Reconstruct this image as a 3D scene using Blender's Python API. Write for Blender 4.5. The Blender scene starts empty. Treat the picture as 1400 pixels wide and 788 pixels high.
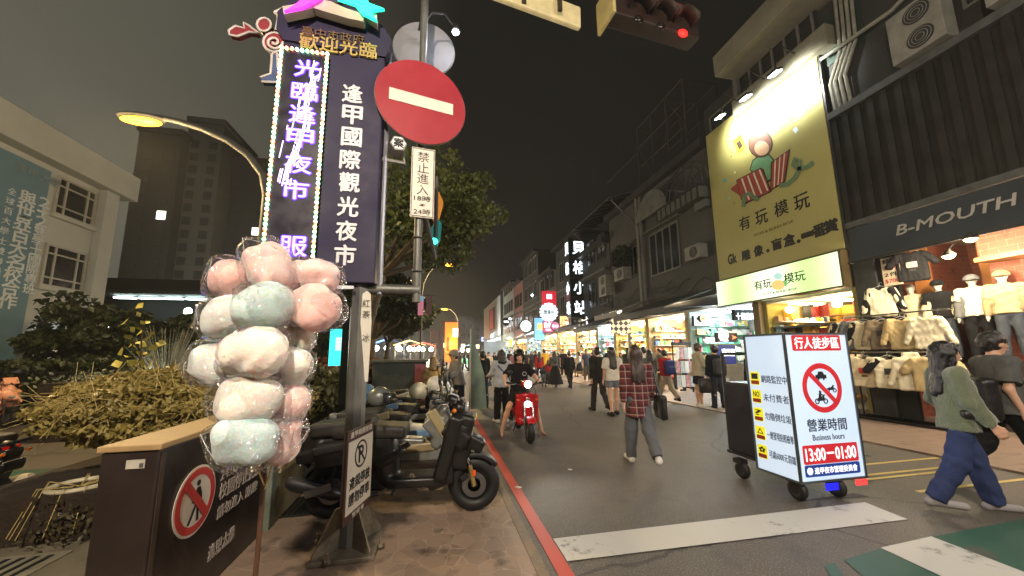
import bpy, math, random
import numpy as np
from mathutils import Vector, Matrix
R=math.radians; PI=math.pi
random.seed(7); rng=np.random.default_rng(7)
S=bpy.context.scene; COL=S.collection
# ---------------------------------------------------------------- camera
F=490.; HC=1.55; CY=412.434
YAW=R(11.8337); PIT=R(8.3); ROL=R(.6)
_f=np.array([math.sin(YAW)*math.cos(PIT),math.cos(YAW)*math.cos(PIT),math.sin(PIT)])
_r0=np.array([math.cos(YAW),-math.sin(YAW),0.]); _u0=np.cross(_r0,_f)
_r=_r0*math.cos(ROL)-_u0*math.sin(ROL); _u=_u0*math.cos(ROL)+_r0*math.sin(ROL)
CP=np.array([0,0,HC])
def _ray(px,py): return _r*(px-700)/F+_u*(CY-py)/F+_f
def gz(px,py,z=0.): d=_ray(px,py); return CP+d*((z-HC)/d[2])
def atY(px,py,Y): d=_ray(px,py); return CP+d*(Y/d[1])
def atX(px,py,X): d=_ray(px,py); return CP+d*(X/d[0])
cd=bpy.data.cameras.new('camera'); cam=bpy.data.objects.new('camera',cd); COL.objects.link(cam)
cd.sensor_width=36; cd.lens=F/1400*36; cd.shift_y=(CY-394)/1400; cd.clip_start=.05; cd.clip_end=2000
m=Matrix.Identity(4)
for i in range(3): m[i][0]=_r[i]; m[i][1]=_u[i]; m[i][2]=-_f[i]; m[i][3]=CP[i]
cam.matrix_world=m; S.camera=cam
# ---------------------------------------------------------------- materials
def C(r,g,b):
    f=lambda v:(v/255/12.92) if v<=10 else ((v/255+.055)/1.055)**2.4
    return (f(r),f(g),f(b),1)
_M={}
def pm(name,col,rough=.6,metal=0.,var=.18,scale=6.,bump=.0,bscale=None,emit=0.,ecol=None,spec=.5,coat=0.,stretch=None,sheen=0.,alpha=None):
    if name in _M: return _M[name]
    if len(col)==3: col=C(*col)
    m=bpy.data.materials.new(name); m.use_nodes=True; nt=m.node_tree; N=nt.nodes; L=nt.links
    p=N['Principled BSDF']; tc=N.new('ShaderNodeTexCoord'); mp=N.new('ShaderNodeMapping'); L.new(tc.outputs['Object'],mp.inputs[0])
    if stretch: mp.inputs['Scale'].default_value=stretch
    nz=N.new('ShaderNodeTexNoise'); nz.inputs['Scale'].default_value=scale; nz.inputs['Detail'].default_value=6; nz.inputs['Roughness'].default_value=.6
    L.new(mp.outputs[0],nz.inputs[0])
    mr=N.new('ShaderNodeMapRange'); mr.inputs['From Min'].default_value=.3; mr.inputs['From Max'].default_value=.7
    mr.inputs['To Min'].default_value=1-var; mr.inputs['To Max'].default_value=1+var*.7; L.new(nz.outputs[0],mr.inputs[0])
    mx=N.new('ShaderNodeVectorMath'); mx.operation='SCALE'; mx.inputs[0].default_value=col[:3]; L.new(mr.outputs[0],mx.inputs['Scale'])
    L.new(mx.outputs[0],p.inputs['Base Color'])
    rr=N.new('ShaderNodeMapRange'); rr.inputs['From Min'].default_value=.3; rr.inputs['From Max'].default_value=.7
    rr.inputs['To Min'].default_value=max(.02,rough-.12*min(1,rough*2)); rr.inputs['To Max'].default_value=min(1,rough+.12); L.new(nz.outputs[0],rr.inputs[0]); L.new(rr.outputs[0],p.inputs['Roughness'])
    p.inputs['Metallic'].default_value=metal; p.inputs['Specular IOR Level'].default_value=spec
    if coat: p.inputs['Coat Weight'].default_value=coat; p.inputs['Coat Roughness'].default_value=.08
    if sheen: p.inputs['Sheen Weight'].default_value=sheen
    if bump:
        n2=N.new('ShaderNodeTexNoise'); n2.inputs['Scale'].default_value=bscale or scale*4; n2.inputs['Detail'].default_value=4; L.new(mp.outputs[0],n2.inputs[0])
        b=N.new('ShaderNodeBump'); b.inputs['Strength'].default_value=bump; b.inputs['Distance'].default_value=.02; L.new(n2.outputs[0],b.inputs['Height']); L.new(b.outputs[0],p.inputs['Normal'])
    if emit:
        e=ecol or col
        if len(e)==3: e=C(*e)
        p.inputs['Emission Color'].default_value=e; p.inputs['Emission Strength'].default_value=emit
    if alpha is not None: p.inputs['Alpha'].default_value=alpha
    _M[name]=m; return m
def nodes(name):
    m=bpy.data.materials.new(name); m.use_nodes=True; return m,m.node_tree.nodes,m.node_tree.links,m.node_tree.nodes['Principled BSDF']
def math_(N,L,op,a,b=None,c=None,clamp=False):
    n=N.new('ShaderNodeMath'); n.operation=op; n.use_clamp=clamp
    for i,v in enumerate((a,b,c)):
        if v is None: continue
        if isinstance(v,(int,float)): n.inputs[i].default_value=v
        else: L.new(v,n.inputs[i])
    return n.outputs[0]
def mixc(N,L,f,a,b):
    n=N.new('ShaderNodeMix'); n.data_type='RGBA'
    for s,v in (('Factor',f),):
        if isinstance(v,(int,float)): n.inputs[0].default_value=v
        else: L.new(v,n.inputs[0])
    for i,v in ((6,a),(7,b)):
        if isinstance(v,tuple): n.inputs[i].default_value=v if len(v)==4 else C(*v)
        else: L.new(v,n.inputs[i])
    return n.outputs[2]
def emi(name,col,st=1.,var=0.):
    if name in _M: return _M[name]
    m=pm(name,col,rough=.4,emit=st,var=.05); return m
# ---------------------------------------------------------------- objects
def wloc(o):
    v=np.zeros(3)
    while o is not None: v=v+np.array(o.location); o=o.parent
    return v
def tag(o,label=None,cat=None,group=None,kind=None):
    if label: o['label']=label
    if cat: o['category']=cat
    if group: o['group']=group
    if kind: o['kind']=kind
    return o
def thing(name,label,cat,loc=(0,0,0),rz=0.,group=None):
    o=bpy.data.objects.new(name,None); COL.objects.link(o); o.location=Vector([float(v) for v in loc]); o.rotation_euler=(0,0,rz); o.empty_display_size=.1
    return tag(o,label,cat,group)
def link(name,me,mat,parent=None,smooth=False,bev=0.,origin=None,autos=None):
    o=bpy.data.objects.new(name,me); COL.objects.link(o)
    mats=mat if isinstance(mat,(list,tuple)) else [mat]
    for k in mats: me.materials.append(k)
    if parent is not None: o.parent=parent
    if smooth: me.polygons.foreach_set('use_smooth',[True]*len(me.polygons))
    if bev:
        b=o.modifiers.new('bevel','BEVEL'); b.width=bev; b.segments=2; b.limit_method='ANGLE'; b.angle_limit=R(40)
    return o
def rotm(ax,an): return np.array(Matrix.Rotation(an,3,ax))
class MB:
    def __init__(s): s.v=[]; s.f=[]; s.m=[]; s.n=0
    def add(s,V,Fc,mi=0):
        V=np.asarray(V,float).reshape(-1,3); s.v.append(V)
        for f in Fc: s.f.append([int(i)+s.n for i in f]); s.m.append(mi)
        s.n+=len(V); return s
    def box(s,c,d,rot=None,mi=0):
        c=np.array(c,float); h=np.array(d,float)/2
        P=np.array([[x,y,z] for x in(-1,1) for y in(-1,1) for z in(-1,1)],float)*h
        if rot is not None: P=P@np.array(rot).T
        return s.add(P+c,[(0,1,3,2),(4,6,7,5),(0,4,5,1),(2,3,7,6),(0,2,6,4),(1,5,7,3)],mi)
    def bx(s,lo,hi,mi=0):
        lo=np.array(lo,float); hi=np.array(hi,float); return s.box((lo+hi)/2,np.abs(hi-lo),None,mi)
    def tube(s,pts,r,n=10,mi=0,cap=True):
        pts=[np.array(p,float) for p in pts]; rr=r if hasattr(r,'__len__') else [r]*len(pts)
        V=[]; up=None
        for i,p in enumerate(pts):
            t=pts[min(i+1,len(pts)-1)]-pts[max(i-1,0)]; t=t/(np.linalg.norm(t)+1e-9)
            if up is None: up=np.array([0,0,1.]) if abs(t[2])<.9 else np.array([1.,0,0])
            a=np.cross(up,t); a/=np.linalg.norm(a)+1e-9; b=np.cross(t,a); up=b
            for k in range(n): th=2*PI*k/n; V.append(p+rr[i]*(a*math.cos(th)+b*math.sin(th)))
        Fc=[(i*n+k,i*n+(k+1)%n,(i+1)*n+(k+1)%n,(i+1)*n+k) for i in range(len(pts)-1) for k in range(n)]
        if cap: Fc+=[tuple(range(n))[::-1],tuple(range((len(pts)-1)*n,len(pts)*n))]
        return s.add(V,Fc,mi)
    def lathe(s,prof,c=(0,0,0),n=24,ax='z',mi=0,rot=None):
        V=[]
        for r,z in prof:
            for k in range(n): th=2*PI*k/n; V.append((r*math.cos(th),r*math.sin(th),z))
        V=np.array(V)
        if ax=='x': V=V[:,[2,0,1]]
        if ax=='y': V=V[:,[1,2,0]]
        if rot is not None: V=V@np.array(rot).T
        m_=len(prof); Fc=[(i*n+k,i*n+(k+1)%n,(i+1)*n+(k+1)%n,(i+1)*n+k) for i in range(m_-1) for k in range(n)]
        if prof[0][0]>1e-6: Fc.append(tuple(range(n))[::-1])
        if prof[-1][0]>1e-6: Fc.append(tuple(range((m_-1)*n,m_*n)))
        return s.add(V+np.array(c,float),Fc,mi)
    def torus(s,c,Rr,r,ax='x',n=32,m_=10,mi=0,sq=1.,rot=None):
        V=[]
        for i in range(n):
            a=2*PI*i/n
            for j in range(m_):
                b=2*PI*j/m_; q=Rr+r*math.cos(b); V.append((r*sq*math.sin(b),q*math.cos(a),q*math.sin(a)))
        V=np.array(V)
        if ax=='y': V=V[:,[1,0,2]]
        if ax=='z': V=V[:,[1,2,0]]
        if rot is not None: V=V@np.array(rot).T
        return s.add(V+np.array(c,float),[(i*m_+j,((i+1)%n)*m_+j,((i+1)%n)*m_+(j+1)%m_,i*m_+(j+1)%m_) for i in range(n) for j in range(m_)],mi)
    def ell(s,c,r,n=14,mi=0,rot=None):
        r=np.array(r,float)*np.ones(3); V=[]
        m_=n//2
        for i in range(m_+1):
            a=PI*i/m_
            for k in range(n): b=2*PI*k/n; V.append((math.sin(a)*math.cos(b),math.sin(a)*math.sin(b),math.cos(a)))
        V=np.array(V)*r
        if rot is not None: V=V@np.array(rot).T
        return s.add(V+np.array(c,float),[(i*n+k,(i+1)*n+k,(i+1)*n+(k+1)%n,i*n+(k+1)%n) for i in range(m_) for k in range(n)],mi)
    def prism(s,poly,o,a,b,th,mi=0):
        """2-D polygon on the plane o + x*a + y*b, thickened along a x b by th"""
        o=np.array(o,float); a=np.array(a,float); b=np.array(b,float); nn=np.cross(a,b); nn/=np.linalg.norm(nn)
        k=len(poly); V=[o+a*x+b*y for x,y in poly]+[o+a*x+b*y+nn*th for x,y in poly]
        return s.add(V,[tuple(range(k))[::-1],tuple(range(k,2*k))]+[(i,(i+1)%k,(i+1)%k+k,i+k) for i in range(k)],mi)
    def quad(s,a,b,c,d,mi=0): return s.add([a,b,c,d],[(0,1,2,3)],mi)
    def build(s,name,mat,parent=None,smooth=False,bev=0.,label=None,cat=None,group=None,kind=None):
        V=np.concatenate(s.v)-wloc(parent); me=bpy.data.meshes.new(name); me.from_pydata(V.tolist(),[],s.f); me.update()
        o=link(name,me,mat,parent,smooth,bev)
        if isinstance(mat,(list,tuple)): me.polygons.foreach_set('material_index',s.m)
        if smooth:
            try: me.set_sharp_from_angle(angle=R(38))
            except Exception: pass
        return tag(o,label,cat,group,kind)
def copy_tree(o,parent=None):
    c=o.copy(); COL.objects.link(c)
    if parent is not None: c.parent=parent
    for ch in list(o.children): copy_tree(ch,c)
    return c
_tc={}
def _tmesh(s,ext,bold,ls=1.0,al='CENTER'):
    k=(s,ext,bold,ls,al)
    if k in _tc: return _tc[k]
    cu=bpy.data.curves.new('t','FONT'); cu.body=s; cu.size=1; cu.extrude=ext; cu.offset=bold; cu.resolution_u=2; cu.align_x=al; cu.space_line=ls
    ob=bpy.data.objects.new('t',cu); COL.objects.link(ob); dg=bpy.context.evaluated_depsgraph_get(); me=ob.evaluated_get(dg).to_mesh()
    V=np.zeros(len(me.vertices)*3); me.vertices.foreach_get('co',V); V=V.reshape(-1,3); Fc=[tuple(p.vertices) for p in me.polygons]
    ob.evaluated_get(dg).to_mesh_clear(); bpy.data.objects.remove(ob); bpy.data.curves.remove(cu)
    _tc[k]=(V,Fc); return _tc[k]
def text(s,c,w,h,a,b,mat,parent=None,name='lettering',th=.004,bold=.01,vert=False,off=0.,ls=1.0):
    """text block fitted into a w x h box centred on c, a = right, b = up"""
    if vert: s='\n'.join(s)
    V,Fc=_tmesh(s,.5,0.,ls)
    if not len(V): return None
    lo=V.min(0); hi=V.max(0); sz=np.maximum(hi-lo,1e-6); U=(V-(lo+hi)/2)/sz
    a=np.array(a,float); b=np.array(b,float); a/=np.linalg.norm(a); b/=np.linalg.norm(b); n=np.cross(a,b)
    P=np.array(c,float)+U[:,:1]*w*a+U[:,1:2]*h*b+(U[:,2:]+.5)*th*n+n*off
    mb=MB().add(P,Fc)
    if bold>.012:
        e=bold*.55*w/sz[0]; e2=bold*.55*h/sz[1]
        for i,(u,v) in enumerate(((e,0),(-e,0),(0,e2),(0,-e2))): mb.add(P+a*u+b*v+n*.0002*(i+1)*(1 if th>0 else -1),Fc)
    return mb.build(name,mat,parent)
# ---------------------------------------------------------------- signed distance bodies
def snets(Fd,lo,h):
    nx,ny,nz=Fd.shape; s=Fd<0; acc=np.zeros((nx-1,ny-1,nz-1,3),np.float32); cnt=np.zeros((nx-1,ny-1,nz-1),np.float32)
    full=(nx,ny,nz)
    for ax in range(3):
        o=[i for i in range(3) if i!=ax]
        for a in(0,1):
            for b in(0,1):
                s0=[None]*3; s1=[None]*3
                s0[ax]=slice(0,full[ax]-1); s1[ax]=slice(1,full[ax])
                for q,oo in((a,o[0]),(b,o[1])): s0[oo]=s1[oo]=slice(q,full[oo]-1+q)
                A=Fd[tuple(s0)]; B=Fd[tuple(s1)]; m=(A<0)!=(B<0); t=np.where(m,A/np.where(m,A-B,1),0)
                acc[...,ax]+=t; acc[...,o[0]]+=m*a; acc[...,o[1]]+=m*b; cnt+=m
    act=cnt>0; idx=-np.ones(cnt.shape,np.int64); idx[act]=np.arange(act.sum())
    V=np.array(lo)+h*(np.argwhere(act)+acc[act]/cnt[act][:,None])
    Q=[]
    for ax in range(3):
        o=[i for i in range(3) if i!=ax]
        s0=[slice(1,-1)]*3; s1=[slice(1,-1)]*3; s0[ax]=slice(0,full[ax]-1); s1[ax]=slice(1,full[ax])
        A=s[tuple(s0)]; B=s[tuple(s1)]; w=np.argwhere(A!=B)
        if not len(w): continue
        flip=A[tuple(w.T)]; base=w.copy(); base[:,o[0]]+=1; base[:,o[1]]+=1
        def cell(d0,d1):
            q=base.copy(); q[:,o[0]]+=d0; q[:,o[1]]+=d1; return idx[tuple(q.T)]
        q=np.stack([cell(-1,-1),cell(0,-1),cell(0,0),cell(-1,0)],1)
        if ax==1: flip=~flip
        q[~flip]=q[~flip][:,::-1]; Q.append(q)
    Q=np.concatenate(Q); Q=Q[(Q>=0).all(1)]
    return V,Q
class SD:
    def __init__(s,h=.01,k=.02): s.p=[]; s.h=h; s.k=k; s.w=None
    def cone(s,a,b,ra,rb=None,k=None,sc=(1,1,1),cut=None,sub=False):
        s.p.append(('c',np.array(a,float),np.array(b,float),ra,ra if rb is None else rb,s.k if k is None else k,np.array(sc,float),cut,sub)); return s
    def ball(s,c,r,k=None,sc=(1,1,1),sub=False): return s.cone(c,c,r,r,k,sc,None,sub)
    def rbox(s,c,hs,r=.02,rot=None,k=None,sub=False):
        s.p.append(('b',np.array(c,float),np.array(hs,float),r,None if rot is None else np.array(rot),s.k if k is None else k,None,None,sub)); return s
    def run(s):
        h=s.h; LO=[];HI=[]
        bb=[]
        for p in s.p:
            if p[0]=='c':
                r=max(p[3],p[4])/np.minimum(p[6],10); lo=np.minimum(p[1],p[2])-r; hi=np.maximum(p[1],p[2])+r
            else:
                e=np.linalg.norm(p[2])*np.ones(3) if p[4] is not None else p[2]; lo=p[1]-e-p[3]; hi=p[1]+e+p[3]
            bb.append((lo,hi))
            if not p[8]: LO.append(lo); HI.append(hi)
        lo=np.min(LO,0)-3.3*h-.012; hi=np.max(HI,0)+3.3*h+.012; n=np.ceil((hi-lo)/h).astype(int)+1
        Fd=np.full(n,.5,np.float32); ax=[lo[i]+h*np.arange(n[i]) for i in range(3)]
        for p,(l,u) in zip(s.p,bb):
            mg=p[5]*1.2+3*h
            i0=np.clip(np.floor((l-mg-lo)/h).astype(int),0,n); i1=np.clip(np.ceil((u+mg-lo)/h).astype(int)+1,0,n)
            if (i1<=i0).any(): continue
            X=ax[0][i0[0]:i1[0],None,None]; Y=ax[1][None,i0[1]:i1[1],None]; Z=ax[2][None,None,i0[2]:i1[2]]
            if p[0]=='c':
                a,b,sc=p[1],p[2],p[6]; d=(b-a)*sc; L2=float(d@d)
                px,py,pz=(X-a[0])*sc[0],(Y-a[1])*sc[1],(Z-a[2])*sc[2]
                t=np.clip((px*d[0]+py*d[1]+pz*d[2])/L2,0,1) if L2>1e-12 else 0.
                D=np.sqrt((px-t*d[0])**2+(py-t*d[1])**2+(pz-t*d[2])**2)-(p[3]+t*(p[4]-p[3])); D=D/np.mean(sc)
                if p[7] is not None:
                    for q,nn in ([p[7]] if not isinstance(p[7],list) else p[7]): D=np.maximum(D,(X-q[0])*nn[0]+(Y-q[1])*nn[1]+(Z-q[2])*nn[2])
            else:
                q=np.stack(np.broadcast_arrays(X-p[1][0],Y-p[1][1],Z-p[1][2]),-1)
                if p[4] is not None: q=q@p[4]
                q=np.abs(q)-(p[2]-p[3]); D=np.linalg.norm(np.maximum(q,0),axis=-1)+np.minimum(q.max(-1),0)-p[3]
            sl=tuple(slice(i0[i],i1[i]) for i in range(3)); Fs=Fd[sl]; k=max(p[5],1e-4)
            if p[8]:
                D=-D; hh=np.clip(.5-.5*(D-Fs)/k*-1*-1,0,1); hh=np.clip(.5+.5*(D-Fs)/k,0,1); Fd[sl]=Fs*(1-hh)+D*hh+k*hh*(1-hh)
            else:
                hh=np.clip(.5+.5*(Fs-D)/k,0,1); Fd[sl]=Fs*(1-hh)+D*hh-k*hh*(1-hh)
        if s.w:
            A,fr,seed=s.w; rg=np.random.default_rng(seed); X,Y,Z=ax[0][:,None,None],ax[1][None,:,None],ax[2][None,None,:]; W=0
            for o in range(5):
                kx=rg.normal(size=3)*fr*(.6+.4*o); kx[2]*=.5; ph=rg.uniform(0,6.28,3); k2=rg.normal(size=3)*fr*.5
                W=W+np.sin(kx[0]*X+kx[1]*Y+kx[2]*Z+ph[0]+1.5*np.sin(k2[0]*X+k2[1]*Y+k2[2]*Z+ph[1]))/(1+.5*o)
            Fd=Fd+A*W
        Fd[0]=Fd[-1]=.5; Fd[:,0]=Fd[:,-1]=.5; Fd[:,:,0]=Fd[:,:,-1]=.5
        return snets(Fd,lo,h)
    def build(s,name,mat,parent=None,xf=None,**kw):
        V,Q=s.run()
        if xf is not None: V=V*xf
        V=V-0*wloc(parent)
        me=bpy.data.meshes.new(name); me.vertices.add(len(V)); me.vertices.foreach_set('co',V.astype(np.float32).ravel())
        me.loops.add(Q.size); me.polygons.add(len(Q)); me.loops.foreach_set('vertex_index',Q.astype(np.int32).ravel())
        me.polygons.foreach_set('loop_start',np.arange(0,Q.size,4,dtype=np.int32)); me.update(calc_edges=True); me.validate()
        o=link(name,me,mat,parent,True)
        return tag(o,**kw)
# ---------------------------------------------------------------- people
def nrm(v): v=np.array(v,float); return v/(np.linalg.norm(v)+1e-9)
def skinm(): return pm('skin',(205,160,132),rough=.5,var=.06,scale=20)
def cloth(name,col,**k): 
    k.setdefault('rough',.85); k.setdefault('var',.12); k.setdefault('bump',.25); k.setdefault('bscale',60); k.setdefault('spec',.2)
    return pm('cloth_'+name,col,**k)
def hairm(name='black',col=(22,17,15)): return pm('hair_'+name,col,rough=.38,var=.45,scale=14,stretch=(3,3,.4),bump=.5,bscale=30,spec=.6)
def skel(sw=(0,0),kn=(0,0),ab=(.04,.04),arm=(0,0),el=(.2,.2),aab=(.12,.12),lean=0.,hip=.90,armj=None,legj=None,turn=0.):
    J={}; 
    for i,s in enumerate((-1,1)):      # -1 = left (x<0), 1 = right
        h=np.array([s*.088,0,hip]); d=np.array([s*math.sin(ab[i]),math.sin(sw[i]),-math.cos(sw[i])*math.cos(ab[i])]); k=h+.42*nrm(d)
        a2=sw[i]-kn[i]; d2=np.array([s*math.sin(ab[i])*.6,math.sin(a2),-math.cos(a2)]); an=k+.41*nrm(d2)
        if legj and legj[i]: k,an=np.array(legj[i][0],float),np.array(legj[i][1],float)
        fp=min(0.,-(a2)*0.0)-max(0,kn[i]-.5)*.8; ft=an+np.array([s*.025,.17*math.cos(fp),-.055+.17*math.sin(fp)])
        J['h%d'%i],J['k%d'%i],J['a%d'%i],J['t%d'%i]=h,k,an,ft; J['heel%d'%i]=an+np.array([0,-.045,-.055])
    cl,sl=math.cos(lean),math.sin(lean)
    up=lambda x,y,z: np.array([x,y*cl+(z-hip)*sl,hip+(z-hip)*cl-y*sl])
    z0=hip-.90
    J['pel']=np.array([0,0,hip+.02]); J['wai']=up(0,.0,1.08+z0); J['che']=up(0,.01,1.27+z0); J['neck']=up(0,-.005,1.43+z0); J['hd']=up(0,.03,1.585+z0)
    for i,s in enumerate((-1,1)):
        sh=up(s*.175,-.005,1.375+z0); d=np.array([s*math.sin(aab[i]),math.sin(arm[i]),-math.cos(arm[i])]); e=sh+.275*nrm(d)
        a2=arm[i]+el[i]; d2=np.array([s*math.sin(aab[i])*.3,math.sin(a2),-math.cos(a2)]); w=e+.245*nrm(d2)
        if armj and armj[i]: e,w=np.array(armj[i][0],float),np.array(armj[i][1],float)
        J['s%d'%i],J['e%d'%i],J['w%d'%i]=sh,e,w
    J['lean']=lean; return J
def mx_fold(seed,A=.006,fr=22): return (A,fr,seed)
def person(label,H=1.65,J=None,top=None,bot=None,sleeve='long',toplen=.02,bottom='trousers',hair='short',hmat=None,shoe=None,g=1.0,det=0,female=False,group=None,seed=1,loose=1.0,legw=1.18,face=0.,name='person',skirtlen=.5,extra=None,open_front=None,headpitch=0.):
    """figure faces +Y; root at its feet"""
    J=J or skel(); t=thing(name,label,'person',group=group); sc=H/1.70
    h={2:.009,1:.013,0:.02}[det]; w=.92 if female else 1.0
    zmin=min(J['a0'][2],J['a1'][2])-.085; J={k:(v-np.array([0,0,zmin]) if isinstance(v,np.ndarray) else v) for k,v in J.items()}
    b=SD(h,.02)
    b.cone(J['pel'],J['wai'],.145*w,.128*w,k=.05,sc=(1,1.45,1)); b.cone(J['wai'],J['che'],.128*w,.155*w,k=.05,sc=(1,1.5,1)); b.cone(J['s0'],J['s1'],.06,k=.05); b.cone(J['che'],J['neck'],.11,.05,k=.04,sc=(1,1.2,1))
    hd=J['hd']; b.cone(J['neck'],hd+np.array([0,-.015,-.05]),.052*w,.05*w)
    b.ball(hd+np.array([0,-.012,.025]),.092,sc=(1.12,.95,.93),k=.02)      # skull
    b.cone(hd+np.array([0,.02,-.02]),hd+np.array([0,.035,-.085]),.062,.035,k=.03,sc=(1.05,1,1))
    if det>0:
        b.cone(hd+np.array([0,.082,.01]),hd+np.array([0,.094,-.032]),.008,.013,k=.014)
        for s in(-1,1):
            b.ball(hd+np.array([s*.033,.092,.012]),.013,k=.012,sub=True); b.ball(hd+np.array([s*.08,-.005,-.01]),.022,sc=(2.2,1,.75),k=.006)
        b.cone(hd+np.array([-.018,.083,-.062]),hd+np.array([.018,.083,-.062]),.008,k=.01)
    for i in(0,1):
        s=(-1,1)[i]
        b.cone(J['h%d'%i],J['k%d'%i],.082*w,.052,k=.03); kk=J['k%d'%i]; aa=J['a%d'%i]; mid=kk+(aa-kk)*.3+np.array([0,-.012,0])
        b.cone(kk,mid,.05,.053,k=.03); b.cone(mid,aa,.052,.033,k=.03); b.cone(J['heel%d'%i],J['t%d'%i],.03,.022,k=.03)
        b.cone(J['s%d'%i],J['e%d'%i],.047*w,.038*w,k=.03); b.cone(J['e%d'%i],J['w%d'%i],.037*w,.025*w,k=.02)
        d=nrm(J['w%d'%i]-J['e%d'%i]); side=nrm(np.cross(d,[0,1,0]) if abs(d[1])<.9 else [0,0,1]); fwd=nrm(np.cross(side,d))
        wr=J['w%d'%i]; pc=wr+d*.075; 
        if det==0: b.cone(wr,pc,.022,.03,k=.01); b.cone(pc,wr+d*.14,.028,.016,k=.01); b.cone(wr+d*.03+fwd*.02,wr+d*.075+fwd*.045,.012,.01,k=.008)
        else:
            r=.0095 if det==2 else .011
            for q in range(4):
                o=fwd*(.03-.02*q); k0=pc+o; L=(.036,.04,.038,.03)[q]; k1=k0+d*L+side*-s*.004; k2=k1+nrm(d-side*s*.6)*L*.9
                b.cone(wr+o*.5,k0,.017,.013,k=.012); b.cone(k0,k1,r,k=.004); b.cone(k1,k2,r,r*.8,k=.004)
            b.cone(wr+d*.02+fwd*.015,wr+d*.05+fwd*.045,.014,.012,k=.01); b.cone(wr+d*.05+fwd*.045,wr+d*.085+fwd*.05,.012,.009,k=.005)
    b.build('body',skinm(),t)
    # hair
    if hair!='none':
        hb=SD(max(h,.01),.02); hm=hmat or hairm()
        hb.ball(hd+np.array([0,-.02,.04]),.103,sc=(1.1,.93,.95)); hb.ball(hd+np.array([0,-.045,.0]),.085,k=.03,sc=(1.1,1,.9))
        hb.ball(hd+np.array([0,.115,-.045]),.085,k=.012,sub=True,sc=(.95,1,.75))
        if hair in('long','bob','pony'):
            L={'long':.42,'bob':.17,'pony':.12}[hair]; bk=hd+np.array([0,-.075,0]); 
            for s in(-1,0,1): 
                hb.cone(bk+np.array([s*.045,.02,.0]),bk+np.array([s*.065,-.06+.01*abs(s),-L*(1-.08*abs(s))]),.058,.036 if hair=='long' else .052,k=.04)
            if hair!='pony':
                for s in(-1,1): hb.cone(hd+np.array([s*.082,.0,.0]),hd+np.array([s*.09,.01,-min(L,.26)]),.028,.018,k=.02)
            else: hb.cone(hd+np.array([0,-.1,.05]),hd+np.array([0,-.17,-.2]),.04,.018,k=.02)
        hb.w=(.004,55,seed); hb.build('hair',hm,t)
    # top
    if top is not None:
        T=SD(h,.03); e=.022*loose; hem=J['pel'][2]-.03-toplen
        T.cone(J['pel']-np.array([0,0,.04+max(0,toplen)]),J['wai'],.178*w+e,.138*w+e,k=.04,sc=(1,1.42,1),cut=(np.array([0,0,hem]),np.array([0,0,-1.])))
        T.cone(J['wai'],J['che'],.138*w+e,.162*w+e*.6,k=.05,sc=(1,1.45,1)); T.cone(J['s0'],J['s1'],.067+e*.2,k=.05); T.cone(J['che'],J['neck']-np.array([0,0,.02]),.115,.068,k=.04,sc=(1,1.15,1))
        for i in(0,1):
            sh,el_,wr=J['s%d'%i],J['e%d'%i],J['w%d'%i]
            if sleeve=='short': q=sh+(el_-sh)*.75; T.cone(sh,el_,.062+e*.5,.062+e*.7,k=.03,cut=(q,nrm(el_-sh)))
            elif sleeve=='long':
                q=el_+(wr-el_)*.95; T.cone(sh,el_,.06+e*.5,.054+e*.5,k=.03); T.cone(el_,wr,.053+e*.6,.042+e*.4,k=.025,cut=(q,nrm(wr-el_)))
        T.w=mx_fold(seed,.0045,24); o=T.build('top',top,t)
    if bot is not None:
        B=SD(h,.03)
        wl=(J['pel']+np.array([0,0,.12]),np.array([0,0,1.]))
        if bottom in('trousers','shorts'):
            B.cone(J['pel'],J['wai'],.165*w,.138*w,k=.03,sc=(1,1.42,1),cut=wl)
            for i in(0,1):
                hh,kk,aa=J['h%d'%i],J['k%d'%i],J['a%d'%i]; lw=legw
                if bottom=='shorts': B.cone(hh,kk,.098*w,.085*lw,k=.03,cut=(hh+(kk-hh)*(.72 if not female else .5),nrm(kk-hh)))
                else: B.cone(hh,kk,.095*w,.068*lw,k=.03); B.cone(kk,aa+nrm(aa-kk)*.02,.066*lw,.056*lw,k=.02,cut=(aa+nrm(aa-kk)*.015,nrm(aa-kk)))
        else:
            q=J['pel']-np.array([0,0,skirtlen]); B.cone(J['pel']+np.array([0,0,.1]),q-np.array([0,0,.1]),.158,.2+.3*skirtlen,k=.02,sc=(1,1.15,1),cut=[(q,np.array([0,0,-1.])),wl])
        B.w=mx_fold(seed+9,.005,26); B.build('skirt' if bottom=='skirt' else bottom,bot,t)
    if shoe is not None:
        for i in(0,1):
            hl,tt,aa=J['heel%d'%i],J['t%d'%i],J['a%d'%i]; sd=SD(max(h*.8,.009),.015); d=nrm(tt-hl)
            sd.cone(hl+np.array([0,0,.005]),tt+d*.015,.04,.036,k=.02); sd.cone(hl,aa+np.array([0,0,-.01]),.043,.042,k=.02)
            sd.build('shoe',shoe,t)
    t['_J']=0; del t['_J']
    for c in t.children: c.scale=(sc,)*3
    # bake scale in mesh data
    for c in t.children: 
        c.data.transform(Matrix.Scale(sc,4)); c.scale=(1,1,1)
    if extra: extra(t,J,sc)
    return t
def place(t,x,y,rz=0.,z=0.): t.location=(x,y,z); t.rotation_euler=(0,0,rz); return t
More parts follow.
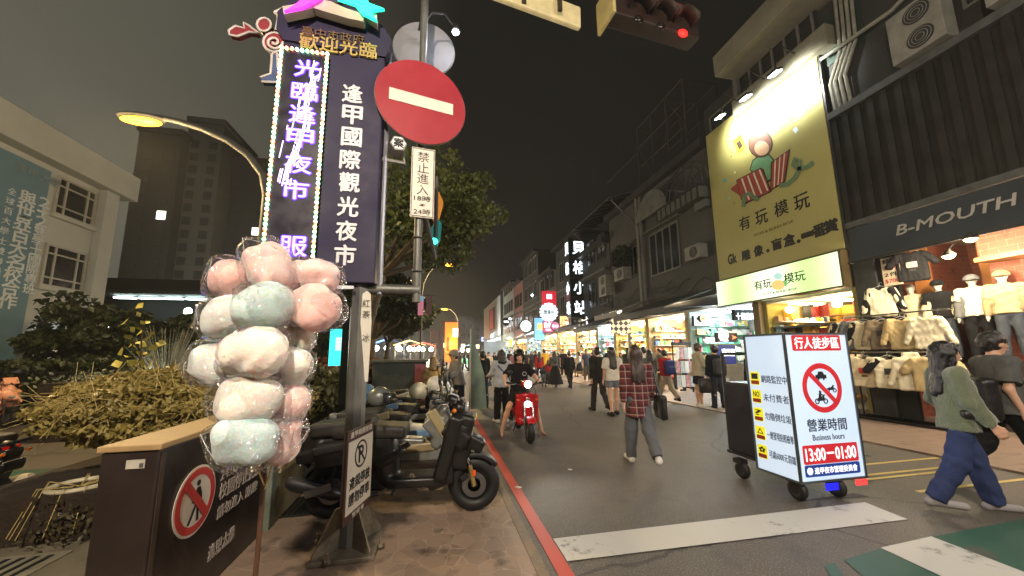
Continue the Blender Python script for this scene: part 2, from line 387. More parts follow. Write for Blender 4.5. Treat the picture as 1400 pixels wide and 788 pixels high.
def eyes(t,J,sc,open_=True):
    hd=J['hd']*sc
    for s in(-1,1):
        MB().ell(hd+np.array([s*.031,.083,.013])*sc,np.array([.014,.008,.008])*sc,10).build('eye',pm('eye_dark',(20,15,14),rough=.2,var=0),t,True)
        MB().box(hd+np.array([s*.033,.092,.036])*sc,np.array([.032,.008,.006])*sc).build('eyebrow',hairm(),t)
    MB().ell(hd+np.array([0,.09,-.062])*sc,np.array([.022,.008,.006])*sc,10).build('mouth',pm('lips',(150,84,78),rough=.45,var=.05),t,True)
WK=lambda a=.35: skel(sw=(a,-a*.8),kn=(.1,.5),arm=(-a*.7,a*.7),el=(.15,.35))
WK2=lambda a=.35: skel(sw=(-a*.8,a),kn=(.5,.1),arm=(a*.7,-a*.7),el=(.35,.15))
ST=lambda: skel(sw=(.03,-.03),kn=(.05,.05),arm=(.05,.0),el=(.25,.2))
PH=lambda: skel(sw=(.04,-.04),kn=(.05,.08),arm=(.25,.25),el=(1.6,1.5),aab=(.1,.1),lean=.05)
# ---------------------------------------------------------------- scooters
def rx(a): return rotm('X',a)
def scooter(label,body,accent,seatm,style='urban',group=None,plate=True,name='parked_scooter',lit=False):
    t=thing(name,label,'scooter',group=group)
    rub=pm('tyre_rubber',(18,18,18),rough=.75,var=.2,bump=.3,bscale=120); blk=pm('black_plastic',(14,14,15),rough=.42,var=.3,scale=9,bump=.1); alu=pm('cast_alloy',(120,120,122),rough=.35,metal=.9,var=.2); chrome=pm('chrome',(200,200,205),rough=.12,metal=1,var=.05); gold=pm('gold_fork',(205,180,120),rough=.3,metal=.9,var=.1)
    engm=pm('engine_dark',(38,38,40),rough=.5,metal=.6,var=.4,bump=.4)
    R_=.24 if style=='urban' else .215
    for y in(.64,-.62):
        wmb=MB().torus((0,y,R_),R_-.058,.058,'x',40,12,sq=1.05); tw=wmb.build('wheel',rub,t,True)
        r=MB().lathe([(R_-.075,-.035),(R_-.105,-.02),(R_-.105,.02),(R_-.075,.035)],(0,y,R_),28,'x').lathe([(.035,-.05),(.035,.05)],(0,y,R_),14,'x')
        for k in range(5):
            a=2*PI*k/5; r.box((0,y+math.sin(a)*.075,R_+math.cos(a)*.075),(.022,.022,.12),rotm('X',-a))
        r.build('rim',alu if style!='urban' else pm('dark_rim',(30,30,31),rough=.35,metal=.7),tw,True)
        d=MB().lathe([(.11,-.006),(.11,.006),(.06,.006),(.06,-.006)],(.05,y,R_),24,'x'); d.build('brake_disc',alu,tw,True)
        MB().box((.055,y-.09,R_+.07),(.035,.07,.05),rx(.6)).build('brake_caliper',blk,tw,bev=.006)
    b=SD(.012,.02)
    if style=='urban':
        b.rbox((0,.12,.30),(.14,.26,.045),.03); b.cone((0,-.16,.36),(0,-.2,.58),.12,.14,k=.05); b.cone((0,-.22,.6),(0,-.80,.70),.125,.085,k=.04,sc=(1,1,1.1))
        b.rbox((0,-.62,.585),(.12,.3,.055),.03,rx(.18)); b.rbox((0,-.42,.58),(.135,.34,.12),.05,rx(.12)); b.rbox((0,-.80,.66),(.10,.10,.06),.03,rx(.3))
        b.rbox((0,.405,.60),(.21,.06,.28),.03,rx(-.28)); b.rbox((0,.50,.74),(.17,.12,.15),.04,rx(-.28)); b.rbox((0,.62,.62),(.10,.12,.06),.03,rx(-.5)); b.rbox((0,.52,.52),(.10,.08,.14),.03,rx(-.2)); b.rbox((0,.40,.40),(.15,.05,.13),.04,rx(.1))
        b.rbox((0,.30,.28),(.12,.08,.05),.03,rx(.4))
        for s in(-1,1): b.rbox((s*.145,.47,.70),(.035,.12,.07),.02,rx(-.7),k=.01); b.rbox((s*.13,-.1,.52),(.03,.14,.03),.015,rx(.5),k=.01)
    elif style=='sport':
        b.rbox((0,.12,.33),(.15,.3,.07),.03); b.cone((0,-.10,.42),(0,-.25,.62),.13,.15,k=.05); b.cone((0,-.25,.63),(0,-.88,.80),.12,.05,k=.04,sc=(1,1,1.2))
        b.rbox((0,.42,.62),(.19,.07,.24),.05,rx(-.45)); b.cone((0,.48,.72),(0,.72,.66),.15,.06,k=.05); b.cone((0,.38,.9),(0,.50,.86),.13,.09,k=.05); b.rbox((0,.0,.47),(.10,.2,.06),.03,rx(-.1))
        for s in(-1,1): b.rbox((s*.16,.40,.62),(.025,.2,.12),.02,rx(-.8),k=.01)
    else:
        b.rbox((0,.10,.28),(.16,.26,.035),.03); b.cone((0,-.16,.36),(0,-.22,.56),.13,.16,k=.06); b.cone((0,-.24,.55),(0,-.66,.60),.165,.13,k=.05); b.ball((0,-.5,.48),.19,k=.06,sc=(1.1,.8,1))
        b.rbox((0,.39,.56),(.21,.035,.27),.03,rx(-.18)); b.cone((0,.42,.42),(0,.40,.78),.08,.07,k=.06,sc=(1,.9,1)); b.rbox((0,.36,.36),(.17,.05,.1),.04,rx(.5))
    b.build('body_shell',body,t)
    ac=SD(.012,.015)
    if style=='urban':
        ac.rbox((.16,.50,.78),(.02,.08,.03),.01,rx(-.5)); ac.build('side_panel',accent,t); ac=SD(.012,.015); ac.rbox((-.16,.50,.78),(.02,.08,.03),.01,rx(-.5)); ac.build('side_panel',accent,t)
        for s in(-1,1): ac=SD(.012,.015); ac.rbox((s*.145,-.5,.64),(.014,.26,.035),.01,rx(.18)); (ac.build('side_panel',accent,t) if s<0 else None)
    elif style=='sport':
        for s in(-1,1):
            for bx_ in (((s*.15,-.5,.74),(.02,.3,.045),rx(.26)),((s*.18,.38,.7),(.02,.18,.06),rx(-1.0)),((s*.155,.05,.42),(.02,.28,.05),rx(.05))):
                ac=SD(.012,.015); ac.rbox(bx_[0],bx_[1],.015,bx_[2]); (ac.build('side_panel',accent,t) if not(s>0 and bx_[0][1]==.05) else None)
    else: ac.rbox((0,.445,.57),(.035,.02,.2),.015,rx(-.18)); ac.ball((0,.43,.38),.05,k=.02)
    ac.build('side_panel' if style!='retro' else 'front_trim',accent,t)
    st=SD(.012,.03); z=.02 if style=='sport' else 0
    st.rbox((0,-.20,.745+z),(.15,.22,.055),.03,rx(-.06)); st.rbox((0,-.54,.785+z*1.5),(.145,.27,.06),.03,rx(.07)); st.rbox((0,-.36,.74+z),(.14,.25,.05),.03); st.build('seat',seatm,t)
    MB().box((0,-.30,.815+z),(.2,.012,.01),rx(.3)).build('seat_piping',pm('piping_grey',(110,110,108),rough=.5),t)
    for s0,s1,y,rr in((-.9,1.2,.64,R_+.03),(.3,1.5,-.62,R_+.04)):
        fe=MB(); n=10; V=[]
        for i in range(n+1):
            a=s0+(s1-s0)*i/n
            for xx,dr in((-.07,-.03),(-.055,.0),(.055,.0),(.07,-.03)): V.append((xx,y-math.sin(a)*(rr+dr),R_+math.cos(a)*(rr+dr)))
        fe.add(V,[(i*4+k,i*4+k+1,i*4+k+5,i*4+k+4) for i in range(n) for k in range(3)])
        o=fe.build('mudguard',body if style=='retro' else blk,t,True); q=o.modifiers.new('thick','SOLIDIFY'); q.thickness=.006
    for s in(-1,1):
        fk=MB().tube([(s*.085,.64,R_),(s*.08,.60,.42)],.022,10).build('fork_leg',gold if style=='urban' else (chrome if style=='retro' else blk),t,True)
        MB().tube([(s*.08,.60,.42),(s*.07,.50,.68)],.016,10).build('fork_tube',chrome,fk,True)
    hb=MB().tube([(-.34,.30,1.02),(-.22,.36,1.0),(-.08,.42,.98),(.08,.42,.98),(.22,.36,1.0),(.34,.30,1.02)],.013,10); hb.tube([(0,.46,.8),(0,.41,.98)],.025,10); H_=hb.build('handlebar',blk,t,True)
    for s in(-1,1):
        MB().tube([(s*.25,.345,1.005),(s*.36,.29,1.022)],.019,12).build('grip',rub,H_,True)
        MB().tube([(s*.2,.40,1.0),(s*.26,.40,.99),(s*.35,.345,1.0)],.006,8).build('brake_lever',alu,H_,True)
        mi=MB().tube([(s*.19,.38,1.01),(s*.24,.40,1.10),(s*.29,.38,1.17)],.006,8).build('mirror_stalk',blk,H_,True)
        MB().ell((s*.31,.385,1.21),(.062,.018,.045),16,rot=rotm('Z',s*.15)).build('mirror',blk,t,True)
    cw=SD(.012,.02); cw.rbox((0,.43,1.0),(.11,.06,.05),.04,rx(-.3)); 
    if style=='urban': cw.ball((-.09,.50,.93),.065,sc=(1,1.2,1)); cw.ball((.09,.50,.93),.065,sc=(1,1.2,1))
    if style=='sport': cw.rbox((0,.50,1.05),(.12,.015,.09),.012,rx(.6))
    if style=='retro': cw.ball((0,.46,1.0),.085,k=.03)
    cw.build('handlebar_cowl',body,t)
    lg=pm('headlight_glass',(150,152,155),rough=.1,var=.1,coat=1) if not lit else emi('headlight_on',(255,240,215),14)
    if style=='retro':
        MB().ell((0,.54,1.0),(.062,.025,.062),18).build('headlight',lg,t,True)
        MB().ell((0,.475,.645),(.06,.03,.06),18).build('position_lamp',emi('nose_light_on',(235,245,255),10) if lit else lg,t,True)
        MB().torus((0,.53,1.0),.066,.008,'y',24,8).build('headlight_ring',chrome,t,True)
    elif style=='urban':
        for s in(-1,1): MB().ell((s*.09,.565,.93),(.045,.02,.045),16).build('headlight',lg,t,True)
    else:
        for s in(-1,1): MB().ell((s*.07,.74,.70),(.055,.03,.028),14,rot=rotm('Z',-s*.5)).build('headlight',lg,t,True)
    en=SD(.014,.02); en.rbox((-.13,-.42,.29),(.045,.26,.085),.04,rx(.05)); en.rbox((0,-.25,.33),(.10,.10,.10),.03); en.cone((-.14,-.62,.27),(-.14,-.62,.27),.09,k=.03,sc=(1.4,1,1)); en.build('engine',engm,t)
    ex=MB().tube([(.10,-.2,.22),(.15,-.38,.2),(.16,-.5,.24)],.02,10).tube([(.16,-.48,.24),(.165,-.55,.26),(.17,-.88,.36),(.17,-.93,.375)],[.035,.058,.062,.045],16); e_=ex.build('exhaust',pm('exhaust_steel',(70,70,72),rough=.4,metal=.8,var=.25),t,True)
    MB().box((.235,-.66,.31),(.008,.22,.06),rx(.28)).build('heat_shield',alu,e_,bev=.003)
    sp=MB()
    for s in(-1,1):
        V=[]; 
        for i in range(60): a=i*.6; V.append((s*.13+.028*math.cos(a),-.60+i*.0012,.33+i*.004+.028*math.sin(a)*.3))
        sp.tube(V,.006,5); sp.tube([(s*.13,-.61,.30),(s*.13,-.52,.60)],.012,8)
    sp.build('shock_absorber',pm('spring_dark',(45,45,48),rough=.4,metal=.7),t,True)
    MB().box((0,-.86,.50),(.13,.02,.22),rx(.35)).build('rear_mudflap',blk,t,bev=.006)
    for s in(-1,1):
        MB().ell((s*.185,.46,.92) if style!='retro' else (s*.17,.44,.72),(.035,.022,.022),12).build('indicator',pm('amber_lens',(206,110,24),rough=.15,coat=1),t,True); MB().ell((s*.13,-.90,.66),(.03,.02,.018),10).build('indicator',pm('amber_lens',(206,110,24)),t,True)
        MB().box((s*.112,.64,.36),(.004,.03,.05)).build('reflector',pm('reflector_orange',(220,90,30),rough=.2),t); MB().box((s*.152,-.42,.62),(.003,.16,.018),rx(.15)).build('decal',pm('decal_pale',(170,168,160),rough=.4),t)
        MB().tube([(s*.10,-.05,.26),(s*.22,-.06,.25)],.014,8).build('footrest',alu,t,True)
    if plate:
        MB().box((0,-.885,.535),(.22,.006,.12),rx(.35)).build('number_plate',pm('plate_white',(205,205,200),rough=.4),t)
    MB().box((0,-.865,.70),(.16,.03,.05),rx(-.2)).build('tail_light',pm('tail_red',(130,12,14),rough=.15,coat=1,emit=.15,ecol=(255,20,20)),t,bev=.01)
    MB().tube([(-.08,-.30,.22),(-.16,-.38,.01)],.010,8).tube([(.08,-.30,.22),(.14,-.38,.01)],.010,8).tube([(-.16,-.38,.01),(-.21,-.39,.0)],.01,8).build('stand',blk,t,True)
    MB().tube([(-.12,-.82,.73),(-.13,-.92,.76),(0,-.97,.78),(.13,-.92,.76),(.12,-.82,.73)],.012,8).build('grab_rail',blk,t,True)
    cb=MB()
    for s in(-1,1): cb.tube([(s*.1,.42,.97),(s*.14,.52,.88),(s*.11,.58,.6),(s*.09,.62,.35)],.005,6).tube([(s*.2,.38,1.0),(s*.1,.5,.97),(s*.03,.5,.85)],.005,6)
    cb.build('control_cable',blk,t,True)
    return t
def helmet(label,mat,group='helmets left on the parked scooters'):
    t=thing('helmet',label,'helmet',group=group); s=SD(.01,.01); s.ball((0,0,.13),.135,sc=(1.05,.95,1.0)); s.rbox((0,.02,.0),(.2,.2,.03),.01,sub=True); s.ball((0,.15,.08),.09,sub=True,sc=(.8,1,1)); s.build('shell',mat,t)
    v=MB(); V=[]
    for i in range(9):
        a=-1.1+2.2*i/8
        for z,r in((.19,.128),(.13,.15),(.06,.145)): V.append((math.sin(a)*r,math.cos(a)*r,z))
    v.add(V,[(i*3+k,i*3+k+1,i*3+k+4,i*3+k+3) for i in range(8) for k in range(2)]); o=v.build('visor',pm('visor_smoke',(60,62,66),rough=.08,coat=1),t,True); q=o.modifiers.new('t','SOLIDIFY'); q.thickness=.004
    return t
# ---------------------------------------------------------------- world and light
Wd=bpy.data.worlds.new('World'); S.world=Wd; Wd.use_nodes=True; N=Wd.node_tree.nodes; L=Wd.node_tree.links
bg=N['Background']; bg.inputs[1].default_value=1.0
sky=N.new('ShaderNodeTexSky'); sky.sky_type='NISHITA'; sky.sun_disc=False; sky.sun_elevation=R(1); sky.sun_rotation=R(200)
tc=N.new('ShaderNodeTexCoord'); sp=N.new('ShaderNodeSeparateXYZ'); L.new(tc.outputs['Generated'],sp.inputs[0])
nz=N.new('ShaderNodeTexNoise'); nz.inputs['Scale'].default_value=1.6; nz.inputs['Detail'].default_value=3; L.new(tc.outputs['Generated'],nz.inputs[0])
a=math_(N,L,'MULTIPLY_ADD',sp.outputs[0],-1.5,.05,clamp=True)         # night sky lit by the town; lamp flare put in as a paler left
a=math_(N,L,'MULTIPLY',a,math_(N,L,'MULTIPLY_ADD',nz.outputs[0],.8,.6),clamp=True)
c1=mixc(N,L,a,(14,12,9),(76,74,64))
skm=N.new('ShaderNodeVectorMath'); skm.operation='SCALE'; L.new(sky.outputs[0],skm.inputs[0]); skm.inputs['Scale'].default_value=.001
ad=N.new('ShaderNodeVectorMath'); ad.operation='ADD'; L.new(c1,ad.inputs[0]); L.new(skm.outputs[0],ad.inputs[1]); L.new(ad.outputs[0],bg.inputs[0])
def sun_():
    l=bpy.data.lights.new('moon_light','SUN'); l.energy=.03; l.angle=R(10); l.color=(.8,.85,1); o=bpy.data.objects.new('moon_light',l); COL.objects.link(o); o.rotation_euler=(R(50),0,R(200-180))
sun_()
def point(loc,w,col=(1,.8,.55),r=.08,name='lamp_light'):
    l=bpy.data.lights.new(name,'POINT'); l.energy=w; l.color=col; l.shadow_soft_size=r; o=bpy.data.objects.new(name,l); COL.objects.link(o); o.location=Vector([float(v) for v in loc]); return o
def area(loc,d,sx,sy,w,col=(1,.95,.88),name='lamp_light',spread=PI):
    l=bpy.data.lights.new(name,'AREA'); l.shape='RECTANGLE'; l.size=sx; l.size_y=sy; l.energy=w; l.color=col; l.spread=spread; o=bpy.data.objects.new(name,l); COL.objects.link(o); o.location=Vector([float(v) for v in loc])
    o.rotation_euler=Vector(d).to_track_quat('-Z','Y').to_euler(); return o
def spot(loc,to,w,col,ang=100,blend=.6,r=.06):
    l=bpy.data.lights.new('lamp_light','SPOT'); l.energy=w; l.color=col; l.spot_size=R(ang); l.spot_blend=blend; l.shadow_soft_size=r; o=bpy.data.objects.new('lamp_light',l); COL.objects.link(o); o.location=Vector([float(v) for v in loc])
    o.rotation_euler=(Vector([float(v) for v in to])-o.location).to_track_quat('-Z','Y').to_euler(); return o
# ---------------------------------------------------------------- ground
def asphalt():
    m,N,L,p=nodes('asphalt'); tc=N.new('ShaderNodeTexCoord')
    n1=N.new('ShaderNodeTexNoise'); n1.inputs['Scale'].default_value=.55; n1.inputs['Detail'].default_value=5; L.new(tc.outputs['Object'],n1.inputs[0])
    n2=N.new('ShaderNodeTexNoise'); n2.inputs['Scale'].default_value=95; n2.inputs['Detail'].default_value=4; L.new(tc.outputs['Object'],n2.inputs[0])
    n3=N.new('ShaderNodeTexNoise'); n3.inputs['Scale'].default_value=2.6; n3.inputs['Detail'].default_value=8; n3.inputs['Roughness'].default_value=.7; L.new(tc.outputs['Object'],n3.inputs[0])
    v=N.new('ShaderNodeTexVoronoi'); v.feature='DISTANCE_TO_EDGE'; v.inputs['Scale'].default_value=.33
    nn=N.new('ShaderNodeTexNoise'); nn.inputs['Scale'].default_value=1.5; nn.inputs['Detail'].default_value=6; L.new(tc.outputs['Object'],nn.inputs[0])
    av=N.new('ShaderNodeMixRGB'); av.inputs[0].default_value=.3; L.new(tc.outputs['Object'],av.inputs[1]); L.new(nn.outputs[1],av.inputs[2]); L.new(av.outputs[0],v.inputs[0])
    crack=math_(N,L,'LESS_THAN',v.outputs[0],.0035)
    b=math_(N,L,'MULTIPLY_ADD',n1.outputs[0],.9,.15); c=mixc(N,L,b,(50,46,43),(92,85,78)); c=mixc(N,L,math_(N,L,'MULTIPLY',math_(N,L,'GREATER_THAN',n2.outputs[0],.58),.6),c,(132,124,114))
    st=math_(N,L,'MULTIPLY',math_(N,L,'SUBTRACT',n3.outputs[0],.52,clamp=True),4,clamp=True); c=mixc(N,L,math_(N,L,'MULTIPLY',st,.85),c,(34,31,29)); c=mixc(N,L,math_(N,L,'MULTIPLY',crack,.6),c,(22,20,20))
    L.new(c,p.inputs['Base Color']); L.new(math_(N,L,'MULTIPLY_ADD',n3.outputs[0],-.35,.78),p.inputs['Roughness'])
    bp=N.new('ShaderNodeBump'); bp.inputs['Strength'].default_value=.8; bp.inputs['Distance'].default_value=.008; L.new(n2.outputs[0],bp.inputs['Height']); L.new(bp.outputs[0],p.inputs['Normal']); return m
def paving(name,cA,cB,line,sc,edge=.035,rough=.6,br=False):
    m,N,L,p=nodes(name); tc=N.new('ShaderNodeTexCoord')
    n1=N.new('ShaderNodeTexNoise'); n1.inputs['Scale'].default_value=1.4; n1.inputs['Detail'].default_value=8; n1.inputs['Roughness'].default_value=.65; L.new(tc.outputs['Object'],n1.inputs[0])
    if br:
        v=N.new('ShaderNodeTexBrick'); v.inputs['Scale'].default_value=sc; v.inputs['Mortar Size'].default_value=.012; v.offset=.5; v.inputs['Brick Width'].default_value=1; v.inputs['Row Height'].default_value=.5; L.new(tc.outputs['Object'],v.inputs[0]); e=v.outputs['Fac']; cell=v.outputs['Color']; v.inputs['Color1'].default_value=(.2,.2,.2,1); v.inputs['Color2'].default_value=(.8,.8,.8,1)
    else:
        v=N.new('ShaderNodeTexVoronoi'); v.feature='DISTANCE_TO_EDGE'; v.inputs['Scale'].default_value=sc; v.inputs['Randomness'].default_value=.75; L.new(tc.outputs['Object'],v.inputs[0]); e=math_(N,L,'LESS_THAN',v.outputs[0],edge)
        v2=N.new('ShaderNodeTexVoronoi'); v2.inputs['Scale'].default_value=sc; v2.inputs['Randomness'].default_value=.75; L.new(tc.outputs['Object'],v2.inputs[0]); cell=v2.outputs['Color']
    bw=N.new('ShaderNodeSeparateXYZ'); L.new(cell,bw.inputs[0])
    f=math_(N,L,'MULTIPLY_ADD',bw.outputs[0],.35,math_(N,L,'MULTIPLY',n1.outputs[0],.75)); c=mixc(N,L,f,cA,cB)
    n4=N.new('ShaderNodeTexNoise'); n4.inputs['Scale'].default_value=5; n4.inputs['Detail'].default_value=8; L.new(tc.outputs['Object'],n4.inputs[0])
    c=mixc(N,L,math_(N,L,'MULTIPLY',e,math_(N,L,'MULTIPLY_ADD',n4.outputs[0],1.4,-.35,clamp=True)),c,line)
    c=mixc(N,L,math_(N,L,'MULTIPLY',math_(N,L,'SUBTRACT',n4.outputs[0],.56,clamp=True),4,clamp=True),c,(38,28,24))
    L.new(c,p.inputs['Base Color']); p.inputs['Roughness'].default_value=rough
    bp=N.new('ShaderNodeBump'); bp.inputs['Strength'].default_value=.35; bp.inputs['Distance'].default_value=.006; bp.invert=True; L.new(e,bp.inputs['Height']); L.new(bp.outputs[0],p.inputs['Normal']); return m
def paint(name,col,wear=.5,sc=9):
    m,N,L,p=nodes(name); tc=N.new('ShaderNodeTexCoord')
    n=N.new('ShaderNodeTexNoise'); n.inputs['Scale'].default_value=sc; n.inputs['Detail'].default_value=10; n.inputs['Roughness'].default_value=.75; L.new(tc.outputs['Object'],n.inputs[0])
    n2=N.new('ShaderNodeTexNoise'); n2.inputs['Scale'].default_value=1.2; n2.inputs['Detail'].default_value=4; L.new(tc.outputs['Object'],n2.inputs[0])
    f=math_(N,L,'MULTIPLY',math_(N,L,'SUBTRACT',math_(N,L,'MULTIPLY_ADD',n2.outputs[0],.5,math_(N,L,'MULTIPLY',n.outputs[0],.8)),.80-.12*wear,clamp=True),9,clamp=True)
    c=mixc(N,L,f,col,(66,60,56)); L.new(c,p.inputs['Base Color']); p.inputs['Roughness'].default_value=.6; return m
asp=asphalt()
MB().quad((-300,-60,0),(300,-60,0),(300,500,0),(-300,500,0)).build('ground',asp,kind='structure')
pav=paving('stamped_concrete',(100,86,74),(146,124,106),(164,146,130),6.5,.02)
pv=MB().bx((-1.62,1.6,.004),(.72,30,.022)); pv.build('pavement',pav,kind='structure')
MB().bx((.72,1.6,.002),(.80,30,.026)).build('kerb',pm('kerb_stone',(112,98,84),rough=.7,var=.3,bump=.3),kind='structure')
rp=MB().quad((7.15,-8,.03),(15,-8,.03),(15,80,.03),(7.15,80,.03)).quad((7.15,80,.03),(7.15,80,0),(7.15,-8,0),(7.15,-8,.03)); rp.build('shopfront_pavement',paving('tile_paving',(112,96,86),(150,128,114),(84,72,64),1.7,br=True,rough=.45),kind='structure')
red=paint('red_line_paint',(172,62,48),.35); wht=paint('white_line_paint',(176,174,168),.62,7); yel=paint('yellow_line_paint',(196,172,92),.5); grn=paint('green_lane_paint',(28,72,60),.9,5)
MB().quad((.87,.5,.006),(.98,.5,.006),(.98,45,.006),(.87,45,.006)).build('red_kerb_line',red,kind='structure')
MB().quad((.99,2.80,.006),(4.27,2.74,.006),(4.33,3.12,.006),(.99,3.14,.006)).build('stop_line',wht,kind='structure')
o=MB()
g1=MB().quad((2.45,1.2,.006),(3.35,1.2,.006),(3.45,2.42,.006),(3.0,2.36,.006)).quad((4.0,1.2,.006),(7,1.2,.006),(7,2.58,.006),(4.05,2.46,.006)).quad((1.9,1.2,.006),(2.0,1.2,.006),(2.9,2.35,.006),(2.78,2.33,.006)); g1.build('green_crossing_lane',grn,kind='structure')
MB().quad((3.35,1.2,.010),(4.0,1.2,.010),(4.06,2.46,.010),(3.45,2.42,.010)).build('crossing_stripe',wht,kind='structure')
for y,x0,x1,w in ((4.05,5.1,10,.05),(3.72,5.0,10,.05),(3.60,5.0,10,.05),(3.18,5.2,7.1,.05)):
    MB().quad((x0,y,.006),(7.1 if x1>7.1 else x1,y-.02*x1*0,.006),(7.1 if x1>7.1 else x1,y+w,.006),(x0,y+w,.006)).build('yellow_road_line',yel,kind='structure')
pm_=pm('asphalt_patch',(58,54,50),rough=.8,var=.4,scale=4,bump=.7,bscale=90)
for pts in (((4.6,4.5),(6.3,4.35),(6.4,5.3),(4.7,5.35)),((3.55,3.3),(3.9,3.28),(4.55,3.22),(4.5,3.34))): MB().quad(*[(x,y,.003) for x,y in pts]).build('asphalt_patch',pm_,kind='structure')
rg=np.random.default_rng(44)
for i,(px,py,lb) in enumerate(((779,644,'small white scrap of litter on the asphalt, farther from the camera'),(709,668,'small white scrap of litter on the asphalt near the red line'),(1085,671,'crumpled paper scrap beside the cart wheel'))):
    q=gz(px,py); g_=SD(.004,.004); [g_.rbox(rg.normal(size=3)*[.012,.012,.004]+[0,0,.01],(.014,.02,.004),.002,rotm('Z',rg.uniform(0,3))) for k in range(4)]; o=g_.build('litter',pm('paper_scrap',(200,196,186),rough=.7),label=lb,cat='litter',group='scraps of litter on the road'); o.location=(q[0],q[1],.004); o['kind']='thing'
# left side carriageway markings
MB().quad((-9,4.2,.006),(-2.2,5.4,.006),(-2.2,7.0,.006),(-9,6.2,.006)).build('green_lane_strip',grn,kind='structure')
MB().bx((-4.6,1.2,.004),(-1.7,3.95,.03)).build('left_pavement',pm('worn_concrete',(120,112,92),rough=.8,var=.35,scale=3,bump=.4),kind='structure')
# drains
def drain(x,y,w,d,n,label):
    t=thing('drain_cover',label,'drain cover',(x,y,.03),group='drain covers in the pavement')
    MB().box((x,y,.036),(w,d,.012)).build('cover_plate',pm('drain_concrete',(140,134,112),rough=.8,var=.3,bump=.3),t,bev=.004)
    b=MB()
    for k in range(n): b.box((x-w*.4+w*.8*k/(n-1),y,.0435),(w*.8/n*.45,d*.72,.004))
    b.build('slots',pm('slot_black',(12,12,11),rough=.9),t)
drain(-3.25,3.55,.9,.42,9,'pale concrete drain cover with dark slots, farther from the camera, left of the black box')
drain(-2.75,3.0,.9,.42,9,'pale concrete drain cover with dark slots at the bottom left, nearest the camera')
t=thing('grating',"dark steel grating set in the red pavement behind the steel pole",'grating',(-1.15,4.3,.024))
MB().box((-1.15,4.3,.028),(.62,.5,.012)).build('grating_frame',pm('steel_dark',(60,58,54),rough=.5,metal=.7,var=.3),t)
b=MB()
for k in range(12): b.box((-1.42+.05*k,4.3,.0375),(.02,.44,.006))
b.build('bars',pm('steel_dark2',(30,29,28),rough=.6,metal=.5),t)
# ---------------------------------------------------------------- vegetation
def leafmat(name,c1,c2):
    if name in _M: return _M[name]
    m,N,L,p=nodes(name); tc=N.new('ShaderNodeTexCoord'); n=N.new('ShaderNodeTexNoise'); n.inputs['Scale'].default_value=2.2; n.inputs['Detail'].default_value=5; L.new(tc.outputs['Object'],n.inputs[0])
    v=N.new('ShaderNodeTexNoise'); v.inputs['Scale'].default_value=40; L.new(tc.outputs['Object'],v.inputs[0])
    f=math_(N,L,'MULTIPLY_ADD',v.outputs[0],.9,math_(N,L,'MULTIPLY_ADD',n.outputs[0],1.2,-.55),clamp=True); L.new(mixc(N,L,f,c1,c2),p.inputs['Base Color']); p.inputs['Roughness'].default_value=.5; p.inputs['Subsurface Weight'].default_value=0
    _M[name]=m; return m
def leaves(pts,size,rg,elong=1.6,mb=None,name='crown',mat=None,parent=None):
    n=len(pts); d=rg.normal(size=(n,3)); d/=np.linalg.norm(d,axis=1)[:,None]; u=rg.normal(size=(n,3)); u-=d*(u*d).sum(1)[:,None]; u/=np.linalg.norm(u,axis=1)[:,None]; v=np.cross(d,u)
    s=size*rg.uniform(.6,1.3,n)[:,None]; a=u*s*elong*.5; b=v*s*.5; c=d*s*.12
    V=np.stack([pts-a,pts+b*.9-c+a*.1,pts+a,pts-b*.9-c+a*.1],1).reshape(-1,3); q=np.arange(n)*4
    me=bpy.data.meshes.new(name); V=V-wloc(parent); me.vertices.add(len(V)); me.vertices.foreach_set('co',V.astype(np.float32).ravel())
    Fq=np.concatenate([np.stack([q,q+1,q+2],1),np.stack([q,q+2,q+3],1)]).astype(np.int32)
    me.loops.add(Fq.size); me.polygons.add(len(Fq)); me.loops.foreach_set('vertex_index',Fq.ravel()); me.polygons.foreach_set('loop_start',np.arange(0,Fq.size,3,dtype=np.int32)); me.update(calc_edges=True)
    return link(name,me,mat,parent)
bark=lambda: pm('bark',(92,78,60),rough=.85,var=.4,scale=8,bump=.8,stretch=(1,1,.25))
def tree(label,base,h,cr,r,nl,mat,seed,size=.09,trunk=.12,lean=(0,0),flat=.7,group=None,cat='tree',name='street_tree',fork=.35,clumps=26,shell=.75):
    rg=np.random.default_rng(seed); base=np.array(base,float); t=thing(name,label,cat,base,group=group); mb=MB(); top=base+np.array([lean[0],lean[1],h*fork])
    ctr=base+np.array([lean[0]*1.4,lean[1]*1.4,h-r*flat*.9]) if cr is None else np.array(cr,float)
    mb.tube([base,base+(top-base)*.5+rg.normal(size=3)*.04,top],[trunk*1.25,trunk,trunk*.8],10); P=[]
    for i in range(clumps):
        d=rg.normal(size=3); d/=np.linalg.norm(d); d[2]=d[2]*.8+.12; rr=r*rg.uniform(.45,1.0); c=ctr+d*rr*np.array([1,1,flat]); 
        if i<9: mb.tube([top,top+(c-top)*.5+rg.normal(size=3)*r*.08+np.array([0,0,.1]),c],[trunk*.55,trunk*.3,trunk*.08],7)
        cs=r*rg.uniform(.22,.42); k=int(nl/clumps); q=rg.normal(size=(k,3)); q/=np.linalg.norm(q,axis=1)[:,None]; q*=rg.uniform(.3,1,k)[:,None]**.5*cs; q[:,2]*=.7; P.append(c+q)
    mb.build('trunk',bark(),t,True); leaves(np.concatenate(P),size,rg,1.5,name='crown',mat=mat,parent=t); return t
gdark=leafmat('leaf_dark',(18,26,13),(50,62,28)); gmid=leafmat('leaf_mid',(44,56,20),(112,120,52)); gdry=leafmat('leaf_dry',(92,82,36),(178,158,86)); gblue=leafmat('leaf_grey',(60,66,54),(122,128,112))
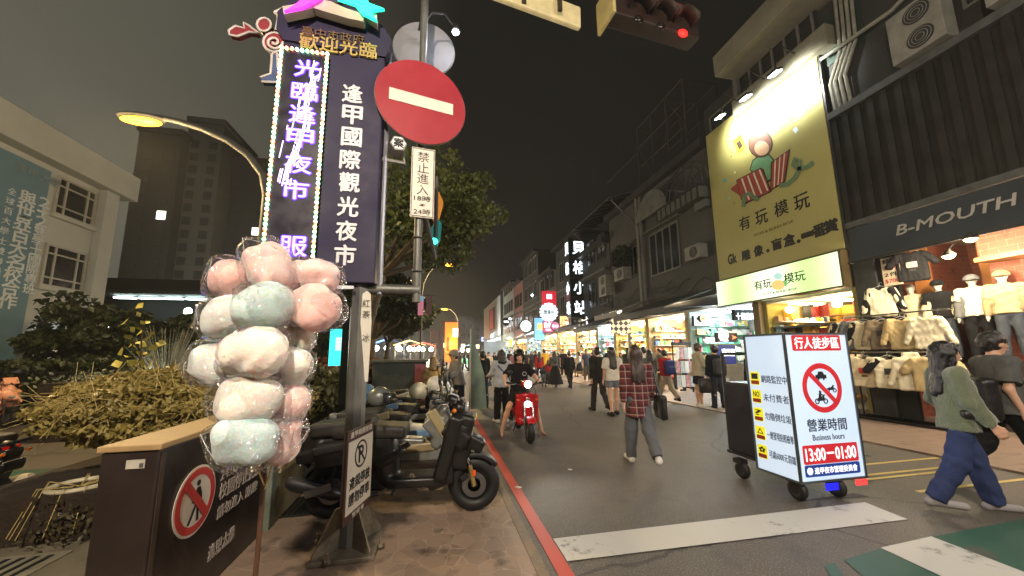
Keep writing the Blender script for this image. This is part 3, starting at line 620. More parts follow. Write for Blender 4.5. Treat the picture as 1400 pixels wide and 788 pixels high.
# leaning tree behind the pylon, crown to the right
tree('large street tree with leaning trunk and sparse leaves behind the no entry sign',(-2.4,10,0.4),7,(-.3,10,5.4),2.0,10500,gmid,3,.10,.17,(.9,0),.95,fork=.47,clumps=60)
tree('dense round dark tree behind the pole of the no entry sign, beside the scooters',(-2.3,14,0.4),5,(-2.3,14,3.6),1.75,12000,gdark,4,.13,.13,clumps=30)
tree('smaller dark tree farther along the planter, under the second street lamp',(-2.4,19,0.4),5,(-1.5,19,3.4),1.8,7000,gdark,5,.16,.13,clumps=24)
for i,(x,y,h,r,s,lb) in enumerate(((-14.6,14,3.5,1.8,11,'dark tree at the far left in front of the banner of the white building'),(-10.2,13.5,3.2,1.6,12,'dark slender tree in front of the lower windows of the white building'),(-8.0,16,3.4,1.9,13,'dark tree between the white building and the cotton candy'),(-5.4,17,3.7,1.9,14,'dark tree just behind the cotton candy bags'))):
    tree(lb,(x,y,0),h,None,r,6500,gdark,s,.15,.06,flat=.95,fork=.3,clumps=34,group='dark trees on the campus side')
def bush(name,label,c,rx_,nl,mat,seed,size=.07,cat='bush',group=None,stems=14):
    rg=np.random.default_rng(seed); c=np.array(c,float); rx_=np.array(rx_,float); t=thing(name,label,cat,(c[0],c[1],0.),group=group); mb=MB()
    for i in range(stems):
        a=rg.uniform(0,6.28); e=c+np.array([math.cos(a),math.sin(a),rg.uniform(-.2,.8)])*rx_*rg.uniform(.4,.9); mb.tube([(c[0]+rg.normal()*.2*rx_[0],c[1]+rg.normal()*.2,0.0),(c+e)/2-np.array([0,0,.1*rx_[2]]),e],[.018,.012,.005],5)
    mb.build('stems',bark(),t,True)
    q=rg.normal(size=(nl,3)); q/=np.linalg.norm(q,axis=1)[:,None]; lump=1+.10*np.sin(q[:,0]*9+seed)*np.cos(q[:,1]*8)+.06*np.sin(q[:,2]*15)
    q*=(rg.uniform(.5,1.06,nl)**.45*lump)[:,None]; q[:,2]=np.clip(q[:,2],-.75,2); leaves(c+q*rx_,size,rg,2.0,name='foliage',mat=mat,parent=t); return t
# ---------------------------------------------------------------- planter, box, hedge
X_,Y_,Z_=np.eye(3)
pc=pm('planter_concrete',(132,124,100),rough=.8,var=.35,scale=3,bump=.5); 
t=thing('planter','long low concrete planter wall running along the red pavement behind the steel pole','planter',(-1.6,4,0))
MB().bx((-1.60,3.95,0),(-1.44,30,.46)).build('planter_wall',pc,t,bev=.01)
MB().bx((-1.64,3.93,.46),(-1.41,30,.53)).build('coping',pm('coping_stone',(158,142,108),rough=.7,var=.25,bump=.3),t,bev=.008)
MB().bx((-3.9,3.95,0),(-1.603,30,.40)).build('soil',pm('soil',(52,40,28),rough=.95,var=.4,bump=.8),t)
mb=MB().bx((-1.63,3.80,0),(-1.43,3.925,.62)); mb.build('end_post',pm('post_concrete',(104,112,98),rough=.75,var=.3,bump=.4),t,bev=.01)
blkm=pm('box_brown',(42,32,29),rough=.38,var=.25,scale=4,bump=.06,bscale=90,coat=.2)
t=thing('notice_box','dark brown metal notice box with a round no pedestrians sign and tan top, bottom left','notice box',(-1.58,3.1,0))
MB().bx((-1.73,2.40,.0),(-1.47,3.74,1.05)).build('cabinet',blkm,t,bev=.008)
MB().bx((-1.745,2.385,1.053),(-1.455,3.755,1.085)).build('top',pm('box_top',(168,140,98),rough=.55,var=.25,bump=.2),t,bev=.006)
MB().bx((-1.4695,2.42,.03),(-1.4665,2.455,1.03)).build('edge_strip',pm('box_edge',(72,60,54),rough=.4),t)
q=atY(180,628,2.395); MB().box((q[0]+.02,2.3965,.985),(.085,.004,.045)).build('sticker',pm('sticker_white',(190,184,172),rough=.5),t)
MB().box((q[0]+.048,2.3935,.978),(.018,.002,.022)).build('sticker_mark',pm('mark_grey',(88,84,80)),t)
fx=-1.467
c=atX(267,684,fx); Rr=.205
def disc(c,r,n,mat,name,parent,th=.004,off=0.,inner=0.,k=40,sy=1.):
    n=nrm(n); a=nrm(np.cross([0,0,1],n)); b=np.cross(n,a); c=np.array(c,float)+n*off; V=[];Fc=[]
    for z in(0,th):
        for rr in((r,inner) if inner else (r,)):
            for i in range(k): th_=2*PI*i/k; V.append(c+n*z+a*rr*math.cos(th_)+b*rr*sy*math.sin(th_))
    if inner:
        for i in range(k):
            j=(i+1)%k; Fc+=[(2*k+i,2*k+j,3*k+j,3*k+i),(i,k+i,k+j,j),(i,j,2*k+j,2*k+i),(k+j,k+i,3*k+i,3*k+j)]
    else: Fc=[tuple(range(k))[::-1],tuple(range(k,2*k))]+[(i,(i+1)%k,(i+1)%k+k,i+k) for i in range(k)]
    return MB().add(V,Fc).build(name,mat,parent)
wp=pm('sign_white',(214,206,192),rough=.45,var=.08); rp_=pm('sign_red',(186,62,58),rough=.45,var=.1); bp_=pm('sign_black',(16,14,14),rough=.5,var=.1)
o=disc(c,Rr,(1,0,0),wp,'prohibition_sign',t,.004)
disc(c,Rr*.93,(1,0,0),rp_,'red_ring',o,.002,.005,inner=Rr*.72)
def P2(pts,c,a,b,off,n,mat,name,parent,th=.0015,s=1.):
    return MB().prism([(x*s,y*s) for x,y in pts],np.array(c)+np.array(n)*off,a,b,th).build(name,mat,parent)
mb=MB(); n_=X_
def man(mb,c,a,b,s,off,n,th=.0015):
    o=np.array(c)+np.array(n)*off; f=lambda P:mb.prism([(x*s,y*s) for x,y in P],o,a,b,th)
    k=[(.02+.11*math.cos(i*.524),.62+.11*math.sin(i*.524)) for i in range(12)]; f(k)
    f([(-.02,.48),(.16,.46),(.2,.1),(.1,-.1),(-.06,-.1),(-.06,.2)]); f([(-.05,.46),(-.28,-.02),(-.20,-.06),(.02,.3)]); f([(.14,.46),(.26,.2),(.30,-.05),(.22,-.07),(.16,.2)])
    f([(-.06,-.08),(.04,-.08),(-.14,-.46),(-.34,-.78),(-.44,-.74),(-.24,-.4)]); f([(.02,-.08),(.12,-.08),(.16,-.45),(.22,-.78),(.10,-.78),(.06,-.45)])
man(mb,c+np.array([0,0,.0]),Y_,Z_,Rr*.80,.0085,X_); mb.build('pedestrian_figure',bp_,o)
mb=MB(); d=nrm(Y_-Z_*1.05); e=nrm(Z_+Y_*.95); L_=Rr*.80; w=.026
mb.prism([(-L_,-w),(L_,-w),(L_,w),(-L_,w)],c+X_*.011,d,np.cross(X_,d),.0015); mb.build('red_bar',rp_,o)
tw_=pm('lettering_pale',(176,166,156),rough=.5,var=.12)
def tl(s,px0,px1,py,h,parent,mat=tw_,b=.02,X=fx,sk=0.):
    p0=atX(px0,py,X); p1=atX(px1,py,X); y0,y1=p0[1],p1[1]
    return lambda z:text(s,((X),(y0+y1)/2,z),y1-y0,h,Y_,Z_,mat,parent,th=.003,bold=b)
za=atX(310,633,fx)[2]
y0=atX(301,660,fx)[1]; y1=3.62
zt=atX(301,632,fx)[2]; 
text('本校區每日',(fx,(y0+3.40)/2,zt-.002),3.40-y0,.085,Y_,Z_,tw_,t,th=.003)
zt=atX(303,650,fx)[2]; text('24:00-06:00',(fx,(y0+3.5)/2,zt),3.5-y0,.07,Y_,Z_,tw_,t,th=.003)
zt=atX(302,671,fx)[2]; text('校園停止開放',(fx,(y0+3.64)/2,zt-.005),3.64-y0,.11,Y_,Z_,tw_,t,th=.003,bold=.02)
zt=atX(300,700,fx)[2]; text('請勿進入 謝謝!',(fx,(y0+3.6)/2,zt),3.6-y0,.085,Y_,Z_,tw_,t,th=.003)
a0=atX(285,752,fx); a1=atX(320,730,fx); text('逢甲大學',(fx,(a0[1]+a1[1])/2,(a0[2]+a1[2])/2),a1[1]-a0[1],.085,Y_,Z_,tw_,t,th=.003,bold=.02)
a0=atX(284,766,fx); text('FENG CHIA UNIVERSITY',(fx,(a0[1]+a1[1])/2,a0[2]-.0),a1[1]-a0[1],.028,Y_,Z_,tw_,t,th=.003)
b_=bush('hedge_bush','wide straw coloured clipped bush with red flowers at its right, above the black box',(-2.78,4.85,1.0),(1.22,.75,.40),30000,gdry,21,.036,stems=26)
rg=np.random.default_rng(5); q=rg.normal(size=(420,3))*np.array([.12,.1,.05])+atY(282,538,4.75); leaves(q,.035,rg,1.2,name='flowers',mat=pm('flower_red',(190,24,60),rough=.6,var=.3),parent=b_)
tw=MB(); 
for i in range(420):
    p=np.array([-2.78,4.85,1.0])+nrm(rg.normal(size=3)*[1,1,.6]+[0,-.35,.6])*np.array([1.2,.74,.40]); dd=rg.normal(size=3)*.09; tw.tube([p-dd,p+[0,0,.02],p+dd],.0024,4)
tw.build('dry_twigs',pm('twig',(190,168,104),rough=.8),b_,kind='stuff')
for i,(x,y,r,lb) in enumerate(((-2.55,7.0,1.0,'dark green planter bush with reddish leaves behind the teal lit sign'),(-2.3,9.2,1.0,'reddish leafy bush farther along the planter, below the round dark tree'),(-2.2,11.8,1.0,'low dark bush in the planter at the far scooters'))):
    bush('planter_bush',lb,(x,y,.95),(.9,r,.5),5000,leafmat('leaf_red',(40,40,22),(120,52,38)) if i!=0 else leafmat('leaf_g2',(34,44,18),(96,88,44)),30+i,.09,group='bushes growing in the planter')
t=thing('low_hedge','long low dark hedge in front of the white building','hedge',(-9,11,0))
rg=np.random.default_rng(8); q=rg.uniform(-1,1,(9000,3)); q=q/np.maximum(np.abs(q).max(1)[:,None],1e-6)*rg.uniform(.85,1.02,(9000,1)); leaves(np.array([-10,11.5,.75])+q*[6.2,.6,.75],.12,rg,1.6,name='foliage',mat=gdark,parent=t)
MB().bx((-16,11.1,0),(-4,11.9,1.2)).build('inner_branches',pm('hedge_core',(20,24,14),rough=.95),t)
# potted plant
t=thing('flower_pot','round pot with a pale rim and dark trailing stems beside the black box','flower pot',(-3.15,4.2,0))
cc=(-3.15,4.2,.0); MB().lathe([(.13,.03),(.17,.25),(.185,.40),(.175,.40),(.16,.3)],cc,24).build('pot',pm('pot_dark',(70,78,74),rough=.35,var=.3),t,True); MB().torus((-3.15,4.2,.41),.195,.022,'z',28,8).build('rim',pm('pot_rim',(206,196,164),rough=.5),t,True)
MB().lathe([(0,.37),(.165,.37)],cc,20).build('soil',pm('soil',(52,40,28)),t); q=rg.normal(size=(700,3))*[.15,.10,.10]+[-3.02,4.02,.16]; leaves(q,.03,rg,2.,name='foliage',mat=leafmat('leaf_pot',(30,30,20),(96,86,60)),parent=t)
tw=MB()
for i in range(14): a=rg.uniform(0,6.28); tw.tube([(-3.15,4.2,.4),(-3.15+.25*math.cos(a),4.2+.25*math.sin(a),.45),(-3.15+.32*math.cos(a),4.2+.28*math.sin(a)-.1,.12)],.003,5)
tw.build('stems',pm('twig',(190,168,104)),t)
# sapling + floodlit bare shrub
p=atY(192,500,7.6); t=thing('sapling','thin sapling with a few yellow leaves between the dark tree and the bare shrub','sapling',(p[0],7.6,0)); mb=MB().tube([(p[0],7.6,0),(p[0]+.02,7.6,1.1),(p[0]-.05,7.6,2.1)],[.03,.02,.008],7); mb.build('stem',bark(),t,True)
rg=np.random.default_rng(9); q=rg.normal(size=(38,3))*[.15,.1,.30]+[p[0]-.05,7.6,1.75]; leaves(q,.13,rg,1.2,name='crown',mat=leafmat('leaf_yel',(96,96,48),(196,186,80)),parent=t)
p=atY(228,512,9.5); t=thing('bare_shrub','bare pale shrub lit from below, with fine upswept twigs','shrub',(p[0],9.5,0)); mb=MB()
for i in range(90):
    a=rg.uniform(0,6.28); r=rg.uniform(.2,.75); z=rg.uniform(1.6,2.35); mb.tube([(p[0],9.5,.7),(p[0]+math.cos(a)*r*.4,9.5+math.sin(a)*r*.4,1.2+.3*(z-1.7)),(p[0]+math.cos(a)*r,9.5+math.sin(a)*r,z)],[.014,.008,.003],4)
mb.tube([(p[0],9.5,0),(p[0],9.5,.8)],.03,6); mb.build('twigs',pm('pale_twig',(112,112,98),rough=.8),t)
q=rg.normal(size=(2600,3))*[.7,.25,.07]+[p[0]-.1,9.3,1.12]; tag(leaves(q,.06,rg,1.4,name='pale_ground_cover',mat=gblue),'pale low plants lit at the foot of the bare shrub','ground cover',kind='stuff')
MB().bx((p[0]-1.5,8.6,0),(p[0]+1.3,10,1.08)).build('raised_bed',pm('soil',(52,40,28)),label='raised dark planting bed below the bare shrub',cat='planting bed')
spot((p[0]+.1,8.7,1.15),(p[0],9.5,2.2),16,(.95,1,.9),110)
# ---------------------------------------------------------------- campus building
lw=pm('building_render',(182,184,178),rough=.8,var=.12,scale=.8,bump=.1,bscale=30); dk=pm('window_glass',(26,28,32),rough=.12,var=.2,spec=.8); fr=pm('window_frame_grey',(168,166,156),rough=.5,var=.1)
t=thing('campus_building','pale three storey building at the far left with a tall grey blue banner','building',(-16,8,0))
MB().bx((-26,-2,0),(-12.4,16.0,7.75)).build('wall',lw,t); MB().bx((-26.4,-2.4,7.76),(-11.95,16.55,8.75)).build('parapet',lw,t,bev=.03); MB().bx((-12.385,15.45,0),(-12.15,15.99,7.75)).build('corner_pier',lw,t)
for k,(za,zb) in enumerate(((6.25,7.55),(3.85,5.25),(.75,2.0))):
    for yl,yh in ((13.95,15.35),):
        f=MB(); X0=-12.39
        f.bx((X0,yl,za),(X0+.06,yh,za+.07)).bx((X0,yl,zb-.07),(X0+.06,yh,zb)).bx((X0,yl,za+.071),(X0+.06,yl+.07,zb-.071)).bx((X0,yh-.07,za+.071),(X0+.06,yh,zb-.071))
        for yy in(yl+.3,yh-.34): f.bx((X0,yy,za+.071),(X0+.05,yy+.05,zb-.071))
        for zz in(za+.28,zb-.33):
            for ya,yb in((yl+.071,yl+.299),(yl+.351,yh-.341),(yh-.289,yh-.071)): f.bx((X0,ya,zz),(X0+.045,yb,zz+.05))
        w_=f.build('window',fr,t); MB().bx((X0,yl+.01,za+.01),(X0+.012,yh-.01,zb-.01)).build('pane',dk,w_)
        MB().bx((X0,yl-.08,za-.12),(X0+.12,yh+.08,za-.004)).build('sill',lw,w_)
MB().box((-12.3,14.6,2.35),(.06,.9,.05)).build('lamp_tube',emi('tube_white',(235,245,240),6),t)
t2=thing('banner','tall grey blue banner with white vertical writing on the pale building','banner',(-12.3,12.4,.5))
MB().bx((-12.37,9.6,.4),(-12.34,13.7,7.55)).build('banner_cloth',pm('banner_blue',(96,128,142),rough=.6,var=.15,scale=1),t2)
bt=pm('banner_text',(206,212,212),rough=.6)
def vt(s,px,py0,py1,X,w,parent,mat,bold=.02):
    p0=atX(px[0],py0,X); p1=atX(px[1],py1,X); n=len(s)
    for i,ch in enumerate(s):
        if ch==' ': continue
        f=i/(n-1) if n>1 else 0; q=p0+(p1-p0)*f; text(ch,(X,(p0[1]+p1[1])/2+0*(p1[1]-p0[1])*f,q[2]),w,w*.95,-Y_ if False else Y_,Z_,mat,parent,th=.01,bold=bold)
vt('與世界百大名校合作',(39,9),272,412,-12.34,.46,t2,bt,.03)
vt('2+2雙學士國際專班',(62,38),278,395,-12.34,.33,t2,bt)
vt('全球百大學士雙聯學位',(16,-8),262,385,-12.34,.22,t2,bt,.01)
text('逢甲大學',atX(53,240,-12.34),1.3,.3,Y_,Z_,pm('banner_faint',(120,140,146),rough=.6),t2,th=.01)
# towers behind
tm=pm('tower_concrete',(120,118,110),rough=.9,var=.1,scale=.2); tm2=pm('tower_dark',(84,82,77),rough=.9,var=.1,scale=.2)
twd=pm('tower_glass',(78,77,73),rough=.4)
def towerb(label,pxa,pxb,ztop,Y,mat,win=True,nf=14,grp='apartment towers far behind the campus',lit=()):
    xa=atY(pxa,450,Y)[0]; xb=atY(pxb,450,Y)[0]; t=thing('apartment_tower',label,'tower block',((xa+xb)/2,Y,0),group=grp); MB().bx((xa,Y,0),(xb,Y+12,ztop)).build('wall',mat,t)
    if win:
        nw=max(2,int((xb-xa)/3.4))
        for i in range(nf):
            for j in range(nw):
                x=xa+(xb-xa)*(j+.5)/nw; z=6+i*(ztop-8)/nf; lt=(i,j) in lit
                MB().box((x,Y-.03,z),(1.3,.1,1.5)).build('window',emi('lit_window',(240,240,220),2.) if lt else twd,t)
    MB().bx((xa-.3,Y-.3,ztop+.01),(xb+.3,Y+12.3,ztop+.9)).build('roof_edge',mat,t)
towerb('tall dim apartment tower left of the street lamp arm, nearest the white building',150,215,41,70,tm2,True,15,lit=((9,1),(9,2)))
towerb('tall paler apartment tower with balconies, middle of the group',222,275,45,72,tm,True,15)
towerb('tall dark apartment tower just left of the pylon sign',290,352,40,76,tm2,True,13,lit=((8,1),))
for x_ in(-26,-38): spot((x_,52,3),(x_+4,70,22),2600,(1,.95,.82),95,.8,.5)  # added floodlights without a seen source, brightening the tower walls
# low building with porch lights
t=thing('market_hall','low dark building with two rows of white ceiling lights behind the trees','building',(-12,26,0))
MB().bx((-24,26,0),(-6.2,34,6.4)).build('wall',pm('hall_dark',(40,42,42),rough=.8,var=.2),t); 
for z in (5.1,3.4): MB().bx((-24,23.5,z),(-6.2,25.99,z+.18)).build('canopy',pm('canopy_dark',(48,52,54),rough=.6),t)
tb=emi('tube_white2',(225,250,245),9)
for px,py in ((172,403),(205,403),(237,403),(269,403),(172,419),(240,419),(268,419),(153,420)):
    q=atY(px,py,24.6); MB().box((q[0],24.6,4.98 if py<410 else 3.3),(.95,.3,.06)).build('ceiling_light',tb,t)
q=atY(257,426,23.0); MB().ell((q[0],23.0,q[2]),(.2,.1,.2)).build('floodlight',emi('flood_white',(225,255,240),25),t,True)
# ---------------------------------------------------------------- pylon
YP=3.2
navy=pm('pylon_navy',(36,31,60),rough=.6,var=.15,scale=3,bump=.04,bscale=40,spec=.3); side=pm('pylon_side',(86,82,96),rough=.45,var=.15)
t=thing('pylon_sign','tall navy welcome pylon with white vertical writing and a lit violet strip','pylon sign',(-.66,YP+.1,0)); py=t
pole=pm('galvanised_pole',(104,104,100),rough=.5,metal=.55,var=.35,scale=7,bump=.25,stretch=(1,1,.3))
MB().tube([(-.66,YP+.12,.03),(-.66,YP+.12,2.2),(-.66,YP+.12,4.7)],[.082,.074,.06],8).build('pole',pole,t)
bpm=pm('base_steel',(134,124,108),rough=.6,metal=.5,var=.45,scale=9,bump=.4); MB().box((-.66,YP+.12,.04),(.46,.46,.03)).build('base_plate',bpm,t,bev=.004)
for k in range(4):
    a=PI/4+k*PI/2; d=np.array([math.cos(a),math.sin(a),0]); MB().prism([(.07,0),(.29,0),(.29,.03),(.12,.30),(.07,.30)],np.array([-.66,YP+.12,.056])-np.cross(d,Z_)*-.006,d,Z_,.012).build('gusset',bpm,t)
    b2=np.array([math.cos(k*PI/2+PI/4+.45),math.sin(k*PI/2+PI/4+.45),0])*.27
    MB().lathe([(.022,0),(.022,.02),(.011,.021),(.011,.07)],np.array([-.66,YP+.12,.055])+b2,6).build('anchor_bolt',bpm,t)
MB().box((-.655,YP+.03,.48),(.09,.02,.16)).build('hatch',pole,t,bev=.004)
xl,xr=-1.40,-.535; zb=2.16; ztp=4.55
MB().bx((xl,YP,zb),(xr,YP+.22,ztp)).build('board',navy,t,bev=.01)
MB().tube([(xr+.03,YP+.1,zb-.08),(xr+.03,YP+.1,ztp)],.022,8).build('edge_tube',pm('edge_tube_grey',(150,150,160),rough=.4,metal=.6),t,True)
cap=[(-.06,0),(-.06,.18),(.03,.30),(.30,.38),(.60,.34),(.84,.20),(.92,.08),(.90,-.06),(.87,-.12)]
MB().prism([(x,z-.02) for x,z in cap]+[(.0,-.12)],(xl,YP-.02,4.47),X_,Z_,-.25).build('cap_board',navy,t)
gold=pm('gold_letter',(186,164,96),rough=.35,metal=.3,var=.1); wl_=pm('letter_white',(205,204,210),rough=.4,var=.06)
c0=atY(448,48,YP-.03); text('臺中市政府',(c0[0]+.05,YP-.025,c0[2]-.0),.53,.10,X_,Z_,pm('bronze_letter',(120,100,70),rough=.35,metal=.4),t,th=.012)
c0=atY(463,62,YP-.03); text('歡迎光臨',(c0[0],YP-.005,c0[2]),.66,.155,X_,Z_,gold,t,th=.02,bold=.03)
# n.b. text() builds towards -Y side of the board (a x b = -Y)
for ch,(px,pyy) in zip('逢甲國際觀光夜市一',((482,129),(482,158),(481,188),(479,219),(478,250),(476,283),(474,316),(472,349),(469,393))):
    q=atY(px,pyy,YP-.0); text(ch,(q[0],YP,q[2]),.165,.018 if ch=='一' else .175,X_,Z_,wl_,t,th=.008,bold=.045)
# LED strip
lx0,lx1=-1.385,-1.015; lz0,lz1=2.36,4.235
MB().bx((lx0,YP-.05,lz0),(lx1,YP-.001,lz1)).build('led_panel',pm('led_panel_dark',(26,20,40),rough=.35,var=.15),t)
def ledborder():
    m,N,L,p=nodes('led_border'); tc=N.new('ShaderNodeTexCoord'); s=N.new('ShaderNodeSeparateXYZ'); L.new(tc.outputs['Object'],s.inputs[0])
    v=math_(N,L,'ADD',math_(N,L,'MULTIPLY',s.outputs[2],6.4),math_(N,L,'MULTIPLY',s.outputs[0],4)); fr_=math_(N,L,'FRACT',v)
    cr=N.new('ShaderNodeValToRGB'); cr.color_ramp.interpolation='EASE'; e=cr.color_ramp.elements; e[0].position=0; e[0].color=(.25,1,.25,1); e[1].position=.25; e[1].color=(1,.75,.3,1)
    for ps,cc in((.5,(1,.12,.08,1)),(.7,(.7,1,.85,1)),(.9,(.3,1,.6,1))): k=e.new(ps); k.color=cc
    L.new(fr_,cr.inputs[0]); L.new(cr.outputs[0],p.inputs['Emission Color']); p.inputs['Emission Strength'].default_value=3.4; p.inputs['Base Color'].default_value=(.1,.1,.1,1); return m
lb=ledborder(); f=MB(); g_=.012
for a,b in(((lx0,lz0),(lx0,lz1)),((lx0,lz1),(lx1,lz1)),((lx1,lz1),(lx1,lz0))):
    n=44 if a[0]==b[0] else 9
    for i in range(n+1): f.ell((a[0]+(b[0]-a[0])*i/n,YP-.06,a[1]+(b[1]-a[1])*i/n),(.016,.016,.017),8)
f.build('border_light',lb,t,True)
f=MB().tube([(lx0,YP-.05,lz0),(lx0,YP-.05,lz1),(lx1,YP-.05,lz1),(lx1,YP-.05,lz0)],.010,6); f.build('light_tube',emi('tube_warmgreen',(150,220,120),.5),t)
vio=emi('led_violet',(86,48,255),3.4); viw=emi('led_lilac',(190,165,255),1.5)
for ch,(px,pyy) in zip('光臨逢甲夜市服務',((421,95),(417,126),(414,157),(411,190),(408,225),(404,260),(401,337),(397,372))):
    q=atY(px,pyy,YP-.05); text(ch,(q[0],YP-.05,q[2]),.205,.165,X_,Z_,vio,t,th=.006,bold=.07,name='led_letter'); text(ch,(q[0],YP-.056,q[2]),.205,.165,X_,Z_,viw,t,th=.003,bold=0,name='led_letter')
rg=np.random.default_rng(12); f=MB()
for i in range(75):      # overexposed glare of the display drawn as glowing streaks
    z=rg.uniform(2.95,4.08); u=(z-2.95)/1.13; x=-1.27+.17*u+rg.normal()*.035*(1.3-abs(u-.45)); L2=rg.uniform(.03,.16); f.box((x,YP-.064,z),(.008,.003,L2),rotm('Y',.12))
f.build('glare_streaks',emi('led_glare',(225,205,255),1.25),t)
# top ornaments
def neon(pts,mat,name,th=.10,off=-.09):
    P=[atY(px,pyy,YP+off) for px,pyy in pts]; o=P[0]; return MB().prism([(p[0]-o[0],p[2]-o[2]) for p in P],o,X_,Z_,th).build(name,mat,t)
cream=pm('ornament_cream',(176,168,150),rough=.5,var=.1)
neon([(391,20),(393,31),(431,23),(434,14),(428,12),(405,18)],cream,'ornament_block',.08,-.06); neon([(434,10),(432,22),(478,36),(499,40),(500,30),(475,22),(455,13)],cream,'ornament_block',.08,-.06); neon([(500,30),(517,42),(517,30),(505,24)],cream,'ornament_block',.08,-.06)
neon([(390,19),(415,14),(440,0),(447,-16),(428,-16),(420,-2),(406,10)],emi('neon_magenta',(255,60,240),1.1),'neon_sweep',.03,-.16)
neon([(462,2),(490,4),(480,-14),(498,-14),(505,8),(526,16),(508,18),(516,32),(496,22),(486,10)],emi('neon_aqua',(40,245,190),1.1),'neon_sweep',.03,-.16)
neon([(440,-2),(462,-2),(470,10),(455,12),(446,8)],pm('ornament_dark',(50,54,66)),'ornament_block',.05,-.05)
# figure emblem beside the cap
em=thing('dancer_emblem','flat red and blue dancing figure emblem outlined in white left of the pylon head','emblem',atY(370,60,YP+.05))
outl=pm('emblem_outline',(190,180,176),rough=.5); er=pm('emblem_red',(128,38,48),rough=.45); eb=pm('emblem_blue',(66,82,124),rough=.45)
def em_shape(pts,mat,nm):
    P=[atY(px,pyy,YP+.02) for px,pyy in pts]; o=P[0]; k=MB().prism([(p[0]-o[0],p[2]-o[2]) for p in P],o,X_,Z_,-.05).build(nm,mat,em)
    MB().tube([p-[0,.0,0] for p in P]+[P[0]],.011,6).build('outline',outl,k,True)
em_shape([(313,42),(322,36),(334,39),(333,31),(341,36),(354,46),(341,44),(325,50),(314,48)],er,'arm'); em_shape([(375,17),(386,12),(396,8),(399,13),(391,20),(386,26),(382,42),(377,42),(381,22)],er,'arm')
em_shape([(361+9.5*math.cos(a*.4),34+9*math.sin(a*.4)) for a in range(16)],er,'head')
em_shape([(375+15*math.cos(a*.4),58+13*math.sin(a*.4)) for a in range(16)],er,'body')
P=[atY(375+(12-a*.6)*math.cos(a*.55),58+(10-a*.5)*math.sin(a*.55),YP-.0) for a in range(18)]; MB().tube(P,.011,6).build('spiral',outl,em,True)
em_shape([(372,74),(379,73),(380,92),(385,108),(378,113),(358,112),(356,106),(370,101)],eb,'leg')
# ---------------------------------------------------------------- no entry assembly
d=nrm([.978,.21,0]); nn=np.cross(d,Z_)      # faces the camera
sg=thing('sign_post','slim galvanised post with an arm, standing off the pylon and carrying the round traffic sign','sign post',(-.19,3.32,2.05))
MB().tube([(-.19,3.32,2.02),(-.19,3.32,5.4)],.038,12).build('post',pole,sg,True); MB().tube([(-.62,3.32,2.13),(-.16,3.32,2.13)],.05,12).build('arm',pole,sg,True)
for z in(2.3,2.62,3.9): MB().torus((-.19,3.32,z),.04,.008,'z',16,6).build('clamp',pm('clamp_steel',(70,70,70),metal=.7,rough=.4),sg,True)
c=atY(577,140,3.22)
o=thing('no_entry_sign','round red no entry sign with a white bar on the slim post','traffic sign',c)
disc(c,.425,nn,pm('no_entry_red',(148,34,44),rough=.4,var=.12,scale=2),'sign_disc',o,.006)
MB().box(c+nn*.009,(.60,.004,.118),np.stack([d,np.cross(Z_,d),Z_],1)).build('white_bar',wp,o)
disc(c,.43,nn,pm('sign_back',(90,88,84),rough=.5,metal=.5),'back_plate',o,.008,-.010)
c=atY(578,250,3.27); d2=nrm([.99,.12,0]); o=thing('supplementary_sign','white plate reading 禁止進入 18時~24時 under the round red sign','sign',c); M3=np.stack([d2,np.cross(Z_,d2),Z_],1); n2=np.cross(d2,Z_)
MB().box(c,(.215,.012,.69),M3).build('plate',wp,o,bev=.003)
f=MB(); 
for a,b_,w,h in((0,.333,.205,.006),(0,-.333,.205,.006),(.098,0,.006,.66),(-.098,0,.006,.66)): f.box(c+d2*a+Z_*b_+n2*.0075,(w,.002,h),M3)
f.build('border_line',bp_,o)
for ch,z in zip('禁止進入',(.255,.145,.035,-.075)): text(ch,c+Z_*z+n2*.006,.105,.10,d2,Z_,bp_,o,th=.002,bold=.01)
text('18時',c+Z_*-.16+n2*.006,.15,.055,d2,Z_,bp_,o,th=.002,bold=.02); text('~',c+Z_*-.225+n2*.006,.02,.05,Z_,-d2,bp_,o,th=.002,bold=.02); text('24時',c+Z_*-.29+n2*.006,.15,.055,d2,Z_,bp_,o,th=.002,bold=.02)
# grey round mirror and white spotlight
c=atY(580,67,3.7); o=thing('round_mirror','pale grey round mirror back behind the top of the red sign','mirror',c); MB().lathe([(.0,-.02),(.2,-.016),(.335,-.004),(.345,.012),(0,.02)],c,40,'y').build('mirror_back',pm('mirror_grey',(120,120,124),rough=.8,var=.08,spec=.1),o,True); MB().tube([c+[0,.0,0],c+[.0,-.3,.1]],.02,8).build('bracket',pole,o)
c=atY(623,43,3.4); o=thing('led_spotlight','small white spotlight on a thin arm at the top of the slim post','spotlight',c); MB().tube([(-.19,3.32,c[2]-.03),(c[0]-.25,3.35,c[2]+.12),(c[0]-.12,3.38,c[2]+.16),c+[0,0,.03]],.014,8).build('arm',pm('black_plastic',(14,14,15)),o,True)
MB().lathe([(.03,.07),(.05,.0),(.045,-.01)],c,14).build('lamp_head',pm('black_plastic',(14,14,15)),o,True); MB().ell(c+[0,0,-.012],(.036,.036,.016),12).build('lens',emi('led_white',(220,230,255),40),o,True); point(c+[0,-.05,-.08],5,(.85,.9,1),.04)
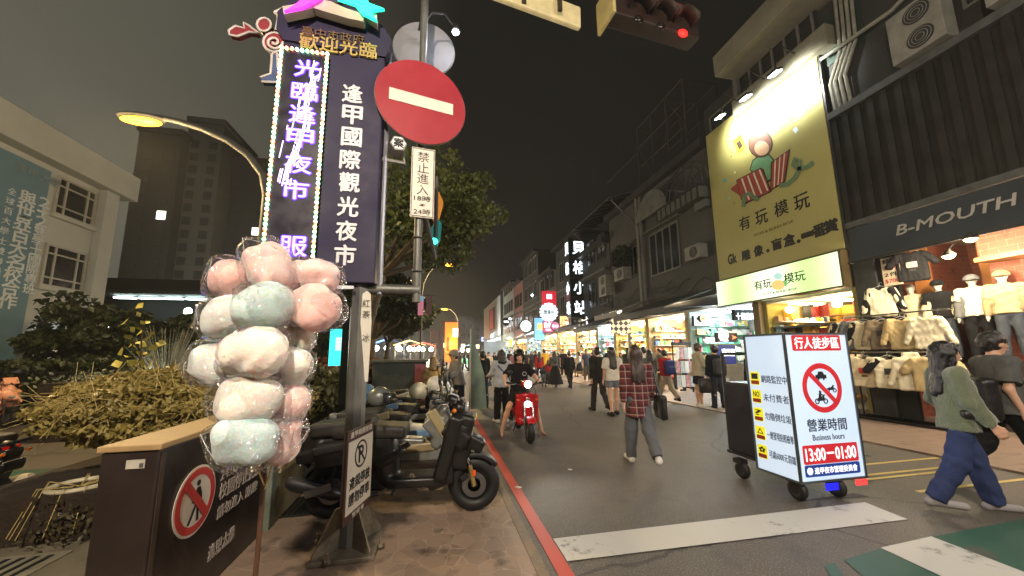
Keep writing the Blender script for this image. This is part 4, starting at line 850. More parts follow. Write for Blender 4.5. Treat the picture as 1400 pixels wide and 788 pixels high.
# box sign
c=atY(545,196,3.2); o=thing('small_box_sign','small white six sided box sign with one black character left of the slim post','box sign',c)
k=[(.075*math.cos(i*PI/3+.1),.075*math.sin(i*PI/3+.1)) for i in range(6)]; MB().prism(k,c,d,Z_,-.14).build('box',pm('boxsign_grey',(150,148,142),rough=.5),o); MB().prism([(x*.85,y*.85) for x,y in k],c+nn*.002,d,Z_,.004).build('face',pm('boxsign_face',(215,212,205),rough=.4,emit=.25),o); text('案',c+nn*.007,.085,.085,d,Z_,bp_,o,th=.003,bold=.05)
MB().tube([(-.535,3.3,c[2]-.12),c+[.05,.12,-.13],c+[.03,.1,-.03]],.02,8).build('bracket',pm('bracket_grey',(140,138,132),rough=.5,metal=.5),o,True)
# no parking plate on pole
d3=nrm([.25,.97,0]); n3=np.cross(d3,Z_); c=np.array([-.575,3.17,.665]); M3=np.stack([d3,np.cross(Z_,d3),Z_],1)
p0=atX(491,642,-.565); c=np.array([-.565,p0[1],p0[2]])
o=thing('no_parking_sign','white and brown no parking plate strapped to the pylon pole','sign',c); MB().box(c,(.44,.012,.64),M3).build('plate',pm('plate_brown',(70,40,34),rough=.5,var=.15),o,bev=.003); MB().box(c-Z_*.01+n3*.0075,(.40,.004,.50),M3).build('white_field',wp,o)
for w_,rr in(('ring',.10),): disc(c+Z_*.12+n3*.010,rr,n3,bp_,'prohibition_ring',o,.002,0,inner=rr*.86)
text('P',c+Z_*.12+n3*.010,.075,.12,d3,Z_,bp_,o,th=.002,bold=.03); MB().box(c+Z_*.12+n3*.0125,(.19,.001,.016),M3@rotm('Y',R(45))).build('slash',bp_,o)
text('違規停放',c+Z_*-.06+n3*.010,.33,.085,d3,Z_,bp_,o,th=.002,bold=.03); text('請勿停車',c+Z_*-.17+n3*.010,.33,.085,d3,Z_,bp_,o,th=.002,bold=.03); text('逢甲商圈管理',c+Z_*.285+n3*.007,.36,.045,d3,Z_,wp,o,th=.002,bold=.02); text('管委會',c+Z_*-.29+n3*.007,.2,.035,d3,Z_,wp,o,th=.002)
# pennant on pole
c=atY(500,458,3.05); o=thing('hanging_pennant','narrow white pointed strip hanging on the pylon pole below the board','pennant',atY(500,400,3.05))
P=[atY(x,y,3.05) for x,y in((496,402),(502,398),(507,402),(508,440),(506,478),(503,522),(499,522),(496,480),(493,440))]; oo=P[0]; MB().prism([(p[0]-oo[0],p[2]-oo[2]) for p in P][::-1],oo,X_,Z_,.006).build('strip',pm('pennant_white',(200,196,182),rough=.6,var=.1),o)
for ch,yy in zip('紅茶冰',(415,430,462)): q=atY(500.5,yy,3.04); text(ch,q,.055,.06,X_,Z_,pm('ink_grey',(96,92,84)),o,th=.003)
# teal sign on post
c=atY(461,475,6.0); o=thing('teal_light_sign','small glowing teal panel on a dark post between the cotton candy and the steel pole','light sign',(c[0],6,.4)); MB().box((c[0],6,c[2]),(.21,.06,.56)).build('panel',emi('teal_glow',(60,215,210),1.05),o); MB().box((c[0]+.03,5.965,c[2]+.05),(.09,.01,.2)).build('panel_mark',emi('teal_pale',(190,240,235),.9),o); MB().box((c[0]+.12,6,1.2),(.1,.1,2.2)).build('post',pm('green_post',(22,34,30),rough=.4),o)
# ---------------------------------------------------------------- street lamps
lampc=pm('lamp_pole',(84,84,80),rough=.6,metal=.2,var=.2)
def street_lamp(label,pxh,pyh,Y,xp,w,arm=None,size=.35,st=30,pole_r=.07,col=(1,.72,.34),zc=None):
    h=atY(pxh,pyh,Y); o=thing('street_lamp',label,'street lamp',(xp,Y,0),group='warm street lamps'); x0=xp; dx=h[0]-xp
    za=h[2]-.2 if arm is None else arm
    MB().tube([(x0,Y,0),(x0,Y,za-1.2),*[(x0+dx*(1-math.cos(a_)),Y,za-1.2+(h[2]+.12-za+1.2)*math.sin(a_)) for a_ in (.3,.6,.85,1.1,1.3,1.45,1.57)]],[pole_r,pole_r*.8]+[pole_r*(.78-.05*k) for k in range(7)],10).build('pole',lampc,o,True)
    MB().ell((h[0],Y,h[2]+.06),(size,.16,.09),16).build('lamp_head',pm('lamp_head_grey',(120,118,110),rough=.4,metal=.4),o,True); MB().ell((h[0],Y,h[2]-.01),(size*.85,.14,.07),16).build('lens',emi('sodium',(255,165,40),5.5),o,True)
    spot((h[0],Y,h[2]-.12),(h[0],Y,0),w*1.3,col,165,.5,.12); point((h[0],Y,h[2]-.75),w*.45,col,.12); return o
street_lamp('large warm street lamp glowing at the upper left on a curved arm',193,165,8,-3.55,560,size=.42,st=30,pole_r=.10)
street_lamp('warm street lamp on a thin pole just right of the slim sign post',615,362,17,-.72,500,size=.3,st=45,pole_r=.045)
street_lamp('more distant warm street lamp, lower and nearer the vanishing point',608,423,33,1.9,600,size=.35,st=45,pole_r=.07)
# ---------------------------------------------------------------- traffic lights
hs=pm('signal_housing',(62,36,20),rough=.5,var=.2)
c=atY(890,28,5.0); sl=thing('traffic_light','horizontal traffic light seen from below with its red lens lit, top right of centre','traffic light',c)
dl=nrm([1,.10,0]); Ml=np.stack([dl,np.cross(Z_,dl),Z_],1); hb_=c
MB().box(c,(1.85,.30,.52),Ml).build('housing',pm('signal_dark',(44,28,20),rough=.55),sl,bev=.03)
for k,(dx,col) in enumerate(((.55,'r'),(0.08,'o'),(-.38,'o'),(-.8,'p'))):
    if col=='p': MB().box(c+dl*-.93+Z_*-.05,(.06,.5,.62),Ml).build('end_plate',pm('signal_plate',(196,180,120),rough=.5),sl,bev=.01); continue
    q=c+dl*dx+np.array([0,-.14,-.10])
    V=[];n=14
    for i in range(n+1):
        a=PI*i/n; V+= [q+dl*.19*math.cos(a)+Z_*.19*math.sin(a)+np.array([0,0,0]),q+dl*.19*math.cos(a)+Z_*.19*math.sin(a)+np.array([0,-.26,-.02])]
    vz=MB().add(V,[(2*i,2*i+1,2*i+3,2*i+2) for i in range(n)]).build('visor',pm('signal_dark',(44,28,20)),sl,True); md=vz.modifiers.new('t','SOLIDIFY'); md.thickness=.006
    MB().ell(q+np.array([0,-.02,-.16]),(.09,.04,.07),18).build('lens',emi('signal_red',(255,20,16),5) if col=='r' else pm('lens_dark',(30,22,16),rough=.2),sl,True)
q=c+dl*.55; point(q+np.array([-.1,-.15,.5]),5,(1,.05,.04),.1)
MB().tube([c+dl*1.1+Z_*.45,c-dl*4.4+Z_*.45],.07,10).build('mast_arm',pm('mast_dark',(70,66,58),rough=.5,metal=.4),sl,True)
c=atY(715,2,5.0)-Z_*-.06; o=thing('street_name_sign','pale backlit street name board seen from below at the top centre','street sign',c); MB().box(c,(2.15,.10,.42),np.stack([nrm([1,.14,0]),np.cross(Z_,nrm([1,.14,0])),Z_],1)@rotm('Y',.03)).build('board',pm('board_cream',(212,196,146),rough=.5,emit=.12),o,bev=.03)
for k in(-.62,0,.62): MB().box(c+X_*k+np.array([0,-.06,.08]),(.07,.05,.5)).build('strap',pm('strap_dark',(60,50,34)),o)
# side traffic lights behind sign
c=atY(598,281,5.2); o=thing('side_traffic_light','side facing traffic light with amber visor and green arrow behind the white plate','traffic light',c)
def vis(px,pts,mat,nm): P=[atY(a,b,5.2) for a,b in pts]; q=P[0]; MB().prism([(p[0]-q[0],p[2]-q[2]) for p in P],q,X_,Z_,-.14).build(nm,mat,o)
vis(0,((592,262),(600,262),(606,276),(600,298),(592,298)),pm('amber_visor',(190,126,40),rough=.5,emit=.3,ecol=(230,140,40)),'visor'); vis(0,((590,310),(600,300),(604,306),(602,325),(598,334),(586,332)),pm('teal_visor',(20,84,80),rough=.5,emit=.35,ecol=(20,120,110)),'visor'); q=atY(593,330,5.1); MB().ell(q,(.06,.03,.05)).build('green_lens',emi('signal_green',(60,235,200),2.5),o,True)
MB().tube([(-.16,3.36,2.95),(c[0]-.02,5.2,2.95),(c[0]-.02,5.2,4.2)],.03,8).build('bracket',pm('mast_dark',(70,66,58)),o,True)
# pink and blue hanging banner
q=atY(581,418,9.0); o=thing('pole_banner','pair of small pink and blue banners hanging from the lamp pole','banner',q)
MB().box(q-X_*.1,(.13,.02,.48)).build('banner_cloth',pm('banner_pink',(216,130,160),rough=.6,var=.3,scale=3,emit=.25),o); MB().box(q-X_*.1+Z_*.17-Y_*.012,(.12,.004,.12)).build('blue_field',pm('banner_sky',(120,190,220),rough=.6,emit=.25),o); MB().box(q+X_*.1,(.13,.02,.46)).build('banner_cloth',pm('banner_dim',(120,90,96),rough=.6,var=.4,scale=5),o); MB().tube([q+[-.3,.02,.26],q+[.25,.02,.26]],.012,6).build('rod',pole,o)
text('中心',q-X_*.1-Y_*.012-Z_*.1,.09,.2,X_,Z_,wp,o,th=.004)
# ---------------------------------------------------------------- cotton candy
def bagmat():
    m=bpy.data.materials.new('clear_bag'); m.use_nodes=True; N=m.node_tree.nodes; L=m.node_tree.links; N.remove(N['Principled BSDF'])
    tr=N.new('ShaderNodeBsdfTransparent'); tr.inputs[0].default_value=(.97,.97,.98,1); gl=N.new('ShaderNodeBsdfGlossy'); gl.inputs['Roughness'].default_value=.12; gl.inputs[0].default_value=(1,1,1,1)
    lw=N.new('ShaderNodeLayerWeight'); lw.inputs[0].default_value=.35; tc=N.new('ShaderNodeTexCoord'); mx=N.new('ShaderNodeMixShader')
    v=N.new('ShaderNodeTexVoronoi'); v.feature='F1'; v.inputs['Scale'].default_value=6; nz=N.new('ShaderNodeTexNoise'); nz.inputs['Scale'].default_value=5; nz.inputs['Detail'].default_value=2; nz.inputs['Distortion'].default_value=1.4; L.new(tc.outputs['Object'],nz.inputs[0]); L.new(nz.outputs[1],v.inputs[0])
    bp=N.new('ShaderNodeBump'); bp.inputs['Strength'].default_value=.9; bp.inputs['Distance'].default_value=.02; L.new(v.outputs[0],bp.inputs['Height']); L.new(bp.outputs[0],gl.inputs['Normal'])
    f=math_(N,L,'MULTIPLY_ADD',lw.outputs['Facing'],.42,.06,clamp=True); L.new(f,mx.inputs[0]); L.new(tr.outputs[0],mx.inputs[1]); L.new(gl.outputs[0],mx.inputs[2]); L.new(mx.outputs[0],N['Material Output'].inputs[0]); return m
bagm=bagmat(); from bpy import ops
def flossm(name,c): 
    m=pm(name,c,rough=.95,var=.07,scale=9,bump=.28,bscale=38,sheen=.6,spec=.1); p=m.node_tree.nodes['Principled BSDF']; p.inputs['Subsurface Weight'].default_value=.6; p.inputs['Subsurface Scale'].default_value=.06; return m
fc={'pink':flossm('floss_pink',(240,204,196)),'rose':flossm('floss_rose',(236,188,180)),'cream':flossm('floss_cream',(238,228,216)),'white':flossm('floss_white',(232,234,228)),'blue':flossm('floss_blue',(208,228,226)),'green':flossm('floss_green',(196,218,214))}
import mathutils
def hull(pts,name,mat,parent,seed):
    import bmesh
    bm=bmesh.new(); [bm.verts.new(Vector(p)) for p in pts]; r=bmesh.ops.convex_hull(bm,input=bm.verts); bmesh.ops.delete(bm,geom=list({g for g in r['geom_interior']+r['geom_unused'] if isinstance(g,bmesh.types.BMVert)}),context='VERTS')
    bmesh.ops.triangulate(bm,faces=bm.faces); bmesh.ops.subdivide_edges(bm,edges=bm.edges,cuts=2,use_grid_fill=True)
    rg=np.random.default_rng(seed)
    for v in bm.verts: v.co+=Vector(rg.normal(size=3)*.0028)
    me=bpy.data.meshes.new(name); bm.to_mesh(me); bm.free(); o=link(name,me,mat,parent,True); return o
cand=[(367,366,60,74,-.25,'pink',(333,326),1.90,'tall pink bag of cotton candy at the very top, its corner pointing up left'),(318,384,54,58,.2,'rose',(291,350),1.98,'pink bag of cotton candy at the upper left edge of the bunch'),(428,378,76,46,.1,'pink',(468,368),2.0,'pink bag of cotton candy at the upper right, over the navy board'),
(430,421,76,58,.15,'rose',(472,436),1.93,'deep pink bag of cotton candy at the right, second from the top'),(362,420,64,66,0,'green',(340,392),1.82,'grey green ball of cotton candy under the top pink bag'),(310,437,60,54,-.1,'white',(275,412),1.92,'white bag of cotton candy at the left, below the upper left pink one'),
(349,481,74,70,.1,'cream',(330,440),1.84,'cream bag of cotton candy in the middle of the bunch'),(402,462,48,44,.2,'cream',(432,455),2.02,'small cream bag of cotton candy behind, right of the middle'),(300,497,70,56,.15,'white',(249,503),1.92,'pale bag of cotton candy sticking out farthest left, its corner pointing left'),
(398,505,48,60,.4,'cream',(424,482),1.97,'cream and pink bag of cotton candy at the right of the middle row'),(341,545,80,60,.1,'cream',(284,558),1.84,'wide cream bag of cotton candy in the second row from the bottom'),(394,556,46,58,.5,'pink',(424,533),1.96,'narrow pink bag of cotton candy at the right, second from the bottom'),
(338,604,76,66,.05,'blue',(274,594),1.82,'pale blue bag of cotton candy at the bottom of the bunch'),(383,600,44,72,.35,'pink',(424,585),1.94,'slim pinkish bag of cotton candy at the bottom right')]
for i,(px,pyy,w,h,rot,col,sp_,Y,lb) in enumerate(cand):
    c=atY(px,pyy,Y); s=Y/490.*.93; W2=w*s*.5; H2=h*s*.5; t=thing('cotton_candy_bag',lb,'cotton candy',c,group='cotton candy bags in one bunch'); rg=np.random.default_rng(40+i)
    sd=SD(.009,.04); M=rotm('Y',rot); dep=min(W2,H2)*.8
    sd.rbox((0,0,0),(W2*.86,dep*.9,H2*.86),min(W2,H2,dep)*.86,M)
    for k in range(5): q=M@(rg.uniform(-1,1,3)*np.array([W2*.45,dep*.5,H2*.45])); sd.ball(q,min(W2,H2)*rg.uniform(.58,.74),k=.035)
    sd.w=(.0030,34,60+i); sd.build('floss',fc[col],t)
    tip=atY(sp_[0],sp_[1],Y)-c; P=[]
    for k in range(70):
        a=nrm(rg.normal(size=3)); e=np.sign(a)*np.abs(a)**.75; P.append(c+M@(e*np.array([W2*1.13,dep*1.25,H2*1.13])))
    tn=nrm(tip); sdv=nrm(np.cross(tn,Y_)); e0=c+tip; P+=[e0+sdv*.012,e0-sdv*.012,c+tip*.93+sdv*.03]
    bg_o=hull([p-c for p in P],'plastic_bag',bagm,t,i)
    sm=MB()
    for u in(-.8,.8):
        q=c+sdv*u*min(W2,H2)*.95+tn*min(W2,H2)*.55+np.array([0,-dep*(1.15-abs(u)*.7),0]); mid=(e0+q)/2+rg.normal(size=3)*.006; sm.tube([e0+rg.normal(size=3)*.003,mid,q,q-tn*.05+rg.normal(size=3)*.01],[.0011,.0013,.0012,.0005],4)
    for k in range(3):  # short white streaks painted in as glints on the film
        a=nrm(rg.normal(size=3)+np.array([0,-1.2,.3])); q=c+M@(np.sign(a)*np.abs(a)**.75*np.array([W2*1.1,dep*1.22,H2*1.1])); d_=nrm(rg.normal(size=3)); sm.tube([q-d_*.03,q+np.array([0,-.004,0]),q+d_*.03],[.0002,.0008,.0002],4)
    sm.build('bag_crease_glint',pm('crease_glint_white',(225,228,235),rough=.25,spec=.8),bg_o)
ct=thing('candy_stand','brown rod standing on a round base that carries the bunch of cotton candy','stand',(-.80,2.02,0)); MB().tube([(-.80,2.02,.02),(-.79,2.02,1.9)],.011,10).build('rod',pm('rod_brown',(84,56,40),rough=.5),ct,True); MB().lathe([(.18,0),(.18,.02),(.03,.035),(0,.035)],(-.80,2.02,0),24).build('base',pm('rod_base',(40,34,30),rough=.5,metal=.5),ct)
sb=MB()
for (px,pyy,w,h,rot,col,sp_,Y,lb) in cand: q=atY(px,pyy,Y); sb.tube([(-.79,2.02,max(.9,q[2]-.25)),q],.004,5)
sb.build('holder_stick',pm('stick_wood',(196,170,120),rough=.7),ct)
# ---------------------------------------------------------------- right side of the street
XF=10.3
wc=lambda n,c,**k: pm(n,c,rough=k.pop('rough',.85),var=k.pop('var',.3),scale=k.pop('scale',1.2),bump=.3,bscale=25,**k)
conc=wc('old_render',(70,69,64)); conc2=wc('dark_render',(46,46,44)); conc3=wc('grey_render',(92,92,88)); slab=wc('slab_render',(126,122,104)); metal_d=pm('dark_cladding',(44,44,40),rough=.45,metal=.35,var=.3,scale=2); ledge=pm('ledge_metal',(92,94,92),rough=.5,metal=.4,var=.3)
glassd=pm('window_glass',(26,28,32)); frd=pm('frame_dark',(40,40,40),rough=.5); frl=pm('frame_light',(104,104,98),rough=.5,var=.2)
def win(t,y0,y1,z0,z1,X=XF,nm=2,frm=None,bars=0,lit=None):
    frm=frm or frl; f=MB(); a=.06
    f.bx((X-.05,y0,z0),(X+.0,y1,z0+a)).bx((X-.05,y0,z1-a),(X,y1,z1))
    ys=[y0+(y1-y0-a)*k/nm for k in range(nm+1)]
    for y in ys: f.bx((X-.048,y,z0+a),(X,y+a,z1-a))
    for k in range(bars): 
        z=z0+(z1-z0)*(k+1)/(bars+1); f.bx((X-.09,y0,z),(X-.075,y1,z+.02))
    w=f.build('window',frm,t); MB().bx((X-.015,y0+.01,z0+.01),(X-.004,y1-.01,z1-.01)).build('pane',lit or glassd,w); return w
def ac(label,y,z,X=XF,s=1.,two=True,d=.38,group='air conditioner units on the right facades'):
    t=thing('air_conditioner',label,'air conditioner',(X-.02-d,y,z),group=group); h=1.25*s if two else .62*s; w=.95*s
    MB().bx((X-.02-d,y,z),(X-.02,y+w,z+h)).build('casing',pm('ac_white',(128,126,116),rough=.6,var=.3,scale=3),t,bev=.015)
    for k in range(2 if two else 1):
        zz=z+h*((k+.5)/(2 if two else 1)); g=MB().lathe([(.24*s,0),(.24*s,-.012),(0,-.012)],(X-.022-d,y+w*.42,zz),28,'x'); f=g.build('fan_guard',pm('ac_fan',(46,46,44),rough=.6),t,True)
        r=MB()
        for q in(.08,.14,.2): r.torus((X-.04-d,y+w*.42,zz),q*s,.006,'x',24,5)
        r.build('grille',pm('ac_white2',(128,128,120),rough=.5),f)
    return t
gp=[pm('goods_%d'%i,c,rough=.55,var=.15) for i,c in enumerate(((196,60,44),(230,180,60),(228,222,205),(52,92,150),(60,130,90),(210,130,150),(160,120,80),(30,30,34),(236,206,120),(120,170,190)))]
def shelves(name,label,y0,y1,z0,z1,X,n,seed,dirx=True,kind='stuff',pal=None,sz=.2):
    rg=np.random.default_rng(seed); mb=MB(); rows=max(1,int((z1-z0)/(sz*1.7)))
    for r in range(rows):
        z=z0+(z1-z0)*r/rows
        y=y0
        while y<y1:
            w=rg.uniform(.5,1.3)*sz; h=rg.uniform(.5,1.35)*sz; mi=int(rg.integers(0,len(pal or gp)))
            if rg.random()<.25: mb.ell((X-rg.uniform(0,.12),y+w/2,z+h/2),(w*.5,w*.45,h*.5),8,mi)
            else: mb.box((X-rg.uniform(0,.12),y+w/2,z+h/2),(sz*.7,w*.92,h),rotm('Z',rg.uniform(-.2,.2)),mi)
            y+=w
    o=mb.build(name,pal or gp,label=label,kind=kind); return o
def sidegoods(label,x0,x1,z0,z1,Y,seed,pal=None,sz=.2):
    rg=np.random.default_rng(seed); mb=MB(); rows=max(1,int((z1-z0)/(sz*1.6)))
    for r in range(rows):
        z=z0+(z1-z0)*r/rows; x=x0
        mb.bx((x0,Y-.02,z-.03),(x1,Y+.25,z-.01),2)
        while x<x1:
            w=rg.uniform(.5,1.2)*sz; h=rg.uniform(.5,1.3)*sz; mi=int(rg.integers(0,len(pal or gp)))
            if rg.random()<.25: mb.ell((x+w/2,Y+.1,z+h/2),(w*.45,w*.45,h*.5),8,mi)
            else: mb.box((x+w/2,Y+.1+rg.uniform(0,.08),z+h/2),(w*.9,sz*.7,h),rotm('Z',rg.uniform(-.2,.2)),mi)
            x+=w
    return mb.build('side_merchandise',pal or gp,label=label,kind='stuff')
warm=(255,226,170); cool=(226,244,255)
def shop(label,y0,y1,z1,depth,wall,light,lst,col,awn=None,X=XF,goods=True,seed=0,backc=None,n_l=2,pal=None,cw=None):
    t=thing('shop_interior',label,'shop',(X+depth/2,(y0+y1)/2,.03)); 
    MB().bx((X+depth,y0,.03),(X+depth+.15,y1,z1)).build('back_wall',backc or wall,t); MB().bx((X+.02,y0,.03),(X+depth-.001,y0+.12,z1)).build('side_wall',wall,t); MB().bx((X+.02,y1-.12,.03),(X+depth-.001,y1,z1)).build('side_wall',wall,t)
    MB().bx((X+.02,y0+.121,z1-.1),(X+depth-.001,y1-.121,z1)).build('ceiling',pm('shop_ceiling',(190,186,176),rough=.8),t); 
    for k in range(n_l):
        y=y0+(y1-y0)*(k+.5)/n_l; MB().box((X+depth*.4,y,z1-.125),(1.2,.16,.04)).build('ceiling_light',emi('shoplight_'+light,warm if light=='warm' else cool,20),t)
    for k in range(2): MB().ell((X+.25,y0+(y1-y0)*(k+.5)/2,z1-.35),(.11,.11,.11),12).build('globe_lamp',emi('globe_'+light,warm if light=='warm' else cool,22),t,True)
    area((X+depth*.35,(y0+y1)/2,z1-.17),(-.55,-.15,-1),depth*.5,(y1-y0)*.8,lst*3.2,(1,.80,.56) if light=='warm' else (.82,.93,1))
    if goods:
        for j,xx in enumerate((X+depth-.25,X+depth*.55,X+.6)):
            zt=(z1-.5,1.9,1.15)[j]; ya,yb=(y0+.2,y1-.2) if j!=1 else (y0+.5,y1-.9)
            MB().bx((xx,ya,.03),(xx+.08,yb,zt)).build('shelf_back',pm('shelf_pale',(176,170,156),rough=.6),t)
            if j==0: sidegoods('goods on the side wall of the %s'%' '.join(label.split(',')[0].split()[:7]),X+.15,X+depth-.4,.5,z1-.35,y1-.45,seed*5,pal)
            shelves('merchandise','goods packed on the %s shelves of the %s'%(('back','middle','front')[j],' '.join(label.split(',')[0].split()[:7])),ya,yb,.3,zt-.25,xx-.1,0,seed*7+j,pal=pal,sz=.2)
    return t
def bld(label,y0,y1,z0,z1,mat,X=XF,depth=7,name='shophouse',group='shophouses along the right side of the street'):
    t=thing(name,label,'building',(X+depth/2,(y0+y1)/2,0),group=group); MB().bx((X,y0,z0),(X+depth,y1,z1)).build('wall',mat,t); return t
# ---- clothing shop
t=bld('dark building over the clothing shop, clad in ribbed metal, with air conditioners on its ledge',-3,6.88,4.75,10.9,conc2)
rb=MB(); rg=np.random.default_rng(3)
y=-3
k=0
while y<6.85:
    rb.bx((XF-.13,y,4.75),(XF-.02,min(y+.13,6.86),7.62)); rb.bx((XF-.075,y+.13,4.75),(XF-.021,min(y+.27,6.87),7.62)); y+=.27
rb.build('ribbed_cladding',metal_d,t); MB().bx((XF-.20,-3,7.622),(XF-.001,6.87,7.80)).build('ledge',ledge,t); MB().bx((XF-.15,-3,4.60),(XF-.02,6.87,4.748)).build('base_trim',ledge,t)
MB().bx((XF-.9,-3,10.92),(XF+3,6.2,11.3)).build('roof_slab',slab,t)
for a,b in((.5,2.4),(2.8,4.3)): win(t,a,b,8.3,10.2,nm=3)
MB().bx((XF-.02,5.9,9.2),(XF-.003,6.8,10.6)).build('green_panel',pm('panel_green',(34,52,44),rough=.6),t)
ac('air conditioner with two round fans, upper right, above the ribbed cladding near the pipes',4.42,7.83,s=.92); ac('second air conditioner with two fans at the top right corner of the picture',2.75,7.83,s=1.2)
pp=MB()
for k in range(4): y=6.35+k*.12; pp.tube([(XF-.1,y,7.82),(XF-.12,y+.02,8.6),(XF-.1,y-.3,9.3),(XF-.06,y-.35,10.9)],.04,8)
pp.tube([(XF-.2,6.8,9.4),(XF-.3,5.2,9.2),(XF-.3,3.2,9.9)],.05,8); o=thing('drain_pipe_cluster','bundle of pale pipes bending over the ledge beside the air conditioner','pipes',(XF,6.5,7.8)); pp.build('pipe',pm('pipe_pale',(132,130,118),rough=.5,var=.3),o,True)
brick=paving('shop_brick',(112,54,38),(146,78,56),(196,164,132),4.2,br=True,rough=.7)
m=brick; 
for n_ in m.node_tree.nodes:
    if n_.type=='TEX_COORD':
        sx=m.node_tree.nodes.new('ShaderNodeSeparateXYZ'); cx=m.node_tree.nodes.new('ShaderNodeCombineXYZ')
        for l in list(n_.outputs['Object'].links): to=l.to_socket; m.node_tree.links.new(cx.outputs[0],to)
        m.node_tree.links.new(n_.outputs['Object'],sx.inputs[0]); ad_=m.node_tree.nodes.new('ShaderNodeMath'); m.node_tree.links.new(sx.outputs[0],ad_.inputs[0]); m.node_tree.links.new(sx.outputs[1],ad_.inputs[1]); m.node_tree.links.new(ad_.outputs[0],cx.inputs[0]); m.node_tree.links.new(sx.outputs[2],cx.inputs[1]); break
wood=pm('plywood',(176,118,62),rough=.5,var=.3,scale=2.5,stretch=(4,1,.5))
t=thing('clothing_shop','warm lit open clothing shop with brick walls under the dark awning at the right','shop',(XF+2,3,.03))
MB().bx((XF+3.0,-3,.03),(XF+3.15,6.4,4.6)).build('back_wall',brick,t); MB().bx((XF+.15,6.35,.03),(XF+3.2,6.5,4.6)).build('side_wall',brick,t)
MB().bx((XF-.12,6.40,.03),(XF+.14,6.86,4.58)).build('pillar',pm('pillar_grey',(60,64,64),rough=.4,metal=.3,var=.2),t,bev=.01); MB().bx((XF-.05,6.05,.03),(XF+.05,6.39,4.2)).build('door_jamb',pm('jamb_dark',(34,36,38),rough=.35,metal=.3),t)
MB().bx((XF+.3,-3,4.2),(XF+3,6.34,4.5)).build('ceiling',pm('shop_ceil_w',(170,140,110),rough=.8),t); MB().bx((XF+.25,-3,3.35),(XF+.45,4.9,4.19)).build('lintel_beam',brick,t); MB().bx((XF+.20,-3,3.26),(XF+.6,4.95,3.345)).build('beam_soffit',wood,t)
MB().bx((XF+1.5,5.35,.03),(XF+2.9,5.5,4.19)).build('wood_partition',wood,t); MB().bx((XF+.6,4.55,.03),(XF+1.1,4.95,3.25)).build('brick_column',brick,t); MB().bx((XF+.9,6.0,1.7),(XF+.95,6.3,4.1)).build('wood_panel',wood,t); MB().bx((XF+1.6,-3,.03),(XF+1.7,4.4,3.2)).build('display_wall',wood,t)
for z in(2.0,2.75): MB().bx((XF+1.1,-3,z),(XF+1.58,4.3,z+.05)).build('shelf',pm('shelf_wood',(120,84,54),rough=.6),t)
for z,sd_ in((2.06,1),(2.81,2)): shelves('folded_stock','folded shirts, caps and boxes on the %s shelf of the clothing shop'%('lower','upper')[sd_-1],-.5,4.2,z,z+.35,XF+1.35,0,70+sd_,sz=.26,pal=[gp[0],gp[2],gp[7],gp[6],gp[3],gp[8]])
MB().bx((XF+.05,-.5,.03),(XF+1.1,5.0,1.31)).build('display_platform',pm('platform_dark',(46,40,36),rough=.6),t)
for k,(px,pyy,X_l) in enumerate(((1297,350,9.75),(1327,327,9.75))):
    q=atX(px,pyy,X_l); o=thing('clip_lamp',('bright warm clip lamp, left of two under the dark awning','bright warm clip lamp, right of two under the dark awning')[k],'lamp',q,group='clip lamps under the awning'); MB().tube([q+[.35,.05,.28],q+[.2,.02,.24],q+[0,0,.1]],.014,8).build('arm',pm('black_plastic',(14,14,15)),o,True); MB().lathe([(.03,.12),(.10,.02),(.10,.0)],q,16).build('shade',pm('shade_dark',(40,36,30)),o,True); MB().ell(q-[0,0,.0],(.085,.085,.06),14).build('bulb',emi('bulb_warm',(255,214,140),30),o,True)
    point(q-np.array([0,0,.16]),90,(1,.80,.54),.08)
for y_ in(3.9,1.8,-.2): point((XF+.75,y_,3.1),60,(1,.82,.58),.1)
area((XF-.3,3.2,3.7),(.5,0,-1),1.,4.,90,(1,.84,.62))
# awning with shop name
aw=thing('shop_awning','dark slanted awning lettered B-MOUTH over the clothing shop','awning',(XF-.4,3,4.2))
x0=XF-.16; awm=pm('awning_dark',(50,54,58),rough=.55,var=.2,scale=2,bump=.15); 
MB().prism([(0,0),(-.36,-.86),(-.36,-.90),(0,-.04)],(x0,-3,4.57),X_,Z_,-9.6).build('awning_face',awm,aw); MB().prism([(0,0),(-.36,-.86),(-.36,-.90),(0,-.3)],(x0,6.605,4.565),X_,Z_,-.04).build('awning_end',awm,aw)
MB().bx((x0-.41,-3,3.62),(x0-.35,6.64,3.665)).build('front_bar',pm('bar_dark',(30,32,34),rough=.4),aw)
nb=nrm([-.86,0,.36]); 
a_=-Y_; b_=nrm(np.cross(nb,a_)); q0=atX(1226,313,XF-.45); mid=np.array([x0-.17,0,4.57-.17*.86/.36]); 
text('B-MOUTH',np.array([mid[0],4.90,mid[2]])+nb*.006,1.68,.27,a_,b_,pm('awning_letter',(176,170,158),rough=.5),aw,th=.01,bold=.02)
